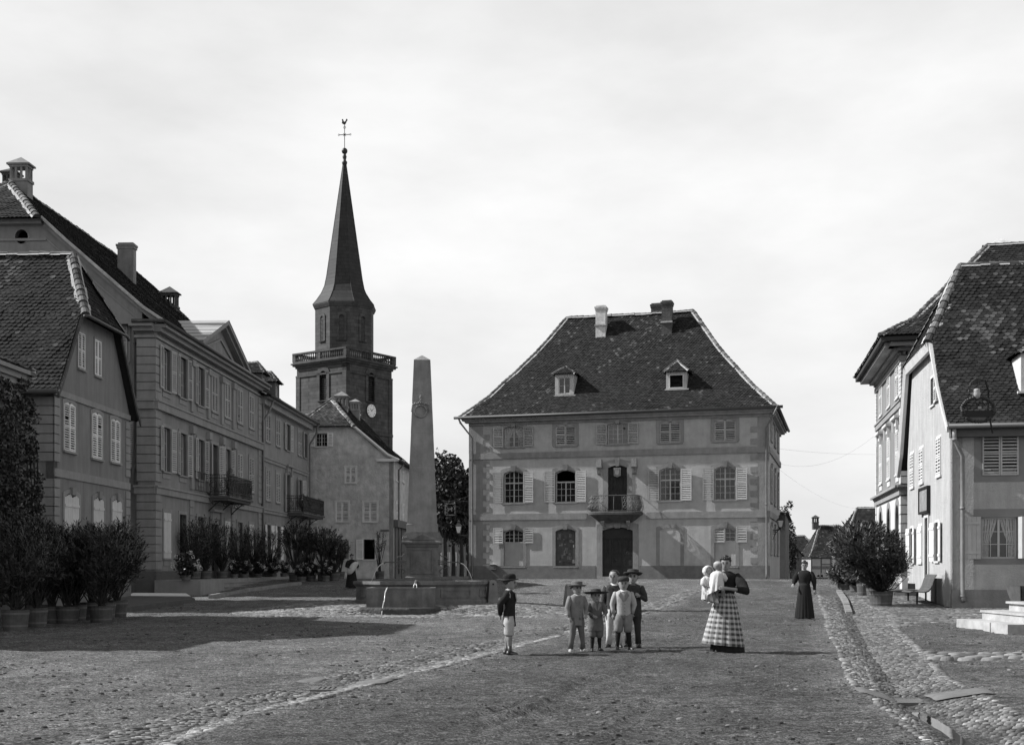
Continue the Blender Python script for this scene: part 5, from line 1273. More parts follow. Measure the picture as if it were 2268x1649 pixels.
# ================================================================ roughcast inn (right foreground)
WG = Wall(15.3, 42, .171, .985, -1); WG2 = Wall(15.3, 42, .985, -.171, 1); WG2.n = (-.171, -.985)
hg = empty('roughcast_inn', (19, 46, 0), 'pale roughcast inn with steep tiled roof, gable to the street and shuttered windows', 'house')
ZG = 6.35; LG = 10.3; RG = 14.0
holes = []
def gw(pc_, yb, yt, w_, **k):
    s = WG.s_(pc_); z0, z1 = WG.z_(s, yb), WG.z_(s, yt); k.setdefault('kind', 'dark'); h_, wn = window(hg, WG, s, z0, w_, z1 - z0, sm_=white_stone, proud=.012, sw=.09, back=-.25, **k); holes.append(h_); return wn
for pc_, yb, yt in ((2021, 1079, 1004), (2041.5, 1069, 992), (2080, 1053, 969)): gw(pc_, yb, yt, .95, shut='closed', shm=shut_bright, closed_o=.02, sp=.11)
gw(2066, 897, 836, .9, shut='left', shm=shut_bright, shw=.8)
for pc_, yb, yt in ((2020, 1247, 1169), (2076, 1242, 1156)): gw(pc_, yb, yt, .85, kind='sash', shut='open', louv=False, shm=shut_bright, shw=.62)
gw(2038.6, 1245, 1164, .9, shut='closed', louv=False, shm=shut_bright, closed_o=.02)
s = WG.s_(2053.5); h_, wn = window(hg, WG, s, .55, .72, WG.z_(s, 1146) - .55, sm_=white_stone, proud=.05, sw=.16, sill=0, kind='door', nm='doorway', back=-.3); panel_door(wn, WG, s, .55, .72, WG.z_(s, 1146) - .55, 0, 1, o=-.28); holes.append(h_)
wall_mesh(hg, WG, [(0, -.5), (LG, -.5), (LG, 5.95), (8.9, 9.75), (3.35, 9.8), (1.5, 7.75), (0, ZG)], holes, plaster_g, th=.35)
holes = []
s0, s1 = WG2.s_(2175), WG2.s_(2256); zt0, zt1 = WG2.z_(s0, 1053), WG2.z_(s0, 957); su = (s0 + s1) / 2
h_, _ = window(hg, WG2, su, zt0, s1 - s0, zt1 - zt0, sm_=dark_stone, proud=.008, sw=.3, sill=0, kind='dark', shut='closed', shm=shut_grey, closed_o=.02, sp=.12, gapf=.6) if 0 else window(hg, WG2, su, zt0, s1 - s0, zt1 - zt0, sm_=mat('grey_surround', .19, var=.15, scale=3), proud=.008, sw=.26, sill=0, kind='dark', shut='closed', shm=shut_grey, closed_o=.02, sp=.105, outer_z=.22); holes.append(h_)
s0, s1 = WG2.s_(2173.7), WG2.s_(2253); zt0, zt1 = WG2.z_(s0, 1236), WG2.z_(s0, 1145)
h_, wn = window(hg, WG2, (s0 + s1) / 2, zt0, s1 - s0, zt1 - zt0, sm_=mat('grey_surround', .19), proud=.01, sw=.26, sill=0, kind='sash', shut=None, curtain=True, rows=3, cols=2, outer_z=.2, pane=glass, label='ground floor window with drawn lace curtains and a plank shutter swung open'); holes.append(h_)
shutter(wn, WG2, s0 - .33, zt0 - .02, .6, zt1 - zt0 + .04, .05, shut_grey, louv=False); 
mb = MB(); mb.wbox(WG2, s1 + .02, s1 + .1, zt0, zt1, .03, .6); mb.build('shutter', shut_grey, wn)
s_, z_ = WG2.s_(2193), WG2.z_(WG2.s_(2193), 1318.7); oc_ = [(s_ + .11 * math.cos(t), z_ + .11 * math.sin(t)) for t in [2 * math.pi * k / 12 for k in range(12)]]; holes.append(oc_)
wall_mesh(hg, WG2, [(0, -.5), (RG, -.5), (RG, ZG), (0, ZG)], holes, plaster_g, th=.35)
mb = MB(); ring(mb, WG2, oc_, [(s_ + (a - s_) * 1.5, z_ + (b - z_) * 1.5) for a, b in oc_], 0, .02, -.3); mb.wbox(WG2, s_ - .1, s_ + .1, z_ - .02, z_ + .02, -.1, -.05); mb.build('cellar_vent', white_stone, hg)
mb = MB(); mb.wbox(WG2, -.03, RG, -.5, WG2.z_(0, 1305), -.02, .045); clusters(mb, 'plinth', mat('plinth_roughcast', .2, var=.2, bump=.9, bscale=14, dist=.03, scale=3, streak=.2), hg)
rfb = MB(); RGp = lambda u, v, z: Vector(WG.p(u, z, -v))     # u up the street, v into the building
rfb.quad(RGp(-.3, .2, ZG - .1), RGp(LG + .3, .2, 5.9), RGp(LG + .3, RG, 5.9), RGp(-.3, RG, ZG - .1)); rfG = rfb.build('roof', tile_base, hg)
uz = [(-.42, 6.28), (.5, 7.0), (1.6, 7.98), (3.3, 9.9), (5.75, 13.3)]; vv = [-.22, -.2, -.18, -.14, 1.35]
tiles('tiles', [RGp(u, v, z) for (u, z), v in zip(uz, vv)], [RGp(u, RG, z) for u, z in uz], rfG, .20, .17, lichen=.13, toneb=.95)
uz2 = [(11.2, 5.7), (10.4, 6.5), (9.0, 9.9), (6.0, 13.3)]; v2 = [-.2, -.18, -.14, 1.35]
tiles('tiles', [RGp(u, RG, z) for u, z in uz2], [RGp(u, v, z) for (u, z), v in zip(uz2, v2)], rfG, .3, .28)
k0, k1, k2, k3 = RGp(3.3, -.3, 9.85), RGp(9.0, -.3, 9.85), RGp(5.85, 1.35, 13.3), RGp(5.9, RG, 13.3)
tiles('tiles', [k1, k2], [k0, k2], rfG, .18, .16, lichen=.16, toneb=1.2)
ridge(rfG, [k0, k2], r=.17, seg=.38); ridge(rfG, [k1, k2], r=.15); ridge(rfG, [k2, k3], r=.15)
mb = MB()   # verge boards painted pale
pts = [RGp(u, -.26, z + .02) for u, z in uz[:4]]
for a, b in zip(pts, pts[1:]): mb.hexa([a + Vector((0, 0, -.2)), a + Vector((.14, -.0, -.2)), b + Vector((.14, 0, -.2)), b + Vector((0, 0, -.2)), a, a + Vector((.14, 0, 0)), b + Vector((.14, 0, 0)), b])
pts = [RGp(3.25, -.26, 9.86), RGp(9.0, -.26, 9.86), RGp(10.4, -.3, 6.6), RGp(11.3, -.3, 5.7)]
for a, b in zip(pts, pts[1:]): mb.hexa([a + Vector((0, 0, -.3)), a + Vector((.14, -.0, -.3)), b + Vector((.14, 0, -.3)), b + Vector((0, 0, -.3)), a + Vector((-.1, 0, 0)), a + Vector((.14, 0, 0)), b + Vector((.14, 0, 0)), b + Vector((-.1, 0, 0))])
clusters(mb, 'verge', white_stone, rfG, .12)
gutter(hg, [WG2.p(-.2, 6.3, .45), WG2.p(RG, 6.3, .45)], .1); mb = MB(); mb.wbox(WG2, -.1, RG, 5.95, 6.22, -.05, .32); mb.build('eaves_board', dark_stone, hg)
pipe(hg, [WG2.p(-.02, 6.2, .45), WG2.p(.0, 5.85, .42), WG2.p(.32, 5.3, .1), WG2.p(.32, 3.5, .1), WG2.p(.32, 2, .1), WG2.p(.32, .45, .1), WG2.p(.36, .28, .2)], .075, mat('pale_downpipe', .2, rough=.5, var=.3, scale=5))
mb = MB()    # part of a dormer at the frame edge
V1 = WG2.at(0, -1.0); sdm = V1.s_(2303); dormer(hg, WG2, sdm, 1.0, V1.z_(sdm, 867), V1.z_(sdm, 780), V1.z_(sdm, 745), 1.25, 3, m=white_stone, glazed=True)
# notice board on the gable wall
SBs, SBz = WG.s_(2051), None; z0, z1 = WG.z_(SBs, 1134), WG.z_(SBs, 1081)
sbo = empty('sign_board', WG.p(SBs, z0, .05), 'dark framed painted sign board mounted over the narrow inn door', 'sign')
mb = MB(); mb.wbox(WG, SBs - 1.0, SBs + 1.0, z0, z1, .02, .1); mb.build('board', sign_board, sbo)
mb = MB()
for q in ((-1.06, -.98, z0 - .05, z1 + .05), (.98, 1.06, z0 - .05, z1 + .05), (-.98, .98, z0 - .05, z0 + .04), (-.98, .98, z1 - .04, z1 + .05)): mb.wbox(WG, SBs + q[0], SBs + q[1], q[2], q[3], .0, .14)
mb.build('frame', ink, sbo)
mb = MB(); rnd = random.Random(5)
for r_ in range(4):
    zc_ = z1 - .22 - r_ * (z1 - z0 - .3) / 3.6; x = -.75
    while x < .7:
        w_ = rnd.uniform(.05, .1); mb.wbox(WG, SBs + x, SBs + x + .03, zc_ - .09, zc_ + .09, .1, .106)
        if rnd.random() < .6: mb.wbox(WG, SBs + x + .03, SBs + x + w_, zc_ + (.05 if rnd.random() < .5 else -.09), zc_ + .09 - (0 if rnd.random() < .5 else .1), .1, .105)
        x += w_ + .06
mb.build('lettering', sign_letter, sbo)
# ================================================================ tall quoined house behind the inn
WH2 = Wall(18.05, 56, .186, .982, -1); WH3 = Wall(18.05, 56, .982, -.186, 1); WH3.n = (-.186, -.982); LHH = 10.6
hh = empty('tall_quoined_house', (22, 62, .8), 'tall three storey house with pale quoins, arched ground floor and wide eaves', 'house')
hc = [WH2.s_(c) for c in (1951.3, 1968.8, 1988)]; holes = []
zA0, zA1 = WH2.z_(hc[2], 881), WH2.z_(hc[2], 785); zB0, zB1 = WH2.z_(hc[2], 1050), WH2.z_(hc[2], 953); zC1 = WH2.z_(hc[2], 1117)
for s in hc:
    k1 = dict(sm_=white_stone, sw=.2, shm=shut_bright, kind='dark', shut='closed', closed_o=.02, sp=.11)
    h_, _ = window(hh, WH2, s, zA0, 1.1, zA1 - zA0, **k1); holes.append(h_)
    h_, _ = window(hh, WH2, s, zB0, 1.1, zB1 - zB0, head=.3, apron=.35, **k1); holes.append(h_)
    h_, _ = window(hh, WH2, s, 1.3 if s is not hc[1] else 1.0, 1.15, zC1 - 1.3 if s is not hc[1] else zC1 - 1.0, .57, sm_=plaster_hb, sw=.28, kind='sash', round_=True, sill=.03, nm='arched_window'); holes.append(h_)
zs = WH2.z_(0, 1088); wmain = wall_mesh(hh, WH2, [(0, 0), (LHH, 0), (LHH, 11.9), (0, 11.9)], holes, plaster_hb)
mb = MB(); gh = [[(max(.02, a), b) for a, b in h] for h in holes[2::3]]
mb.prism(WH2, [(.5, 0), (LHH - .3, 0), (LHH - .3, zs), (.5, zs)], .002, .02, gh); mb.build('ground_floor_rendering', white_stone, hh)
mb = MB(); mb.wbox(WH2, .35, LHH - .2, WH2.z_(0, 905), 11.6, -.1, .012) if 0 else None
mb.wbox(WH3, .0, 12, 0, 11.9, -.3, 0); mb.wbox(WH2, LHH - .3, LHH, 0, 11.9, -12, -.28); mb.wbox(WH3, 11.7, 12, 0, 11.9, -10.6, -.3); mb.build('wall', plaster_hb, hh)
mb = MB(); zu = WH2.z_(0, 885.6)
for W_, L_ in ((WH2, LHH), (WH3, 12)):
    band(mb, W_, -.08, L_ + .1, zs - .15, zs + .2, .12); mb.wbox(W_, -.2, L_ + .25, zs + .2, zs + .3, -.1, .32); band(mb, W_, -.05, L_ + .05, zu - .3, zu + .05, .08); mb.wbox(W_, -.1, L_ + .1, 11.0, 11.25, -.1, .1)
    n = int(L_ / .22)
    for k in range(n): mb.wbox(W_, k * .22 + .05, k * .22 + .16, 11.3, 11.45, -.05, .16)
    mb.wbox(W_, -.2, L_ + .2, 11.45, 11.6, -.1, .35); mb.wbox(W_, -.6, L_ + .6, 11.6, 11.78, -.1, .8)
mb.build('cornice', stone_left, hh)
mb = MB(); mb.wbox(WH2, -1.02, LHH + 1.02, 11.8, 11.98, -13, 1.02); mb.build('eaves', wood_dark, hh)
mb = MB()
for z0, z1, n_ in ((.9, zs - .2, 9), (zs + .35, zu - .35, 10), (zu + .1, 11.0, 9)):
    for k in range(n_):
        a, b = z0 + (z1 - z0) * k / n_ + .03, z0 + (z1 - z0) * (k + 1) / n_ - .015
        mb.wbox(WH2, -.05, .55 if k % 2 else .42, a, b, -.02, .05); mb.wbox(WH3, -.04, .8 if k % 2 else .62, a, b, -.02, .05); mb.wbox(WH2, LHH - .4, LHH + .05, a, b, -.02, .05)
clusters(mb, 'quoins', white_stone, hh)
rH, PH = hip_roof(hh, WH3, 0, 12, 10.6, 12.05, 17.5, 4.75, 5, 5.3, [(0, 0), (.3, .2), (1, 1)], over=1.08, tw=.2, ex=.17, faces='flb', lichen=.09)
tiles('tiles', PH['a'], PH['d'], rH, .2, .17)
x, y, _ = WH3.p(7.2, 0, -7.6); chimney(hh, (2214 - CX) / F * y, y, 16, CH - (526 - HY) / F * y, .95, .9, chim_white, 'arcade')
pipe(hh, [WH3.p(1.35, 11.7, 1.1), WH3.p(1.35, 11.0, .2), WH3.p(1.35, 6, .15), WH3.p(1.35, 1, .15)], .075)
# round steps and stone post
st = empty('round_steps', (WH2.p(-1.3, .8, 1.0)), 'two curved stone steps before the tall house', 'steps')
def half_round(c, r, z0, z1, m, name, root):
    m_ = MB(); n = 20; m_.rings([[(c[0] + r * math.cos(2 * math.pi * k / n), c[1] + r * math.sin(2 * math.pi * k / n), z) for k in range(n)] for z in (z0, z1 - .05)], False, False)
    m_.rings([[(c[0] + r * 1.03 * math.cos(2 * math.pi * k / n), c[1] + r * 1.03 * math.sin(2 * math.pi * k / n), z) for k in range(n)] for z in (z1 - .05, z1)]); return m_.build(name, m, root)
sx, sy = (2005 - CX) / F * 50.5, 50.5; sz = gz(sx, sy)
st.location = (sx, sy, sz); half_round((sx, sy), 1.25, sz - .1, sz + .22, dark_stone, 'step', st); half_round((sx + .55, sy + .5), .95, sz + .18, sz + .45, dark_stone, 'step', st)
gp_ = empty('stone_post', ((2030 - 0 - CX) / F * 51.2, 51.2, 0), 'squared pale stone post standing between the round steps and the plant tubs', 'post')
px_ = (2032 - CX) / F * 51; gp_.location = (px_, 51, gz(px_, 51)); mb = MB(); x0 = (1874.5 + 0 - 0 + 388 * .30527 - CX) / F * 50.3; x1 = (1874.5 + 440 * .30527 - CX) / F * 50.3; zt_ = CH - (929.5 + 1145 * .30527 - HY) / F * 50.3
mb.box(x0 + .03, x1 - .03, 50.1, 50.42, .1, zt_ - .12); mb.box(x0, x1, 50.07, 50.45, zt_ - .12, zt_); gp_.location = ((x0 + x1) / 2, 50.3, gz(x0, 50.3)); mb.build('shaft', white_stone, gp_)
# ================================================================ far houses
def simple_house(name, W, L, dep, z0, ze, zr, i0, i1, m, label, prof=((0, 0), (.3, .2), (1, 1)), tb=1.0, timber=False, wins=(), over=.5):
    r = empty(name, W.p(L / 2, z0, -dep / 2), label, 'house'); mb = MB(); mb.wbox(W, 0, L, z0, ze, -dep, 0); mb.build('wall', m, r)
    rf_, P_ = hip_roof(r, W, 0, L, dep, ze + .02, zr, i0, i1, dep / 2, list(prof), over=over, tw=.3, ex=.26, toneb=tb, lichen=.04, faces='flrb')
    if timber:
        mb = MB()
        for z in (z0 + .1, z0 + (ze - z0) * .47, z0 + (ze - z0) * .55, ze - .2): mb.wbox(W, 0, L, z, z + .18, 0, .04)
        for k in range(int(L / 1.6) + 1): mb.wbox(W, min(L - .2, k * 1.6), min(L, k * 1.6 + .2), z0, ze, 0, .042)
        for k in (1, 3, 5): mb.wbox(W, k * 1.6 + .2, k * 1.6 + 1.6, ze - 1.2, ze - 1.05, 0, .041)
        mb.build('timber_frame', wood_mid, r)
    for (s, z, w_, h_) in wins: window(r, W, s, z, w_, h_, sm_=wood_mid, sw=.1, kind='dark', shut='closed', shm=shut_grey, back=0, closed_o=.06)
    return r, rf_
dK = 200.; k_ = lambda px: (px - CX) / F * dK; zk = lambda py: CH - (py - HY) / F * dK
WK = Wall(k_(1796), dK, 1, -.02, 1); Lk = k_(1900) - k_(1796)
rK, rfK = simple_house('half_timbered_house', WK, Lk, 9, zk(1282), zk(1234), zk(1161), 2.5, 2.0, half_plaster, 'half-timbered house with hipped roof and brick chimney closing the street', timber=True, wins=((3.9, zk(1252), 1.1, 1.1),), over=.4)
chimney(rK, k_(1817 + 4), dK + 4.5, zk(1170), zk(1137), .95, .9, brick_dark, 'arcade')
b = MB(); b.wbox(WK, 3.0, 4.7, zk(1282), zk(1262), 0, .06); b.build('door', wood_mid, rK)
WK2 = Wall(k_(1764), dK + 9, 1, -.02, 1)
simple_house('white_barn', WK2, 6, 9, zk(1282), zk(1226), zk(1181), 2.6, 1.5, shut_bright, 'small white-walled house half hidden behind the half-timbered one', over=.6)
WM = Wall((1874 - CX) / F * 128, 128, 1, -.1, 1); zm = lambda py: CH - (py - HY) / F * 128
simple_house('hipped_roof_house', WM, 9.5, 9, -.2, zm(1203), zm(1120), 2.0, 2.5, wood_mid, 'house with steep hipped roof showing above the big oleander', over=.5)
WJ = Wall(18.0, 80.5, .25, .968, -1); WJ.n = (.968, -.25)
WJf = Wall(16.9, 80.0, .968, -.25, 1)
x0 = (1722 - CX) / F * 83; x1 = (1743 - CX) / F * 83
WJ = Wall(x0 - 4, 84, .97, -.24, 1)
hJ, _ = simple_house('grey_side_house', WJ, x1 - x0 + 4, 14, .3, CH - (1137 - HY) / F * 83, CH - (1112 - HY) / F * 86, 2.5, 2.5, dark_stone, 'dark lower house adjoining the back of the town hall', over=.15, tb=1.3)
WL_ = Wall((940 - CX) / F * 150, 150, 1, 0, 1); zq = lambda py: CH - (py - HY) / F * 150
rL, _ = simple_house('pale_house', WL_, 8.5, 8, 0, zq(1190), zq(1150), 3, 3, plaster_left, 'pale house glimpsed between the chestnut trunks')
for px_ in (984, 1003): q = MB(); s = (px_ - CX) / F * 150 - WL_.o[0]; q.wbox(WL_, s - .5, s + .5, zq(1253), zq(1222), 0, .06); q.build('shutter', shut_bright, rL)
WQ = Wall((1752 - CX) / F * 185, 185, .9, .1, 1); zw = lambda py: CH - (py - HY) / F * 185
rQ = empty('small_gabled_house', WQ.p(1, 0, -2), 'tiny gabled timber house at the very end of the street', 'house')
mb = MB(); gs = 2.6; mb.prism(WQ, [(-1.4, -.5), (1.7, -.5), (1.7, zw(1228)), (.15, zw(1206)), (-1.4, zw(1228))], -6, 0); mb.build('wall', wood_mid, rQ)
mb = MB()
for sg in (-1, 1):
    a, b = (.15, zw(1204)), (.15 + sg * 1.9, zw(1230)); mb.hexa([WQ.p(a[0], a[1] - .15, -6), WQ.p(b[0], b[1] - .15, -6), WQ.p(b[0], b[1] - .15, .3), WQ.p(a[0], a[1] - .15, .3), WQ.p(a[0], a[1], -6), WQ.p(b[0], b[1], -6), WQ.p(b[0], b[1], .3), WQ.p(a[0], a[1], .3)])
mb.build('roof', tile, rQ)
mb = MB(); [mb.wbox(WQ, x, x + .5, zw(1224), zw(1216), 0, .05) for x in (-.6, .5)]; mb.build('window', ink, rQ)
# ================================================================ fountain
FX, FY = FC; fz = gz(FX, FY - 2.4)
fo = empty('obelisk_fountain', (FX, FY, fz), 'octagonal stone fountain basin with tall obelisk, front trough and iron spouts', 'fountain')
def oct_(r, z, ph=R(-31), n=8): return [(FX + r * math.sin(ph + k * 2 * math.pi / n), FY - r * math.cos(ph + k * 2 * math.pi / n), z) for k in range(n)]
ph8 = R(14)
Rb = 2.24; zr_ = 1.0
o8 = lambda r, z: oct_(r, z, ph8)
mb = MB(); mb.rings([o8(Rb + .06, fz - .2), o8(Rb + .06, fz + .12), o8(Rb, fz + .16), o8(Rb, zr_ - .2), o8(Rb + .02, zr_ - .17), o8(Rb + .1, zr_ - .1), o8(Rb + .1, zr_), o8(Rb - .2, zr_), o8(Rb - .2, fz)], False, False)
for k in range(8):
    a, b = Vector(o8(Rb, 0)[k]), Vector(o8(Rb, 0)[(k + 1) % 8]); L = (b - a).length; W_ = Wall(a.x, a.y, b.x - a.x, b.y - a.y, 1)
    c_ = (a + b) / 2 - Vector((FX, FY, 0)); 
    if W_.n[0] * c_.x + W_.n[1] * c_.y < 0: W_.n = (-W_.n[0], -W_.n[1])
    inn = [(.32, fz + .3), (L - .32, fz + .3), (L - .32, zr_ - .3), (.32, zr_ - .3)]; out = [(.26, fz + .24), (L - .26, fz + .24), (L - .26, zr_ - .24), (.26, zr_ - .24)]; ring(mb, W_, inn, out, 0, .025, 0)
bas = mb.build('basin', fount_stone, fo)
mb = MB(); mb.rings([o8(Rb - .19, zr_ - .13)], False, True); mb.v += []; 
mb = MB(); mb.quad(*o8(Rb - .195, zr_ - .12)); mb.build('water', water_m, fo)
# pedestal and obelisk
def sq(h, z, yaw=R(4.5), hy=None):
    hy = hy or h; c, s = math.cos(yaw), math.sin(yaw); return [(FX + c * u * h - s * v * hy, FY + s * u * h + c * v * hy, z) for u, v in ((-1, -1), (1, -1), (1, 1), (-1, 1))]
zp0, zp1, zc1, zob, zot, zap = fz, CH + (1256 - 1203) / F * 40.3, CH + (1256 - 1172) / F * 40.3, CH + (1256 - 1160) / F * 40.4, CH + (1256 - 796) / F * 40.7, CH + (1256 - 787) / F * 41
mb = MB(); mb.rings([sq(.58, zp0), sq(.58, zr_ + .12), sq(.52, zr_ + .16), sq(.52, zp1 - .12), sq(.56, zp1 - .1), sq(.6, zp1)]); 
WPf = Wall(*sq(.52, 0)[0][:2], sq(.52, 0)[1][0] - sq(.52, 0)[0][0], sq(.52, 0)[1][1] - sq(.52, 0)[0][1], 1)
ring(mb, WPf, [(.2, zr_ + .3), (.84, zr_ + .3), (.84, zp1 - .22), (.2, zp1 - .22)], [(.14, zr_ + .24), (.9, zr_ + .24), (.9, zp1 - .16), (.14, zp1 - .16)], 0, .03, 0); mb.build('pedestal', fount_stone, fo)
mb = MB(); mb.rings([sq(.68, zp1), sq(.7, zp1 + .05), sq(.66, zp1 + .12), sq(.66, zp1 + .15), sq(.58, zc1 - .08)])
for u, v in ((-1, -1), (1, -1), (1, 1), (-1, 1)):    # ears at the corners
    c, s = math.cos(R(4.5)), math.sin(R(4.5)); ex, ey = FX + c * u * .53 - s * v * .53, FY + s * u * .53 + c * v * .53; mb.lathe((ex, ey, zp1 + .1), [(.14, 0), (.13, .1), (.09, .18), (.03, .21)], 10)
WPc = Wall(*sq(.67, 0)[0][:2], 1, .0787, 1); mb.prism(WPc, [(.28, zp1 + .12), (1.06, zp1 + .12), (.67, zp1 + .32)], -.15, .02); mb.build('cap', fount_stone, fo)
mb = MB(); hb0_, ht = .5, .282
lv = [(hb0_ + .03, zp1 + .15), (hb0_ + .03, zob), (hb0_, zob + .02)] + [(hb0_ + (ht - hb0_) * t, zob + .02 + (zot - zob - .02) * t) for t in (.12, .121, .35, .351, .55, .551, .75, .751, 1)]
lv = [(h - (.004 if k % 2 else 0) * (k > 3), z) for k, (h, z) in enumerate(lv)]
mb.rings([sq(h, z) for h, z in lv] + [sq(.02, zap)]); ob = mb.build('obelisk', obel_stone, fo)
WO = Wall(FX - .5 * math.cos(R(4.5)), FY - .38 - .5 * math.sin(R(4.5)), math.cos(R(4.5)), math.sin(R(4.5)), 1)
mz = CH + (1256 - 910) / F * 40.6; k1 = .5 - .02
mb = MB(); mb.tube([WO.p(k1 + .2 * math.cos(t), mz + .2 * math.sin(t), .0) for t in [2 * math.pi * k / 24 for k in range(25)]], .03, 6)
for k in range(-4, 5): mb.ell(WO.p(k1 + k * .062, mz + .27 - abs(k) * .012 + .02 * (k % 2), .03), .035, .03, .035, 6, 4)
for sg in (-1, 1):
    for k in range(4): mb.ell(WO.p(k1 + sg * (.27 + .01 * k), mz + .2 - k * .065, .02), .03, .03, .035, 6, 4)
for k in range(4): mb.ell(WO.p(k1 - .01 + .015 * (k % 2), mz + .34 + k * .055, .03), .03 + .004 * k, .03, .03, 6, 4)
mb.build('wreath', obel_stone, ob, smooth=True)
mb = MB(); [mb.prism(WO, [(a, b), (a + .05, b - .01), (a + .04, b + .09), (a + .01, b + .12)], -.13, -.0) for a, b in ((.8, zob + .12), (.93, zob + .25))] if 0 else None
mb = MB(); [mb.wbox(WO, .0, 1.0, z_, z_ + .012, -.1, -.02) for z_ in ()] if 0 else None
# spouts
for sg in (-1, 1):
    mb = MB(); x = FX + sg * .52; z = zr_ + .62; e = x + sg * .72
    mb.tube([(x, FY, z), (e, FY, z + .01)], .022, 6); mb.tube([(e, FY, z + .01), (e + sg * .06, FY, z - .03)], .03, 6)
    for dz, s2 in ((.16, 1), (-.16, -1)):
        pts = [(x, FY, z + dz * .4), (x + sg * .3, FY, z + dz * .3), (x + sg * .36, FY, z + dz * .75), (x + sg * .28, FY, z + dz * 1.2), (x + sg * .16, FY, z + dz * 1.25), (x + sg * .05, FY, z + dz * 1.9), (x + sg * .14, FY, z + dz * 2.3)]; mb.tube(pts, .018, 5)
    mb.build('spout', iron_grey, fo)
    mb = MB(); pts = [(e + sg * (.06 + .42 * t), FY, z - .03 - .62 * t * t) for t in [k / 8 for k in range(9)]]; mb.tube(pts, [.018 - .008 * k / 8 for k in range(9)], 5); mb.build('water_jet', jet_m, fo, smooth=True)
# front trough on its step
mb = MB(); ty, tz0, tz1 = 37.35, gz(FX, 37.2) - .3, CH - 45 / F * 37.3
X = lambda px, y=37.3: (px - CX) / F * y
tp = [(X(811), ty), (X(900), ty - .12), (X(936), ty - .1), (X(961), ty + .35), (X(958), 38.75), (X(812), 38.75)]
ins = lambda pts, d: [(FX - .55 + (x - FX + .55) * (1 - d), 38.05 + (y - 38.05) * (1 - d * 1.5)) for x, y in pts]
mb.rings([[(x, y, tz0) for x, y in tp], [(x, y, tz1 - .08) for x, y in tp], [(x, y, tz1) for x, y in ins(tp, -.012)], [(x, y, tz1) for x, y in ins(tp, .13)], [(x, y, tz1 - .4) for x, y in ins(tp, .13)]], False, True); mb.build('trough', fount_stone, fo)
mb = MB(); mb.quad(*[(x, y, tz1 - .07) for x, y in ins(tp, .128)]); mb.build('water', water_m, fo)
mb = MB(); sp_ = [(X(800), 37.0), (X(850), 36.62), (X(910), 36.55), (X(955), 36.75), (X(975), 37.2), (X(972), 38.8), (X(802), 38.8)]
zs_ = CH - 89 / F * 37; rgs = []
for q, z in ((1.0, -.12), (1.0, zs_ - .05), (.985, zs_)): rgs.append([(FX - .4 + (x - FX + .4) * q, 37.9 + (y - 37.9) * q, z) for x, y in sp_])
mb.rings(rgs); mb.build('step', mat('mossy_stone', .06, var=.5, scale=4, bump=1.0, bscale=10, dist=.06), fo)
mb = MB(); xx = X(856.5, 37.1); pts = [(xx, 37.3, tz1 - .0), (xx + .0, 37.12, tz1 - .02), (xx - .04, 37.02, tz1 - .15), (xx - .07, 36.98, tz1 - .5), (xx - .08, 36.97, zs_ + .2), (xx - .09, 36.6, zs_ - .1), (xx - .09, 36.5, -.02)]; mb.tube(pts, [.02, .02, .016, .012, .010, .010, .010], 5); mb.build('water_jet', jet_m, fo, smooth=True)
mb = MB(); xx = X(922, 38.7); mb.tube([(xx, 39.0, zr_ + .01), (xx - .02, 38.8, zr_ + .02), (xx - .04, 38.65, zr_ - .06)], .04, 6); mb.build('spout', iron_grey, fo)
mb = MB(); mb.tube([(xx - .04, 38.65, zr_ - .06), (xx - .07, 38.6, zr_ - .12), (xx - .09, 38.55, tz1 - .05)], [.02, .018, .014], 5); mb.tube([(xx - .02, 38.66, zr_ - .05), (xx + .02, 38.6, zr_ - .12), (xx + .03, 38.52, tz1 - .05)], [.018, .014, .012], 5); mb.build('water_jet', jet_m, fo, smooth=True)
# ================================================================ guard stones
def bollard(x, y, label):
    z = gz(x, y); r = empty('guard_stone', (x, y, z), label, 'bollard', 'stone guard posts near the fountain'); mb = MB(); h = .72
    P = lambda w_, zz, d: [(-w_, -d, zz), (w_, -d, zz), (w_, d, zz), (-w_, d, zz)]
    mb.rings([P(.2, -.15, .16), P(.19, .02, .15), P(.13, h - .06, .11), P(.11, h, .09), P(.06, h + .04, .05)]); o_ = mb.build('shaft', kerb_m, r, local=True); o_.rotation_euler = (0, 0, R(20))
    mb = MB(); mb.rings([[(.035 * math.cos(t), -.125, h - .1 + .035 * math.sin(t)) for t in [2 * math.pi * k / 8 for k in range(8)]], [(.035 * math.cos(t), -.1, h - .1 + .035 * math.sin(t)) for t in [2 * math.pi * k / 8 for k in range(8)]]]); mb.build('ring_hole', ink, o_, local=True)
x, y = G(1090, 1333); bollard(x, y, 'tapered stone guard post with a pierced head, right of the fountain basin'); x, y = G(1262, 1342); bollard(x, y, 'tapered stone guard post standing alone behind the pale boy')
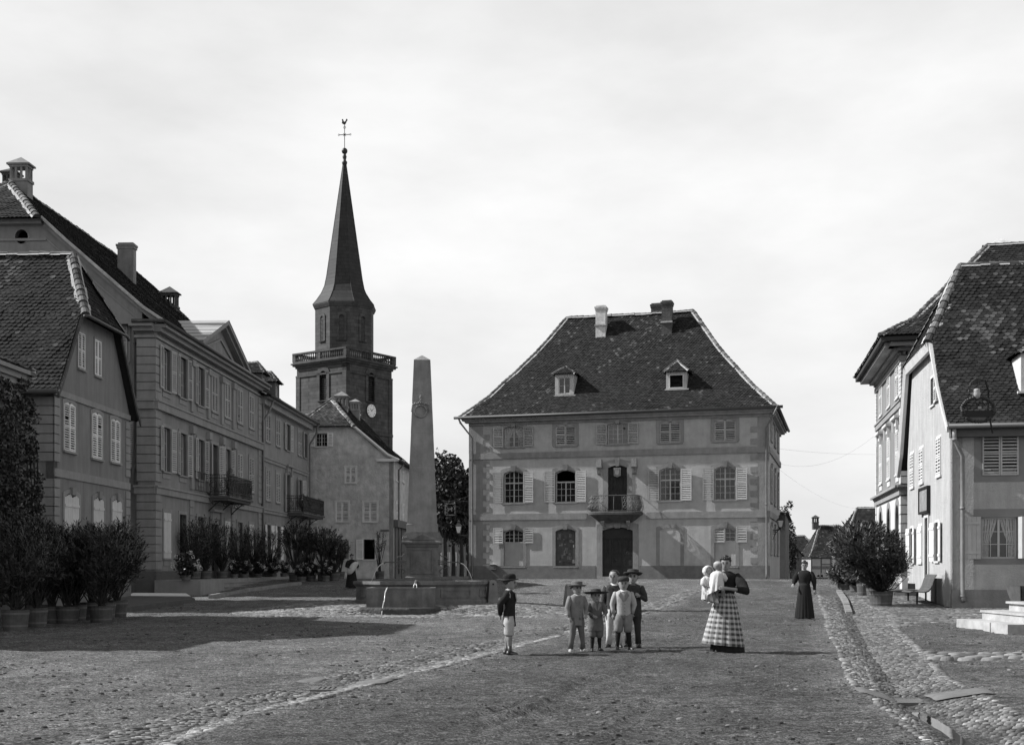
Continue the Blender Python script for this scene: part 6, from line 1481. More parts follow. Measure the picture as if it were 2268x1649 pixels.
# ================================================================ lanterns and hanging sign at the town hall
def lantern(root, c, s=1.0, m=iron):
    mb = MB(); R4 = lambda r, z: [(c[0] + r * s * math.cos(R(45 + 90 * k)), c[1] + r * s * math.sin(R(45 + 90 * k)), c[2] + z * s) for k in range(4)]
    g = MB(); g.rings([R4(.13, 0), R4(.25, .42)]); g.build('lamp_glass', lamp_glass_m, root)
    for k in range(4): mb.tube([R4(.135, -.01)[k], R4(.26, .43)[k]], .016 * s, 4)
    for r_, z in ((.14, 0), (.265, .43)):
        q = R4(r_, z); [mb.tube([q[k], q[(k + 1) % 4]], .016 * s, 4) for k in range(4)]
    mb.rings([R4(.29, .43), R4(.1, .62), R4(.1, .7), R4(.13, .7), R4(.03, .8)]); mb.lathe((c[0], c[1], c[2] - .14 * s), [(.03 * s, 0), (.09 * s, .07 * s), (.1 * s, .14 * s)], 8)
    mb.build('lamp_frame', m, root)
WHL = WH.turn(LH, 1)
y = WH.p(LH, 0, -1.0); 
def bracket(root, a, b, drop=.5, n=2):
    a, b = Vector(a), Vector(b); mb = MB(); mb.tube([a, b], .025, 5); d = b - a; pts = [a - Vector((0, 0, drop)) + d * t + Vector((0, 0, drop * (1 - (1 - t) ** 2) * .98)) for t in [k / 8 for k in range(9)]]; mb.tube(pts, .018, 5)
    u = d.normalized()
    for t, r_ in ((.25, drop * .22), (.5, drop * .15)):
        c = a + d * t - Vector((0, 0, drop * (1 - t) ** 2 * .5)); mb.tube([c + u * (r_ * (1 - .6 * k / 14) * math.cos(k * .6)) + Vector((0, 0, r_ * (1 - .6 * k / 14) * math.sin(k * .6))) for k in range(15)], .014, 4)
    mb.build('bracket', iron, root)
a = Vector(WHL.p(1.2, 0, 0)); yy = a.y; lx = (1016 - CX) / F * yy; lz = CH - (1180 - HY) / F * yy
l1 = empty('wall_lantern', (lx, yy, lz), 'four-sided glass wall lantern bracketed from the left flank of the town hall', 'lantern', 'wall lanterns on the town hall'); lantern(l1, (lx, yy, lz), 1.0); bracket(l1, (a.x, yy, lz - .18), (lx, yy, lz - .12), .45)
a = Vector(WHR.p(3.4, 0, 0)); yy = a.y; lx = (1720.5 - CX) / F * yy; lz = CH - (1167 - HY) / F * yy; lx = max(lx, a.x + .45)
l2 = empty('wall_lantern', (lx, yy, lz), 'dark wall lantern bracketed from the right flank of the town hall', 'lantern', 'wall lanterns on the town hall'); lantern(l2, (lx, yy, lz), .95); bracket(l2, (a.x, yy, lz - .18), (lx, yy, lz - .12), .6)
a = Vector(WHL.p(3.0, 0, 0)); yy = a.y; lx = (997 - CX) / F * yy; z0 = CH - (1140 - HY) / F * yy; z1 = CH - (1115 - HY) / F * yy
s1_ = empty('hanging_sign', (lx, yy, z0), 'square openwork iron sign with a small beast, hung before the dark chestnut trees', 'sign')
mb = MB(); hw_ = .3; hh_ = (z1 - z0) / 2; zc_ = (z0 + z1) / 2
for q in ((-1, -1, 1, -1), (1, -1, 1, 1), (1, 1, -1, 1), (-1, 1, -1, -1)):
    for k in range(9):
        t = k / 8; mb.ell((lx + hw_ * (q[0] + (q[2] - q[0]) * t), yy, zc_ + hh_ * (q[1] + (q[3] - q[1]) * t)), .035, .02, .035, 6, 4)
mb.build('frame', chim_grey, s1_)
mb = MB(); Wq = Wall(lx, yy, 1, 0, 1); mb.prism(Wq, [(-.18, zc_ - .1), (-.1, zc_ - .12), (-.06, zc_ - .02), (.06, zc_ - .02), (.08, zc_ - .14), (.13, zc_ - .14), (.12, zc_ + .0), (.17, zc_ + .1), (.1, zc_ + .16), (.05, zc_ + .08), (-.08, zc_ + .07), (-.16, zc_ + .14), (-.2, zc_ + .1), (-.12, zc_ + .02)], -.02, .02); mb.build('emblem', chim_grey, s1_)
mb = MB(); mb.tube([(a.x, yy, z1 + .15), (lx - .35, yy, z1 + .15)], .02, 5); mb.tube([(a.x, yy, z1 + .7), (lx, yy, z1 + .17)], .014, 5); [mb.tube([(lx + q, yy, z1 + .15), (lx + q, yy, z1)], .01, 4) for q in (-.2, .2)]; mb.build('bracket', iron, s1_)
# ================================================================ wreath sign of the inn
ga_ = WG2.at(0, 0); dS = 39.6; sxp = 2168.5; X_ = lambda px: (px - CX) / F * dS; Z_ = lambda py: CH - (py - HY) / F * dS
cx_, cz_ = X_(2166.5), Z_(906.5); rx, rz2 = X_(2202) - X_(2166.5), (Z_(880) - Z_(934)) / 2 
s2_ = empty('wreath_sign', (cx_, dS, cz_ - rz2), 'oval wrought iron wreath sign with letters and crown knob hung below the inn roof', 'sign')
mb = MB(); n = 40
for k in range(n):
    t = 2 * math.pi * k / n; mb.ell((cx_ + rx * math.cos(t), dS + .03 * math.sin(t * 9), cz_ + rz2 * math.sin(t)), .075, .06, .065, 6, 4)
mb.build('wreath', iron, s2_, smooth=True)
mb = MB(); Ws = Wall(cx_, dS, 1, 0, 1)
mb.prism(Ws, [(rx * .93 * math.cos(t), cz_ + rz2 * .93 * math.sin(t)) for t in [R(180 + 8 + (344 - 180) * k / 12 * 1.0) for k in range(13)]], -.02, .02); lo = mb.build('lower_panel', mat('faded_gilding', .09, rough=.6, var=.4, scale=8), s2_)
mb = MB(); mb.wbox(Ws, -rx * .8, rx * .85, cz_ - .24, cz_ - .04, .02, .05); mb.build('band', ink, s2_)
mb = MB()
def strokes(x, z, h, w_, segs):
    for (x0, z0, x1, z1) in segs: mb.tube([(x + x0 * w_, dS - .03, z + z0 * h), (x + x1 * w_, dS - .03, z + z1 * h)], .022, 4)
L_ = {'E': [(0, 0, 0, 1), (0, 0, 1, 0), (0, .5, .8, .5), (0, 1, 1, 1)], 'Y': [(.5, 0, .5, .5), (.5, .5, 0, 1), (.5, .5, 1, 1)], 'M': [(0, 0, 0, 1), (0, 1, .5, .4), (.5, .4, 1, 1), (1, 1, 1, 0)]}
strokes(cx_ - .38, cz_ + .02, .24, .14, L_['E']); strokes(cx_ - .12, cz_ + .02, .24, .16, L_['Y']); strokes(cx_ + .12, cz_ + .02, .24, .2, L_['M']); mb.build('letters', iron, s2_)
mb = MB(); kz = Z_(872); mb.lathe((X_(2163), dS, kz - .16), [(.04, 0), (.11, .06), (.13, .16), (.1, .26), (.12, .3), (.03, .34)], 10); mb.build('crown_knob', mat('dull_gilt', .3, rough=.5, var=.3, scale=6), s2_, smooth=True)
mb = MB(); aw = WG2.p(WG2.s_(2290) + .3, 0, 0); 
arc = [(X_(2146), dS, Z_(868)), (X_(2150), dS, Z_(848)), (X_(2162), dS, Z_(838)), (X_(2182), dS, Z_(841)), (X_(2200), dS + .4, Z_(862)), (X_(2215), dS + 1.0, Z_(900)), (X_(2238) + .1, WG2.p(WG2.s_(2238), 0, 0)[1] - .35, Z_(945))]
mb.tube(arc, .03, 5); mb.tube([(X_(2163), dS, kz + .15), (X_(2166), dS, Z_(840))], .015, 4); mb.tube([(X_(2163), dS, kz - .16), (cx_, dS, cz_ + rz2)], .03, 4)
mb.tube([arc[3], (X_(2150), dS, Z_(852)), (X_(2141), dS, Z_(858))], .018, 4); mb.build('bracket', iron, s2_)
# ================================================================ overhead wires
def wire(a, b, sag, label):
    a, b = Vector(a), Vector(b); mb = MB(); mb.tube([a.lerp(b, t) - Vector((0, 0, sag * 4 * t * (1 - t))) for t in [k / 24 for k in range(25)]], .004, 3)
    tag(mb.build('overhead_wire', iron_grey), label, 'wire', 'overhead wires between the town hall and the tall house')
a = WHR.p(1.5, 0, 0); b = WH2.p(LHH, 0, 0)
Zp = lambda py, y: CH - (py - HY) / F * y
wire((a[0], a[1], Zp(1020, a[1])), (b[0], b[1], Zp(961, b[1])), .9, 'upper overhead wire sagging from the town hall to the tall house')
wire((a[0], a[1], Zp(991, a[1])), (b[0], b[1], Zp(1006, b[1])), .1, 'taut overhead wire crossing the street gap almost level')
wire((a[0], a[1], Zp(1024, a[1])), (WM.p(2, 0, 0)[0], 128, Zp(1125, 128)), .8, 'thin overhead wire slanting from the town hall down to the hipped roof')
# ================================================================ bench, cradle, entrance steps
bx, by = (2040 - CX) / F * 45.5, 45.5; bz = gz(bx, by)
bn = empty('slatted_bench', (bx, by, bz), 'weathered curved slatted bench standing against the inn wall', 'bench')
# bench axis runs along the inn wall; local l along the wall, o away from it
Wb = WG.at(0, 0); s0, s1 = 2.0, 4.4
prof_ = [(1.08, .40), (.98, .44), (.86, .43), (.74, .41), (.62, .40), (.51, .42), (.42, .48), (.36, .57), (.32, .67), (.29, .77), (.26, .87), (.22, .97), (.17, 1.06)]
for nm_, lo_, hi_ in (('seat', 0, 6), ('backrest', 6, 12)):
    mb = MB()
    for (oa, za), (ob_, zb2) in zip(prof_[lo_:hi_], prof_[lo_ + 1:hi_ + 1]):
        q = lambda s, t, dz: Wb.p(s, bz + za + (zb2 - za) * t + dz, oa + (ob_ - oa) * t)
        mb.hexa([q(s0, .06, -.02), q(s1, .06, -.02), q(s1, .9, -.02), q(s0, .9, -.02), q(s0, .06, .005), q(s1, .06, .005), q(s1, .9, .005), q(s0, .9, .005)], random.uniform(.8, 1.2))
    mb.build(nm_, wood_mid, bn)
for s in (s0 + .1, s1 - .15):
    for o_ in (.2, .85):
        mb = MB(); mb.wbox(Wb, s, s + .06, bz - .1, bz + (.38 if o_ > .5 else .9), o_ - .03, o_ + .03); mb.build('leg', wood_dark, bn)
cxx, cy = (2262 - CX) / F * 33.5, 33.5; czb = gz(cxx, cy)
cr_ = empty('wooden_barrow', (cxx, cy, czb), 'old wooden box barrow with a rounded end board by the white steps', 'barrow')
mb = MB(); X0, X1 = (2250 - CX) / F * 33.5, (2250 - CX) / F * 33.5 + 1.3; zt_ = CH - (1297 - HY) / F * 33.5; zb_ = CH - (1335 - HY) / F * 33.5
mb.hexa([(X0 + .1, 33.4, zb_), (X1, 33.4, zb_), (X1, 33.44, zb_), (X0 + .1, 33.44, zb_), (X0, 33.2, zt_), (X1, 33.2, zt_), (X1, 33.24, zt_), (X0, 33.24, zt_)])
mb.hexa([(X0 + .1, 33.4, zb_), (X0 + .14, 33.4, zb_), (X0 + .14, 34, zb_), (X0 + .1, 34, zb_), (X0, 33.2, zt_), (X0 + .04, 33.2, zt_), (X0 + .04, 34.2, zt_), (X0, 34.2, zt_)])
mb.hexa([(X0 + .1, 34, zb_), (X1, 34, zb_), (X1, 34.04, zb_), (X0 + .1, 34.04, zb_), (X0, 34.2, zt_), (X1, 34.2, zt_), (X1, 34.24, zt_), (X0, 34.24, zt_)]); mb.quad((X0 + .1, 33.4, zb_), (X1, 33.4, zb_), (X1, 34, zb_), (X0 + .1, 34, zb_)); mb.build('box', wood_mid, cr_)
for yv in (33.25, 34.1): mb = MB(); mb.tube([(X0 + .25, yv, zt_), (X0 + .15, yv - .05, czb)], .03, 5); mb.build('leg', wood_dark, cr_)
for yv in (33.25, 34.1): mb = MB(); mb.tube([(X0 + 1.05, yv, zt_), (X0 + 1.15, yv - .05, czb)], .03, 5); mb.build('leg', wood_dark, cr_)
es = empty('white_steps', ((2230 - CX) / F * 27.5, 27.5, 0), 'three broad pale stone entrance steps at the right edge', 'steps')
def block(x0, x1, y0, y1, z0, z1, sk=0.0): 
    mb = MB(); mb.hexa([(x0, y0, z0), (x1, y0 - sk, z0), (x1, y1 - sk, z0), (x0, y1, z0), (x0, y0, z1), (x1, y0 - sk, z1), (x1, y1 - sk, z1), (x0, y1, z1)]); return mb
for x0, y0, y1, h0, h1, js in ((10.87, 26.5, 29.6, -.1, .2, (.95, 1.36)), (11.42, 26.62, 29.32, .2, .42, ()), (11.93, 26.75, 29.05, .42, .64, ())):
    ys_ = [y0] + [y0 + j for j in js] + [y1]
    for a_, b_ in zip(ys_, ys_[1:]):
        mb = block(x0 + random.uniform(-.02, .02), x0 + 5, a_ + .006, b_ - .006, h0, h1 - (.05 if h0 > 0 else 0))
        if h0 > 0: mb.box(x0 - .05, x0 + 5, a_ - .04, b_ + .04, h1 - .05, h1)
        mb.build('step', step_stone, es)
# ================================================================ plants
def leafquad(mb, p, d, up, L, w_, tone):
    s = d.cross(up); 
    if s.length < .01: s = Vector((1, 0, 0))
    s.normalize(); mb.quad(p, p + d * (L * .45) + s * (w_ / 2), p + d * L, p + d * (L * .45) - s * (w_ / 2), tone=tone)
def rdir(rnd):
    z = rnd.uniform(-1, 1); a = rnd.uniform(0, 6.283); r = math.sqrt(1 - z * z); return Vector((r * math.cos(a), r * math.sin(a), z))
def oleander_meshes(seed, cr_, ch, c0, n_tips=230, leaf=(.15, .028), per=11, narrow=False):
    """foliage and stems for a bush whose crown is an ellipsoid (radius cr_, half height ch) centred at height c0"""
    rnd = random.Random(seed); fo_ = MB(); stm = MB(); lob = [(rdir(rnd), rnd.uniform(.75, 1.1)) for _ in range(14)]
    for i in range(n_tips):
        d = rdir(rnd); q = rnd.uniform(.45, 1.0) ** .6; k = max(l[1] * max(0, d.dot(l[0])) ** 1.5 for l in lob); q *= .62 + .46 * k
        p = Vector((d.x * cr_ * q, d.y * cr_ * q, c0 + d.z * ch * q)); base = Vector((rnd.uniform(-.08, .08), rnd.uniform(-.08, .08), 0)); ax = (p - Vector((0, 0, c0 - ch * .9))).normalized()
        if i % (5 if n_tips < 400 else 16) == 0:
            m = base.lerp(p, .5) + Vector((0, 0, -.12 * cr_)); stm.tube([base, m, p], [.02, .014, .006], 4)
        tn = rnd.uniform(.55, 1.5); L = leaf[0] * rnd.uniform(.8, 1.2)
        sp_ = .34 * (1 if cr_ > .5 else .5)
        for j in range(per):
            t = j / per; a = rnd.uniform(0, 6.28); side = ax.cross(Vector((math.cos(a), math.sin(a), .3))).normalized(); dd = (ax * rnd.uniform(.3, 1.0) + side * rnd.uniform(.4, .9) + Vector((0, 0, -.12))).normalized()
            leafquad(fo_, p - ax * (sp_ * t), dd, ax, L, leaf[1], tn * rnd.uniform(.75, 1.3) * (2.2 if rnd.random() < .05 else 1))
    return fo_, stm
def tub_mesh(r, h, taper=.84):
    mb = MB(); n = 20; rg = []
    for q, z in ((taper, 0), (taper + .02, .02), (1.0, h), (.93, h), (.9, h - .05)): rg.append([(r * q * math.cos(2 * math.pi * k / n), r * q * math.sin(2 * math.pi * k / n), z) for k in range(n)])
    mb.rings(rg, True, True)
    return mb
def hoops(r, h, taper=.84):
    mb = MB(); n = 20
    for f in (.2, .78):
        q = taper + (1 - taper) * f
        mb.rings([[(r * q * m_ * math.cos(2 * math.pi * k / n), r * q * m_ * math.sin(2 * math.pi * k / n), h * f + dz) for k in range(n)] for m_, dz in ((1.0, 0), (1.03, .002), (1.035, .04), (1.0, .045))], False, False)
    return mb
PROTO = {}
def potted(kind, seed, x, y, label, tr=.3, th=.4, cr_=.8, ch=.7, c0=1.5, group=None, z=None, flowers=0, name='potted_oleander', cat='potted plant', n=230, leaf=(.15, .028), per=11, rz=0, tubm=None):
    z = gz(x, y) - .01 if z is None else z
    r = empty(name, (x, y, z), label, cat, group, rz); q_ = random.Random(label).uniform(.9, 1.1); r.scale = (q_, q_ * random.Random(label + 'b').uniform(.92, 1.08), random.Random(label + 'c').uniform(.9, 1.08))
    key = (kind, seed, tr, th, cr_, ch, c0, flowers)
    if key in PROTO:
        for src in PROTO[key]:
            c = src.copy(); COL.objects.link(c); c.parent = r
            for g_ in src.children: d = g_.copy(); COL.objects.link(d); d.parent = c
        return r
    tb_ = tub_mesh(tr, th).build('tub', tubm or tub_m, r, local=True); hoops(tr, th).build('hoops', iron_grey, tb_, local=True)
    f_, s_ = oleander_meshes(seed, cr_, ch, c0 - th, n, leaf, per)
    for m_ in (f_, s_): m_.v = [(a, b, c + th) for a, b, c in m_.v]
    fo_ = f_.build('foliage', leaf_dark, r, local=True); st_ = s_.build('stem', bark, r, local=True); parts = [tb_, fo_, st_]
    if flowers:
        rnd = random.Random(seed + 9); fm = MB()
        for i in range(flowers):
            d = rdir(rnd); d.z = abs(d.z) * .9 - .25; d.y = -abs(d.y) if rnd.random() < .7 else d.y; d.normalize(); c = Vector((d.x * cr_ * .97, d.y * cr_ * .97, c0 + d.z * ch * .97))
            for j in range(16): e = rdir(rnd); leafquad(fm, c + e * .045, (e + rdir(rnd) * .5).normalized(), rdir(rnd), .05, .05, rnd.uniform(.7, 1.1))
        parts.append(fm.build('blossom', flower_m, r, local=True))
    PROTO[key] = parts
    return r
# row of tubs in the left foreground
row = [(24, 1396, .62, .0), (71, 1389, .6, .1), (108, 1380, .55, .05), (161, 1376, .56, 0), (196, 1372, .54, .1), (226, 1369, .5, 0), (253, 1366, .52, .05)]
wds = ['at the left edge of the picture', 'in the second tub from the left edge', 'in a paler tub, third from the left edge', 'in a large tub below the ivy', 'in the middle of the row before the gabled house', 'in the small tub third from the right end of the row', 'in the tub at the right end of the front row']
for i, ((px_, py_, s_, q), wd) in enumerate(zip(row, wds)):
    x, y = G(px_, py_); y += .25
    potted('ole', i % 4, x, y, 'dark dense oleander ' + wd, tr=.29, th=.46, cr_=.85, ch=1.0, c0=1.75, group='tubbed oleanders in the shade before the gabled house', rz=i * 1.3, n=420)
for i, (px_, dy, wd) in enumerate(((20, 1.6, 'left'), (95, 1.4, 'middle'), (170, 1.5, 'right'))):
    x, y = G(px_, 1385); potted('ole', 1 + i % 3, x + .1, y + dy, 'dark oleander standing in the back row behind the tubs, %s one of three' % wd, tr=.29, th=.46, cr_=.85, ch=1.0, c0=1.75, group='tubbed oleanders in the shade before the gabled house', rz=2 + i * 1.1, n=420)
# terrace plants
TT = lambda px, o_: (lambda s: WB.p(s, 0, o_))(WB.at(0, o_).s_(px))
GRP = 'potted shrubs along the terrace'
tp_ = [('ole', 455, .55, .3, .38, .95, 1.15, 1.9, 'tall oleander in a stave tub at the near end of the terrace'), ('ole', 492, .5, .3, .38, .85, 1.1, 1.8, 'tall oleander in a stave tub before the house door'), ('ole', 531, .5, .28, .35, .8, 1.05, 1.75, 'thin-leaved oleander under the iron balcony'), ('ole', 562, .5, .28, .35, .75, 1.0, 1.7, 'oleander near the corner quoins of the pedimented house'), ('ole', 596, .6, .28, .35, .75, 1.0, 1.7, 'oleander in front of the row house shutters'), ('ole', 430, .6, .26, .35, .6, .9, 1.55, 'oleander rising behind the flowering hydrangea')]
for i, (kd, px_, o_, tr, th, cr_, ch, c0, lb) in enumerate(tp_):
    x, y, _ = TT(px_, o_); potted(kd, 4 + i % 3, x, y, lb, tr=.28, th=.36, cr_=.85, ch=1.05, c0=1.75, z=.93, group=GRP, rz=i * 1.7, n=240)
hy_ = [(412, 1.45, .55, .5, .62, 15, 'big white-flowering hydrangea on the near corner block of the terrace'), (519, .95, .33, .32, .55, 7, 'small hydrangea in bloom beneath the iron balcony'), (541, .95, .35, .32, .55, 6, 'hydrangea with a few pale heads on the middle of the terrace'), (572, .95, .35, .34, .55, 6, 'low flowering bush by the terrace edge past the quoins'), (606, .95, .4, .36, .55, 10, 'flowering hydrangea near the far end of the terrace'), (628, .95, .36, .34, .55, 8, 'small white-headed hydrangea next to the end pillar of the terrace')]
for i, (px_, o_, cr_, ch, c0, fl_, lb) in enumerate(hy_):
    x, y, _ = TT(px_, o_); potted('hyd', 20 + i, x, y, lb, tr=.2, th=.2, cr_=cr_, ch=ch, c0=c0, z=.93, group='hydrangeas on the terrace', flowers=fl_, name='potted_hydrangea', n=150 if cr_ > .4 else 90, leaf=(.13, .09), per=7)
pot_s = [(655, 1287, .34, .45, .95, .7, 2.25, 'round-headed dark laurel in a tub past the terrace end'), (683, 1284, .3, .4, .7, .6, 2.0, 'dark round laurel behind its neighbour by the corner balcony'), (716, 1286, .34, .45, 1.05, .75, 1.95, 'broad dark laurel tree in a tub before the rendered house'), (740, 1285, .32, .42, .85, .7, 1.8, 'dark laurel with leaning crown, last of the big tubs')]
for i, (px_, py_, tr, th, cr_, ch, c0, lb) in enumerate(pot_s):
    x, y = G(px_, py_); y = min(y, 70 + i); x = (px_ - CX) / F * y
    potted('lau', 40 + i, x, y, lb, tr=tr, th=th, cr_=cr_, ch=ch, c0=c0, group='round laurels in tubs at the far end of the row', name='potted_laurel', n=260, leaf=(.13, .05), per=10)
for i, (px_, py_, lb) in enumerate(((668, 1289, 'low flowering pot beneath the round laurels'), (722, 1287, 'bushy low plant in a tub left of the woman with the bundle'), (690, 1286, 'small flowering pot between two laurel tubs'))):
    x, y = G(px_, py_); y = min(y, 66); x = (px_ - CX) / F * y; potted('hyd', 24 + i, x, y, lb, tr=.22, th=.3, cr_=.42, ch=.36, c0=.62, flowers=6, group='low pots at the far end of the row', name='potted_hydrangea', n=90, leaf=(.13, .09), per=7)
for px_, y, sd_, cr_, ch, c0, lb in ((841, 78, 60, .55, .75, 2.35, 'slender young tree in a tub before the rendered house'), (753, 79, 61, .3, .4, 1.35, 'thin little tree in a low pot near the rendered house wall')):
    x = (px_ - CX) / F * y; potted('sl', sd_, x, y, lb, tr=.3, th=.5, cr_=cr_, ch=ch, c0=c0, name='potted_sapling', n=70, leaf=(.13, .04), per=7, z=CH - (1282 - HY) / F * y)
# right side tubs
x, y = G(1955, 1342); y += .2
R_ = potted('big', 70, x, y, 'large spreading oleander in a wide stave tub beside the inn', tr=.42, th=.52, cr_=1.5, ch=1.2, c0=1.95, name='potted_oleander', n=1250, leaf=(.19, .036), per=12)
for c_ in R_.children:
    if c_.name.startswith(('foliage', 'stem')):
        for v_ in c_.data.vertices: v_.co.x -= .26 * max(0, v_.co.z - .5)
def agave(x, y, label, z=None, s=1.0, tr=.25, th=.35, n=26, L=.75, name='potted_yucca'):
    z = gz(x, y) if z is None else z; r = empty(name, (x, y, z), label, 'potted plant'); t_ = tub_mesh(tr, th).build('tub', tub_m, r, local=True); hoops(tr, th).build('hoops', iron_grey, t_, local=True); mb = MB(); rnd = random.Random(int(x * 100))
    for i in range(n):
        a = rnd.uniform(0, 6.28); d = Vector((math.cos(a), math.sin(a), rnd.uniform(.4, 1.8))).normalized(); p = Vector((0, 0, th)); pts = []; LL = L * rnd.uniform(.7, 1.1)
        for k in range(5): t = k / 4; pts.append(p + d * (LL * t) + Vector((0, 0, -.45 * LL * t * t * rnd.uniform(.6, 1.2))))
        for k in range(4):
            s_ = d.cross(Vector((0, 0, 1))).normalized(); w0, w1 = .03 * (1 - k / 4.6), .03 * (1 - (k + 1) / 4.2); mb.quad(pts[k] - s_ * w0, pts[k] + s_ * w0, pts[k + 1] + s_ * w1, pts[k + 1] - s_ * w1, tone=rnd.uniform(.7, 2.0))
    mb.build('foliage', leaf_dark, r, local=True); return r
x, y = G(1934, 1326); agave(x, y, 'spiky yucca in a small tub left of the wide oleander tub', tr=.27, th=.42)
x, y = G(1912, 1318); agave(x, y, 'sword-leaved plant in a pale tub behind the yucca', tr=.27, th=.5, L=1.0, n=18)
x, y = G(1868, 1306); potted('fl', 80, x, y, 'low bush with pale glossy leaves by the end of the kerb', tr=.3, th=.3, cr_=.78, ch=.55, c0=.8, name='potted_bush', n=150, leaf=(.2, .07), per=9)
x, y = G(1895, 1310); potted('fl', 81, x, y, 'low dark bush beside the pale-leaved one', tr=.28, th=.3, cr_=.6, ch=.5, c0=.75, name='potted_bush', n=120, leaf=(.2, .07), per=9)
# ivy on the left house
iv = empty('ivy', (-14.6, 35.8, 0), 'thick ivy hanging over the corner of the left house', 'ivy'); mb = MB(); rnd = random.Random(2)
cl = [(8, 940, 40), (5, 1000, 44), (2, 1060, 44), (14, 1140, 44), (12, 1220, 46), (8, 1290, 50), (40, 1260, 36), (20, 870, 26), (55, 900, 24), (62, 960, 22), (48, 1000, 30), (72, 1060, 24), (40, 1080, 34), (80, 1130, 20), (76, 1095, 20), (52, 900, 22), (66, 985, 18), (62, 1160, 30), (25, 1160, 40), (30, 930, 34), (20, 1020, 36), (70, 1010, 16), (58, 1110, 30), (50, 850, 16), (74, 925, 14), (84, 1085, 12), (10, 1100, 40), (40, 1200, 40), (0, 850, 20)]
for px_, py_, r_ in cl:
    y = min(36.2, 14.45 * F / (CX - min(px_, 60)) ); c = Vector(((px_ - CX) / F * y, y, CH - (py_ - HY) / F * y)); rr = r_ / F * y
    for k in range(int(200 * (r_ / 24) ** 1.9)):
        d = rdir(rnd); q = rnd.uniform(.5, 1) ** .5; p = c + Vector((d.x * rr, d.y * rr * 1.1, d.z * rr)) * q; e = (rdir(rnd) + Vector((0, -.6, -.5))).normalized(); leafquad(mb, p, e, rdir(rnd), .10, .09, rnd.uniform(.4, 1.7))
mb.build('foliage', leaf_ivy, iv); mb = MB()
for k in range(5): mb.tube([(-14.5 + .1 * k, 36.1, 0), (-14.55 + .12 * k, 36.1, 2), (-14.6 + .1 * k, 36.1, 5.2)], [.05, .04, .02], 5)
mb.build('stem', bark, iv)
# chestnuts and poplars
def tree(name, x, y, z, h, cr_, bottom, label, n=2600, tr=.22, seed=1, leaf=.32, group=None, colum=False, dens=None, blobs=26):
    rnd = random.Random(seed); r = empty(name, (x, y, z), label, 'tree', group); mb = MB(); c0 = (bottom + h) / 2; ch = (h - bottom) / 2
    bl = []
    for i in range(blobs):
        d = rdir(rnd); q = rnd.uniform(.35, .8); bl.append((Vector((x + d.x * cr_ * q, y + d.y * cr_ * q, z + c0 + d.z * ch * q)), rnd.uniform(.26, .46) * (cr_ if not colum else cr_ * 1.3), rnd.uniform(.7, 1.4)))
    for i in range(n):
        c, b, t = bl[i % blobs]; d = rdir(rnd); q = rnd.uniform(.3, 1) ** .4; p = c + Vector((d.x * b, d.y * b, d.z * b * (1 if not colum else 1.5))) * q
        leafquad(mb, p, (rdir(rnd) + Vector((0, 0, -.3))).normalized(), rdir(rnd), leaf, leaf * .7, t * rnd.uniform(.5, 1.6))
    mb.build('crown', leaf_tree, r); mb = MB()
    mb.tube([(x, y, z - .2), (x + .05, y, z + bottom * .6), (x, y, z + bottom * 1.1), (x, y, z + c0)], [tr * 1.25, tr, tr * .85, tr * .3], 9)
    for k in range(6): a = k * 1.05; mb.tube([(x, y, z + bottom * (.95 + .05 * k)), (x + cr_ * .3 * math.cos(a), y + cr_ * .3 * math.sin(a), z + bottom + ch * .5), (x + cr_ * .6 * math.cos(a), y + cr_ * .6 * math.sin(a), z + bottom + ch * 1.1)], [tr * .5, tr * .3, tr * .1], 6)
    mb.build('trunk', bark, r)
for px_, y, h, cr_, lb, sd_ in ((958, 108, 9.9, 3.2, 'chestnut tree partly hidden behind the obelisk', 1), (984, 104, 9.6, 3.0, 'chestnut tree just right of the obelisk', 2), (1002, 111, 9.3, 3.0, 'chestnut tree behind the hanging sign', 3), (1020, 105, 7.9, 2.8, 'chestnut tree behind the wall lantern', 4), (1036, 110, 6.8, 3.0, 'chestnut tree beside the left corner of the town hall', 5)):
    z = CH - (1258 - HY) / F * y - .5; tree('chestnut_tree', (px_ - CX) / F * y, y, z, h + 1.5, cr_, 2.6, lb, n=3600, tr=.24, seed=sd_, leaf=.34, group='row of dark chestnut trees left of the town hall')
for px_, y, h, lb, sd_ in ((1734, 118, 9.3, 'dark poplar just clearing the town hall wall', 11), (1743, 124, 9.9, 'narrow pointed poplar, tallest of the pair beyond the side house', 12), (1750, 121, 5.8, 'lower poplar shoulder at the street side of the pair', 13)):
    tree('poplar_tree', (px_ - CX) / F * y, y, -.1, h, .8, .6, lb, n=1900, tr=.15, seed=sd_, leaf=.22, group='poplars beyond the town hall', colum=True, blobs=22)
# garden bush and small plants on balconies
def balcony_plant(W, s, z, o_, r_, h, label, sd_, n=60):
    x, y, _ = W.p(s, 0, o_); potted('bp', sd_, x, y, label, tr=.13, th=.2, cr_=r_, ch=h / 2, c0=.2 + h / 2, z=z, name='balcony_plant', n=n, leaf=(.12, .03), per=8)
balcony_plant(WB, colB[3] + .1, 4.86, .7, .3, 1.1, 'spiky potted plant on the iron balcony of the pedimented house', 90); balcony_plant(WB, colB[4] + .2, 4.86, .8, .35, .8, 'leafy pot at the far end of the same iron balcony', 91)
balcony_plant(WE, WE.s_(645), 4.82, .8, .5, 1.0, 'trailing plant on the corner balcony, the left one', 92, 90); balcony_plant(WE, WE.s_(672), 4.82, .8, .5, 1.1, 'trailing plant on the corner balcony, the right one', 93, 90)
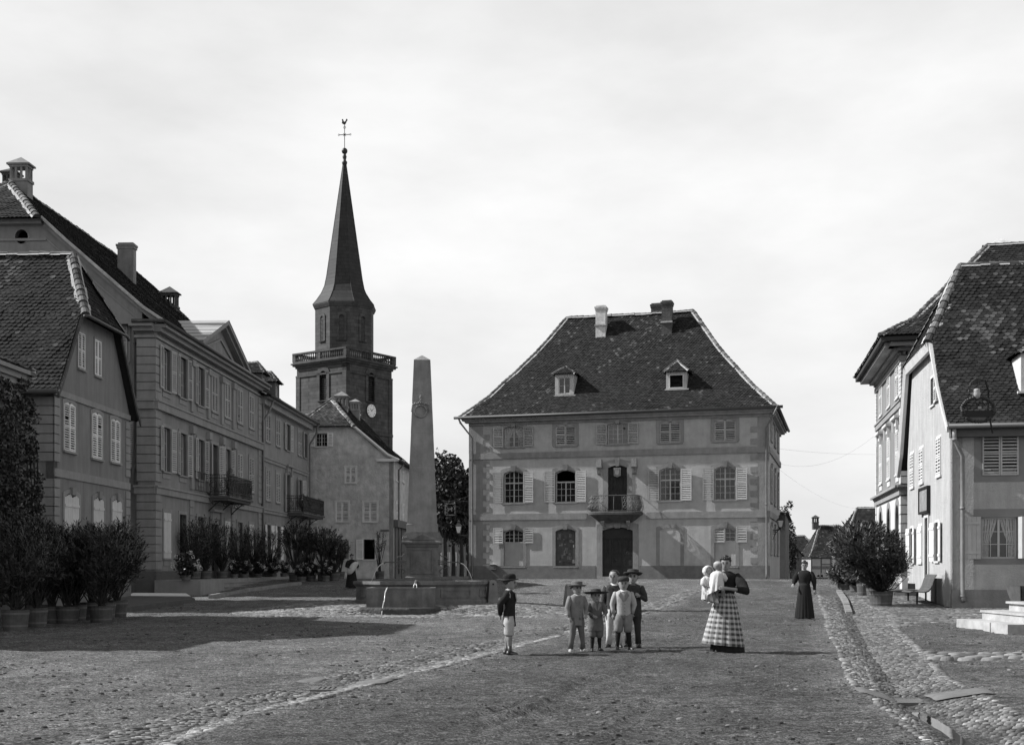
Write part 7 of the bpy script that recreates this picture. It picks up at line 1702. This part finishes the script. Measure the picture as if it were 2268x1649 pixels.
# ================================================================ people
def plaid():
    m = bpy.data.materials.new('plaid_wool'); m.use_nodes = True; t = m.node_tree; N = t.nodes; L = t.links; b = N['Principled BSDF']; b.inputs['Roughness'].default_value = .95; b.inputs['Specular IOR Level'].default_value = .15
    uv = N.new('ShaderNodeUVMap'); uv.uv_map = 'UVMap'; sp = N.new('ShaderNodeSeparateXYZ'); L.new(uv.outputs[0], sp.inputs[0])
    def M(op, a, bb):
        n = N.new('ShaderNodeMath'); n.operation = op
        for i, v in enumerate((a, bb)):
            if hasattr(v, 'is_linked'): L.new(v, n.inputs[i])
            else: n.inputs[i].default_value = v
        return n.outputs[0]
    def band(c, k, lo, hi): f = M('FRACT', M('MULTIPLY', c, k), 0); return M('MULTIPLY', M('GREATER_THAN', f, lo), M('LESS_THAN', f, hi))
    u, v = sp.outputs[0], sp.outputs[1]
    wob = N.new('ShaderNodeTexNoise'); wob.inputs['Scale'].default_value = 9; wob.inputs['Detail'].default_value = 4
    def soft(c): s_ = M('SINE', M('ADD', M('MULTIPLY', c, 6.2832), M('MULTIPLY', M('SUBTRACT', wob.outputs[0], .5), 1.6)), 0); return M('MINIMUM', M('MAXIMUM', M('ADD', M('MULTIPLY', s_, 1.1), .5), 0), 1)
    val = M('ADD', .05, M('MULTIPLY', soft(v), .20)); val = M('ADD', val, M('MULTIPLY', soft(u), .14)); val = M('MULTIPLY', val, M('ADD', M('MULTIPLY', wob.outputs[0], .8), .6))
    L.new(M('MAXIMUM', val, .02), b.inputs['Base Color']); return m
plaid_m = plaid()
def skirt(root, c, z0, z1, r0, r1, m, name='skirt', pleats=18, n=96, amp=.05, seed=1, uvk=(18, 11), sy=.85, dx=0, hemf=None):
    rnd = random.Random(seed); ph = [rnd.uniform(0, 6.28) for _ in range(4)]; rings = []; uvs = []; K = 14
    for j in range(K + 1):
        t = j / K; rr = r0 + (r1 - r0) * (t ** .75); z = z0 + (z1 - z0) * t; rg = []
        for k in range(n):
            a = 2 * math.pi * k / n; w_ = 1 + amp * t * (.6 * math.sin(pleats * a + ph[0]) + .4 * math.sin(pleats * .5 * a + ph[1] + t) + .5 * math.sin(3 * a + ph[2]))
            zz = z + ((hemf(a) if hemf else 0) * t); rg.append((c[0] + dx * t + rr * w_ * math.cos(a), c[1] + rr * sy * w_ * math.sin(a), zz))
        rings.append(rg)
    mb = MB(); mb.rings(rings, True, False); o = mb.build(name, m, root, smooth=True); me = o.data; uvl = me.uv_layers.new(name='UVMap')
    for p in me.polygons:
        ks = []
        for li in p.loop_indices: vi = me.loops[li].vertex_index; ks.append((li, vi % n, vi // n))
        mxk = max(k for _, k, _ in ks)
        for li, k, j in ks:
            if mxk == n - 1 and k == 0: k = n
            uvl.data[li].uv = (k / n * uvk[0], j / K * uvk[1])
    o.matrix_parent_inverse = Matrix.Identity(4)
    return o
def body_mesh(J, rad, edges, order):
    me = bpy.data.meshes.new('tmp'); idx = {k: i for i, k in enumerate(order)}; me.from_pydata([J[k] for k in order], [(idx[a], idx[b]) for a, b in edges], []); o = bpy.data.objects.new('tmp', me); COL.objects.link(o)
    md = o.modifiers.new('s', 'SKIN'); sv = me.skin_vertices[0].data if me.skin_vertices else None
    for k in order: sv[idx[k]].radius = (rad[k], rad[k]); 
    sv[0].use_root = True
    sb = o.modifiers.new('d', 'SUBSURF'); sb.levels = 2; sb.render_levels = 2
    dg = bpy.context.evaluated_depsgraph_get(); dg.update(); me2 = bpy.data.meshes.new_from_object(o.evaluated_get(dg)); bpy.data.objects.remove(o); return me2
def crumple(mb, a=.009, f=15):
    o_ = random.uniform(0, 50); mb.v = [tuple(Vector(v) + noise.noise_vector(Vector((v[0] * f + o_, v[1] * f, v[2] * f * .8))) * a) for v in mb.v]
def person(label, x, y, H, yaw=0, ratio=6.4, arms=None, legs=None, outfit=(), head_turn=0, z=None, hair='short', sit=0, lean=0.0, group=None, adult=False, name='person', hairm=None):
    z = gz(x, y) if z is None else z; r = empty(name, (x, y, z), label, 'person', group, R(yaw)); hh = 1 / ratio
    O = dict(outfit); hz = (.50 if adult else .47) - sit; sh = (.815 if adult else .79) - sit; sw = .115 if adult else .106; hw = .05; top = 1 - sit
    S_ = lambda v: Vector(v) * H
    arms = arms or [((-.03, .01, -.16), (-.03, -.03, -.31)), ((.03, .01, -.16), (.03, -.03, -.31))]
    legs = legs or [((-.06, -.01, .265), (-.07, .01, .03)), ((.06, -.01, .265), (.07, .01, .03))]
    J = {}; rad = {}; E = []; order = []
    def add(k, p, rr, par=None): J[k] = S_(p); rad[k] = rr * H; order.append(k); (E.append((par, k)) if par else None)
    add('pelvis', (0, 0, hz + .01), .075); add('waist', (0, 0, (hz + sh) / 2 - .02), .068, 'pelvis'); add('chest', (0, -lean, sh - .07), .085, 'waist'); add('neckb', (0, -lean, sh + .005), .04, 'chest'); add('neck', (0, -lean - .005, top - hh * .95), .032, 'neckb'); add('headc', (0, -lean - .01, top - hh * .55), hh * .3, 'neck')
    W = []
    for i, sg in enumerate((-1, 1)):
        n_ = 'l' if i == 0 else 'r'; s0 = Vector((sg * sw, -lean, sh - .02)); e_ = s0 + Vector(arms[i][0]); w_ = s0 + Vector(arms[i][1]); d = (w_ - e_).normalized()
        add('sh' + n_, s0, .035, 'chest'); add('el' + n_, e_, .024, 'sh' + n_); add('wr' + n_, w_, .016, 'el' + n_); p0 = w_ + d * .03; add('pa' + n_, p0, .02, 'wr' + n_)
        side = d.cross(Vector((0, -1, .3))).normalized(); nrm = side.cross(d).normalized(); fr = .0058
        for f in range(4):
            q = (f - 1.5) / 1.5; b0 = p0 + side * (.016 * q) + d * .012; L = (.026, .031, .030, .022)[f]; m1 = b0 + d * L * .5 - nrm * .004; m2 = b0 + d * L * .9 - nrm * .016; add('f%d%s' % (f, n_), b0, fr * 1.3, 'pa' + n_); add('g%d%s' % (f, n_), m1, fr, 'f%d%s' % (f, n_)); add('h%d%s' % (f, n_), m2, fr * .8, 'g%d%s' % (f, n_))
        t0 = w_ + d * .016 - side * .02 * sg; add('t0' + n_, t0, fr * 1.3, 'wr' + n_); add('t1' + n_, t0 + d * .018 - side * .014 * sg - nrm * .008, fr, 't0' + n_)
        W.append((S_(s0), S_(e_), S_(w_)))
    LG = []
    for i, sg in enumerate((-1, 1)):
        n_ = 'l' if i == 0 else 'r'; h0 = Vector((sg * hw, 0, hz - .01)); k_ = Vector(legs[i][0]); a_ = Vector(legs[i][1]); add('hp' + n_, h0, .055, 'pelvis'); add('kn' + n_, k_, .032, 'hp' + n_); add('cf' + n_, k_.lerp(a_, .35) + Vector((0, .006, 0)), .031, 'kn' + n_); add('an' + n_, a_, .019, 'cf' + n_)
        fd = Vector(legs[i][2]) if len(legs[i]) > 2 else Vector((sg * .3, -1, 0)).normalized(); add('to' + n_, a_ + fd * .07 + Vector((0, 0, -.015)), .015, 'an' + n_); LG.append((S_(h0), S_(k_), S_(a_), fd))
    me = body_mesh(J, rad, E, order)
    # head: skull, jaw, nose, ears, eyes, brows and mouth joined into the same body mesh
    hc = S_((0, -lean - .008, top - hh * .5)); hr = hh * H / 2; tm = Matrix.Rotation(R(head_turn), 4, 'Z'); mb = MB(); Hp = lambda a, b, c: hc + tm @ Vector((a * hr, b * hr, c * hr))
    rg = []; n = 16
    for zz_, rx_, ry_, oy in ((-1.0, .2, .16, -.42), (-.93, .36, .34, -.3), (-.8, .5, .55, -.16), (-.55, .62, .72, -.04), (-.25, .7, .8, 0), (.1, .76, .88, .04), (.45, .76, .9, .07), (.72, .64, .76, .1), (.92, .4, .48, .12), (1.0, .12, .14, .12)):
        rg.append([Hp(rx_ * math.cos(2 * math.pi * k / n), oy + ry_ * math.sin(2 * math.pi * k / n) * (1.0 if math.sin(2 * math.pi * k / n) > 0 else .96), zz_) for k in range(n)])
    mb.rings(rg)
    mb.mesh([Hp(-.11, -.78, -.38), Hp(.11, -.78, -.38), Hp(0, -1.08, -.33), Hp(-.05, -.84, .12), Hp(.05, -.84, .12), Hp(0, -.8, -.48)], [(0, 2, 3), (2, 1, 4), (2, 4, 3), (0, 5, 2), (5, 1, 2)])
    for sg in (-1, 1): c = Hp(sg * .76, .06, -.12); mb.ell(c, .08 * hr, .16 * hr, .24 * hr, 8, 5)
    mb.cur = 1
    for sg in (-1, 1):
        mb.ell(Hp(sg * .29, -.8, .02), .15 * hr, .08 * hr, .09 * hr, 8, 5); mb.ell(Hp(sg * .3, -.86, .2), .2 * hr, .05 * hr, .045 * hr, 6, 4)
    mb.ell(Hp(0, -.76, -.6), .2 * hr, .06 * hr, .035 * hr, 8, 4)
    m2 = MB(); vs = [tuple(v.co) for v in me.vertices]; fs = [tuple(p.vertices) for p in me.polygons]; m2.mesh(vs, fs); n0 = len(m2.v); m2.v += mb.v; m2.f += [tuple(i + n0 for i in f) for f in mb.f]; m2.t += mb.t; m2.mi += mb.mi
    bo = m2.build('body', [skin, hair_m], r, smooth=True, local=True)
    # hair
    hm = hairm or hair_m; mb = MB(); rg = []
    cap_ = ((.0, .8, .94, .1), (.3, .84, .98, .12), (.6, .78, .92, .12), (.85, .58, .68, .13), (1.05, .3, .34, .14), (1.1, .08, .1, .14))
    for zz_, rx_, ry_, oy in cap_: rg.append([Hp(rx_ * math.cos(2 * math.pi * k / 16), oy + ry_ * (math.sin(2 * math.pi * k / 16)) * (1 if math.sin(2 * math.pi * k / 16) > 0 else .88), zz_ + (.28 if math.sin(2 * math.pi * k / 16) < -.3 and zz_ < .3 else -.28 if math.sin(2 * math.pi * k / 16) > .2 and zz_ < .1 else 0)) for k in range(16)])
    mb.rings(rg, False, True)
    if hair == 'bun':
        rnd = random.Random(4); mb.ell(Hp(0, .35, 1.05), .42 * hr, .42 * hr, .32 * hr, 10, 6)
        for k in range(16): a = 2 * math.pi * k / 16; mb.ell(Hp(.68 * math.cos(a), .1 + .8 * math.sin(a), .5 + .25 * (math.sin(a) < 0) + rnd.uniform(-.06, .06)), .24 * hr, .24 * hr, .24 * hr, 7, 5)
    if hair != 'none': mb.build('hair', hm, r, smooth=True, local=True)
    def rings_at(spec, m, nm, cx=0.0, n=22, wob=.045, seed=0, cap=(False, False)):
        rnd = random.Random(seed); ph = rnd.uniform(0, 6); rg = []
        for q in spec:
            zz_, rx_, ry_ = q[:3]; oy = q[3] if len(q) > 3 else 0; rg.append([S_((cx + rx_ * (1 + wob * math.sin(4 * a + ph + zz_ * 30)) * math.cos(a), oy + ry_ * (1 + wob * math.sin(5 * a + ph + zz_ * 22)) * math.sin(a), zz_)) for a in [2 * math.pi * k / n for k in range(n)]])
        mb = MB(); mb.rings(rg, *cap); crumple(mb); return mb.build(nm, m, r, smooth=True, local=True)
    if 'jacket' in O:
        m_, hem, hwid = O['jacket'][:3]; jl = -lean
        rings_at([(hem, hwid, hwid * .72), (hem + .004, hwid * .995, hwid * .72), ((hem + hz) / 2 + .03, hwid * .96, hwid * .68), ((hz + sh) / 2, .10, .075, jl * .4), (sh - .1, .110, .085, jl * .8), (sh - .03, .118, .079, jl), (sh + .005, .105, .062, jl), (sh + .03, .055, .046, jl), (sh + .035, .04, .036, jl)], m_, 'jacket', seed=1, cap=(False, False))
        if len(O['jacket']) > 3:   # collar or lapels in another cloth
            rings_at([(sh + .012, .055, .058, jl - .010), (sh + .03, .046, .048, jl - .004), (sh + .04, .040, .041, jl)], O['jacket'][3], 'collar', seed=2)
            mb = MB(); P_ = lambda a, b, c: S_((a, b + jl, c))
            for sg in (-1, 1): mb.mesh([P_(sg * .045, -.075, sh + .01), P_(sg * .075, -.082, sh - .04), P_(sg * .012, -.099, sh - .13), P_(sg * .004, -.097, sh - .12), P_(sg * .02, -.082, sh - .02)], [(0, 1, 2, 3, 4)])
            mb.build('lapel', O.get('lapel', m_), r, local=True)
            mb = MB(); [mb.ell(S_((.012, -.094 + jl * .5, sh - .16 - k * .05)), .006 * H, .005 * H, .006 * H, 6, 4) for k in range(4)]; mb.build('button', leather, r, local=True)
    if 'sleeves' in O:
        m_, puff = O['sleeves'][0], O['sleeves'][1]; ln = O['sleeves'][2] if len(O['sleeves']) > 2 else .93
        for s0, e_, w_ in W:
            mb = MB(); pts = [s0 + Vector((0, 0, .012 * H)), s0.lerp(e_, .3), s0.lerp(e_, .6), e_, e_.lerp(w_, .45), e_.lerp(w_, ln)]; rr = [.034, .037 + puff, .036 + puff * 1.25, .033 + puff * .7, .028 + puff * .1, .025]; mb.tube([s0 + (s0 - e_).normalized() * .02 * H] + pts, [.02 * H] + [q * H for q in rr], 14); crumple(mb); mb.build('sleeve', m_, r, smooth=True, local=True)
    if 'trousers' in O:
        m_, bot, wd = O['trousers']; rings_at([(hz - .05, .075, .06), (hz, .092, .072), (hz + .04, .09, .068), (hz + .1, .082, .06)], m_, 'trouser_top', cap=(True, True))
        for h0, k_, a_, fd in LG:
            mb = MB(); pts = [h0 + Vector((0, 0, .03 * H)), h0.lerp(k_, .35), h0.lerp(k_, .75)]; rr = [.062, .058 * wd + .004, .048 * wd]
            if bot < .2: pts += [k_, k_.lerp(a_, .5), k_.lerp(a_, .95)]; rr += [.044 * wd, .04 * wd, .042 * wd]
            else: pts += [k_ + Vector((0, 0, .0)), k_.lerp(a_, .10)]; rr += [.05 * wd, .04 * wd]
            mb.tube(pts, [q * H for q in rr], 14); crumple(mb); mb.build('trouser_leg', m_, r, smooth=True, local=True)
    if 'socks' in O:
        for h0, k_, a_, fd in LG: mb = MB(); mb.tube([k_.lerp(a_, -.05), k_.lerp(a_, .35) + Vector((0, .005 * H, 0)), k_.lerp(a_, .75), a_], [.036 * H, .036 * H, .027 * H, .024 * H], 12); mb.build('stocking', O['socks'], r, smooth=True, local=True)
    if 'boots' in O:
        for h0, k_, a_, fd in LG:
            mb = MB(); up = Vector((0, 0, 1)); sd_ = fd.cross(up); a = a_; rg = []
            for t, w_, hgt in ((-.045, .012, .03), (-.035, .022, .05), (0, .025, .06), (.035, .026, .048), (.07, .028, .036), (.095, .022, .028), (.11, .008, .016)):
                c = a + fd * (t * H); z0_ = 0.0; rg.append([Vector((c.x, c.y, 0)) + sd_ * (w_ * H * math.cos(q)) + up * (max(0, math.sin(q)) * hgt * H if math.sin(q) > 0 else 0) + up * .002 for q in [2 * math.pi * k / 12 for k in range(12)]])
            mb.rings(rg); mb.tube([a + up * (.085 * H) * (1 if O.get('high') else .6), a + up * .02 * H, a - up * .01 * H], [.028 * H, .026 * H, .026 * H], 12); mb.build('boot', O['boots'], r, smooth=True, local=True)
    if 'hat' in O:
        kind, m_ = O['hat']; hb_z = .42; mb = MB()
        tilt = Matrix.Rotation(R(O.get('tilt', 0)), 4, 'X') 
        def hring(rad_, zz_, n=24, sq=1.1): return [hc + tm @ (tilt @ Vector((rad_ * hr * math.cos(2 * math.pi * k / n), rad_ * sq * hr * math.sin(2 * math.pi * k / n), zz_ * hr))) for k in range(n)]
        if kind == 'bowler': pr = [(.8, .45), (1.18, .34), (1.24, .40), (1.16, .46), (.86, .52), (.9, .7), (.88, 1.0), (.76, 1.2), (.5, 1.32), (.1, 1.35)]
        elif kind == 'wide': pr = [(.8, .42), (1.7, .34), (2.2, .58), (2.22, .64), (1.7, .46), (.92, .55), (.88, .95), (.8, 1.15), (.4, 1.22), (.1, 1.22)]
        elif kind == 'round': pr = [(.8, .38), (1.25, .30), (1.5, .52), (1.5, .6), (1.2, .5), (.9, .54), (.9, .9), (.86, 1.08), (.5, 1.16), (.1, 1.16)]
        elif kind == 'cap': pr = [(.84, .38), (.92, .45), (.93, .7), (.86, .95), (.6, 1.12), (.1, 1.16)]
        else: pr = [(.86, -.2), (1.05, .1), (1.12, .5), (1.0, .95), (.6, 1.2), (.1, 1.26)]
        mb.rings([hring(a, b) for a, b in pr], False, True); mb.build('hat' if kind != 'bonnet' else 'bonnet', m_, r, smooth=True, local=True)
    return r
# --- boy on the left, in profile
D = lambda py: None
def PX(px, y): return (px - CX) / F * y
x, y = PX(1128, 20.2), 20.15
person('boy in black jacket and felt hat standing in profile, hands behind his back', x, y, 1.31, 82, 5.8, arms=[((-.02, .105, -.13), (.05, .11, -.27)), ((.02, .105, -.13), (-.05, .12, -.26))],
       legs=[((-.05, -.01, .265), (-.06, -.015, .03), (-.1, -1, 0)), ((.05, .02, .265), (.07, .045, .03), (.15, -1, 0))],
       outfit={'jacket': (cloth_black, .36, .115, cloth_white), 'sleeves': (cloth_black, .006), 'trousers': (cloth_light, .27, 1.2), 'socks': cloth_grey, 'boots': leather, 'high': 1, 'hat': ('bowler', cloth_black), 'tilt': -6}.items())
# --- pale boy
x, y = PX(1277, 20.9), 20.85
person('boy in faded pale grey clothes beside the small boy with the wide hat', x, y, 1.2, 20, 5.6, arms=[((-.04, .0, -.15), (-.02, -.05, -.28)), ((.04, .0, -.15), (.0, -.08, -.24))],
       legs=[((-.07, -.01, .265), (-.1, .01, .03)), ((.07, -.01, .265), (.1, .01, .03))],
       outfit={'jacket': (cloth_grey, .38, .11, cloth_light), 'sleeves': (cloth_grey, .006), 'trousers': (cloth_mid, .03, 1.0), 'boots': cloth_light, 'hat': ('round', cloth_mid)}.items())
# --- small boy with the wide hat
x, y = PX(1319, 21.1), 21.05
person('small boy in wide dark hat and belted tunic with hands joined', x, y, 1.06, 12, 5.2, arms=[((-.05, -.02, -.14), (.035, -.12, -.19)), ((.06, -.02, -.14), (-.0, -.125, -.185))],
       legs=[((-.055, -.01, .25), (-.06, .01, .03)), ((.06, -.01, .25), (.075, .03, .03))],
       outfit={'jacket': (cloth_mid, .33, .135, cloth_grey), 'lapel': cloth_grey, 'sleeves': (cloth_mid, .012), 'trousers': (cloth_mid, .27, 1.35), 'socks': cloth_black, 'boots': leather, 'high': 1, 'hat': ('wide', straw), 'tilt': -4}.items())
bel = None
# --- boys behind
x, y = PX(1360, 22.0), 22.0
person('bareheaded boy in dark jacket and long white trousers behind the others', x, y, 1.40, -8, 6.0, head_turn=-14, outfit={'jacket': (cloth_dark, .40, .105, cloth_white), 'sleeves': (cloth_dark, .006), 'trousers': (cloth_white, .03, .95), 'boots': leather}.items())
x, y = PX(1402, 22.1), 22.1
person('boy in dark suit and round brimmed hat, hand at his chest', x, y, 1.40, -10, 6.0, arms=[((-.03, .01, -.16), (-.03, -.03, -.31)), ((.05, .0, -.15), (-.02, -.11, -.10))], outfit={'jacket': (cloth_dark, .40, .115, cloth_mid), 'sleeves': (cloth_dark, .008), 'trousers': (cloth_dark, .03, 1.0), 'boots': leather, 'hat': ('round', cloth_dark), 'tilt': -8}.items())
# --- centre boy
x, y = PX(1380, 21.4), 21.35
person('boy in light buttoned jacket, knee breeches and dark stockings, centre of the group', x, y, 1.28, 0, 5.6, arms=[((-.045, .02, -.15), (-.03, -.01, -.29)), ((.045, .02, -.15), (.02, .03, -.28))],
       legs=[((-.07, -.01, .265), (-.085, .01, .03)), ((.065, -.01, .265), (.095, .01, .03))],
       outfit={'jacket': (cloth_light, .475, .105, cloth_white), 'lapel': cloth_grey, 'sleeves': (cloth_light, .006, .9), 'trousers': (cloth_grey, .27, 1.25), 'socks': cloth_black, 'boots': leather, 'high': 1, 'hat': ('cap', cloth_dark)}.items())
# --- woman with child
x, y = PX(1607, 20.8), 20.8
wr_ = person('woman in black bodice with full sleeves and long checked skirt, carrying two infants', x, y, 1.63, -8, 7.3, adult=True, head_turn=-8, hair='bun', arms=[((-.075, -.05, -.15), (-.03, -.17, -.12)), ((.09, -.12, -.15), (-.13, -.24, -.12))],
       outfit={'jacket': (cloth_black, .56, .082), 'sleeves': (cloth_black, .017, .42), 'boots': leather}.items())
Hw = 1.63
hem = lambda a: .055 * math.cos(a) * -1 + .02
skirt(wr_, (0, 0), .62 * Hw, .075 * Hw, .085 * Hw, .215 * Hw, plaid_m, amp=.085, uvk=(18, 10), dx=-.03, sy=.8, hemf=lambda a: .03 * math.cos(a + math.pi))
skirt(wr_, (.02, .02), .5 * Hw, .0, .1 * Hw, .178 * Hw, cloth_black, name='petticoat', seed=5, amp=.05, dx=.02, sy=.8)
for o_ in wr_.children:
    if o_.name.startswith(('skirt', 'petticoat')): o_.matrix_parent_inverse = Matrix.Identity(4)
# baby: sits on her forearms, back to us, white gown
def baby(px, py, y, label, H=.62, yaw=160, bonnet=False, gown=.5, drop=0):
    z = CH - (py - HY) / F * y; x = PX(px, y); hr = .075; r = empty('person', (x, y, z - .42), label, 'person', None, R(yaw)); mb = MB(); hc = Vector((0, 0, .42))
    rg = []; n = 16
    for zz_, rx_, ry_, oy in ((-1.0, .25, .25, -.2), (-.8, .6, .62, -.1), (-.4, .86, .88, 0), (.0, .98, 1.02, .03), (.4, .96, 1.0, .05), (.75, .7, .76, .06), (.95, .35, .4, .06), (1.02, .1, .1, .06)): rg.append([hc + Vector((rx_ * hr * math.cos(2 * math.pi * k / n), (oy + ry_ * math.sin(2 * math.pi * k / n)) * hr, zz_ * hr)) for k in range(n)])
    mb.rings(rg); mb.mesh([hc + Vector((a * hr, b * hr, c * hr)) for a, b, c in ((-.1, -.85, -.3), (.1, -.85, -.3), (0, -1.1, -.25), (0, -.9, .0))], [(0, 1, 2), (0, 2, 3), (1, 3, 2)])
    for sg in (-1, 1): mb.ell(hc + Vector((sg * .97 * hr, .1 * hr, -.15 * hr)), .1 * hr, .18 * hr, .24 * hr, 8, 5)
    mb.tube([(0, 0, .36), (0, 0, .30), (0, 0, .2), (0, 0, .06)], [.03, .045, .075, .085], 12)
    for sg in (-1, 1):
        mb.tube([(sg * .06, 0, .29), (sg * .11, -.02, .22), (sg * .1, -.08, .17), (sg * .08, -.12, .16)], [.028, .024, .02, .015], 8)
        for f in range(4): a = Vector((sg * .08 + (f - 1.5) * .007, -.125, .16)); mb.tube([a, a + Vector((0, -.018, -.003)), a + Vector((0, -.026, -.012))], [.005, .0045, .003], 5)
        mb.tube([(sg * .05, 0, .05), (sg * .06, -.09, .02), (sg * .06, -.1, -.1)], [.05, .04, .025], 8); mb.ell((sg * .06, -.13, -.12), .022, .04, .018, 8, 5)
    mb.cur = 1
    for sg in (-1, 1): mb.ell(hc + Vector((sg * .33 * hr, -.86 * hr, .0)), .12 * hr, .07 * hr, .08 * hr, 6, 4)
    mb.ell(hc + Vector((0, -.82 * hr, -.55 * hr)), .17 * hr, .06 * hr, .04 * hr, 6, 4)
    mb.build('body', [skin, hair_m], r, smooth=True, local=True)
    g = MB(); n = 40; rg = []; rnd = random.Random(3)
    for t, rr in ((0, .04), (.05, .085), (.16, .11), (.3, .115), (.5, .125), (.75, .135), (1.0, .15)):
        rg.append([Vector((rr * (1 + .10 * t * math.sin(7 * a + 1) + .05 * t * math.sin(13 * a)) * math.cos(a) + .05 * t, rr * .75 * (1 + .16 * t * math.sin(9 * a + 2)) * math.sin(a), .335 - (gown + drop * math.cos(a)) * t)) for a in [2 * math.pi * k / n for k in range(n)]])
    g.rings(rg, True, False); g.build('gown', cloth_white, r, smooth=True, local=True)
    for sg in (-1, 1): s = MB(); s.tube([(sg * .05, 0, .31), (sg * .09, -.01, .26), (sg * .12, -.03, .2), (sg * .10, -.075, .17)], [.03, .05, .045, .026], 10); s.build('sleeve', cloth_white, r, smooth=True, local=True)
    if bonnet:
        b = MB(); rg = []
        for a_, rr in ((-.75, .9), (-.55, 1.25), (-.4, 1.2), (0, 1.18), (.5, 1.08), (.9, .7), (1.15, .2)): rg.append([hc + Vector((rr * hr * math.cos(q) * (1 + .05 * math.sin(8 * q)), a_ * hr + .1 * hr, rr * hr * math.sin(q) * (1 + .05 * math.sin(8 * q)))) for q in [2 * math.pi * k / 24 for k in range(24)]])
        b.rings(rg, False, True); b.build('bonnet', cloth_white, r, smooth=True, local=True)
    else:
        b = MB(); b.rings([[hc + Vector((rr * hr * math.cos(q), (.06 + rr * math.sin(q)) * hr, zz_ * hr)) for q in [2 * math.pi * k / 16 for k in range(16)]] for rr, zz_ in ((1.0, .45), (.86, .7), (.5, 1.0), (.1, 1.08))], False, True); b.build('hair', cloth_light, r, smooth=True, local=True)
    return r
baby(1590, 1252.5, 20.5, 'bald-headed baby in a white gown held on the woman\'s arms', yaw=150, gown=.36, drop=.07)
baby(1567.5, 1263.5, 20.66, 'second small child in a white bonnet and gown on the woman\'s far arm', yaw=25, bonnet=True, gown=.44, drop=.04)
# --- woman in black walking away on the right
x, y = PX(1782, 34.2), 34.2
wb = person('woman in black dress standing alone on the street right of the checked-skirt woman', x, y, 1.62, -20, 7.3, adult=True, hair='bun', arms=[((-.06, .0, -.15), (-.07, -.08, -.2)), ((.05, .0, -.16), (.06, -.03, -.3))], outfit={'jacket': (cloth_black, .54, .085), 'sleeves': (cloth_black, .014), 'boots': leather}.items())
skirt(wb, (0, 0), .62 * 1.62, .02, .085 * 1.62, .17 * 1.62, cloth_black, seed=3, amp=.05)
# --- woman by the plants carrying a white bundle
x, y = PX(779, 55), 55.0
wc = person('woman in long black dress carrying a white bundle on her hip by the potted laurels', x, y, 1.52, 30, 7.2, adult=True, hair='bun', arms=[((-.06, -.02, -.15), (.0, -.13, -.2)), ((.07, -.02, -.15), (.02, -.13, -.22))], outfit={'jacket': (cloth_black, .54, .085), 'sleeves': (cloth_black, .014), 'boots': leather}.items())
skirt(wc, (0, 0), .62 * 1.52, .02, .085 * 1.52, .19 * 1.52, cloth_black, seed=4, amp=.05)
bd = empty('white_bundle', (x + .1, y - .18, gz(x, y) + .86), 'white cloth bundle held by the woman near the laurels', 'bundle'); mb = MB(); rg = []; n = 20
for t in range(9):
    u = t / 8; rr = .04 + .19 * math.sin(math.pi * min(1, u * 1.05)) ** .8; rg.append([(x - .18 + .5 * u + .02 * math.sin(5 * q), y - .2 + rr * .55 * math.cos(q), gz(x, y) + .70 + .42 * u + rr * (1 + .14 * math.sin(4 * q + t)) * math.sin(q)) for q in [2 * math.pi * k / n for k in range(n)]])
mb.rings(rg); mb.build('cloth', cloth_white, bd, smooth=True)
# --- two small figures sitting far off
for px_, lb in ((1812.5, 'left of two children sitting by the door of the half-timbered house'), (1820, 'right of two children sitting by the door of the half-timbered house')):
    y = 198.5; person(lb, PX(px_, y), y, 1.25, 0, 6.2, z=CH - (1281.5 - HY) / F * y, sit=.24, legs=[((-.05, -.2, .24), (-.05, -.22, .03)), ((.05, -.2, .24), (.05, -.22, .03))], outfit={'jacket': (cloth_black, .2, .11), 'sleeves': (cloth_black, .006), 'socks': cloth_black, 'boots': leather}.items(), group=None)
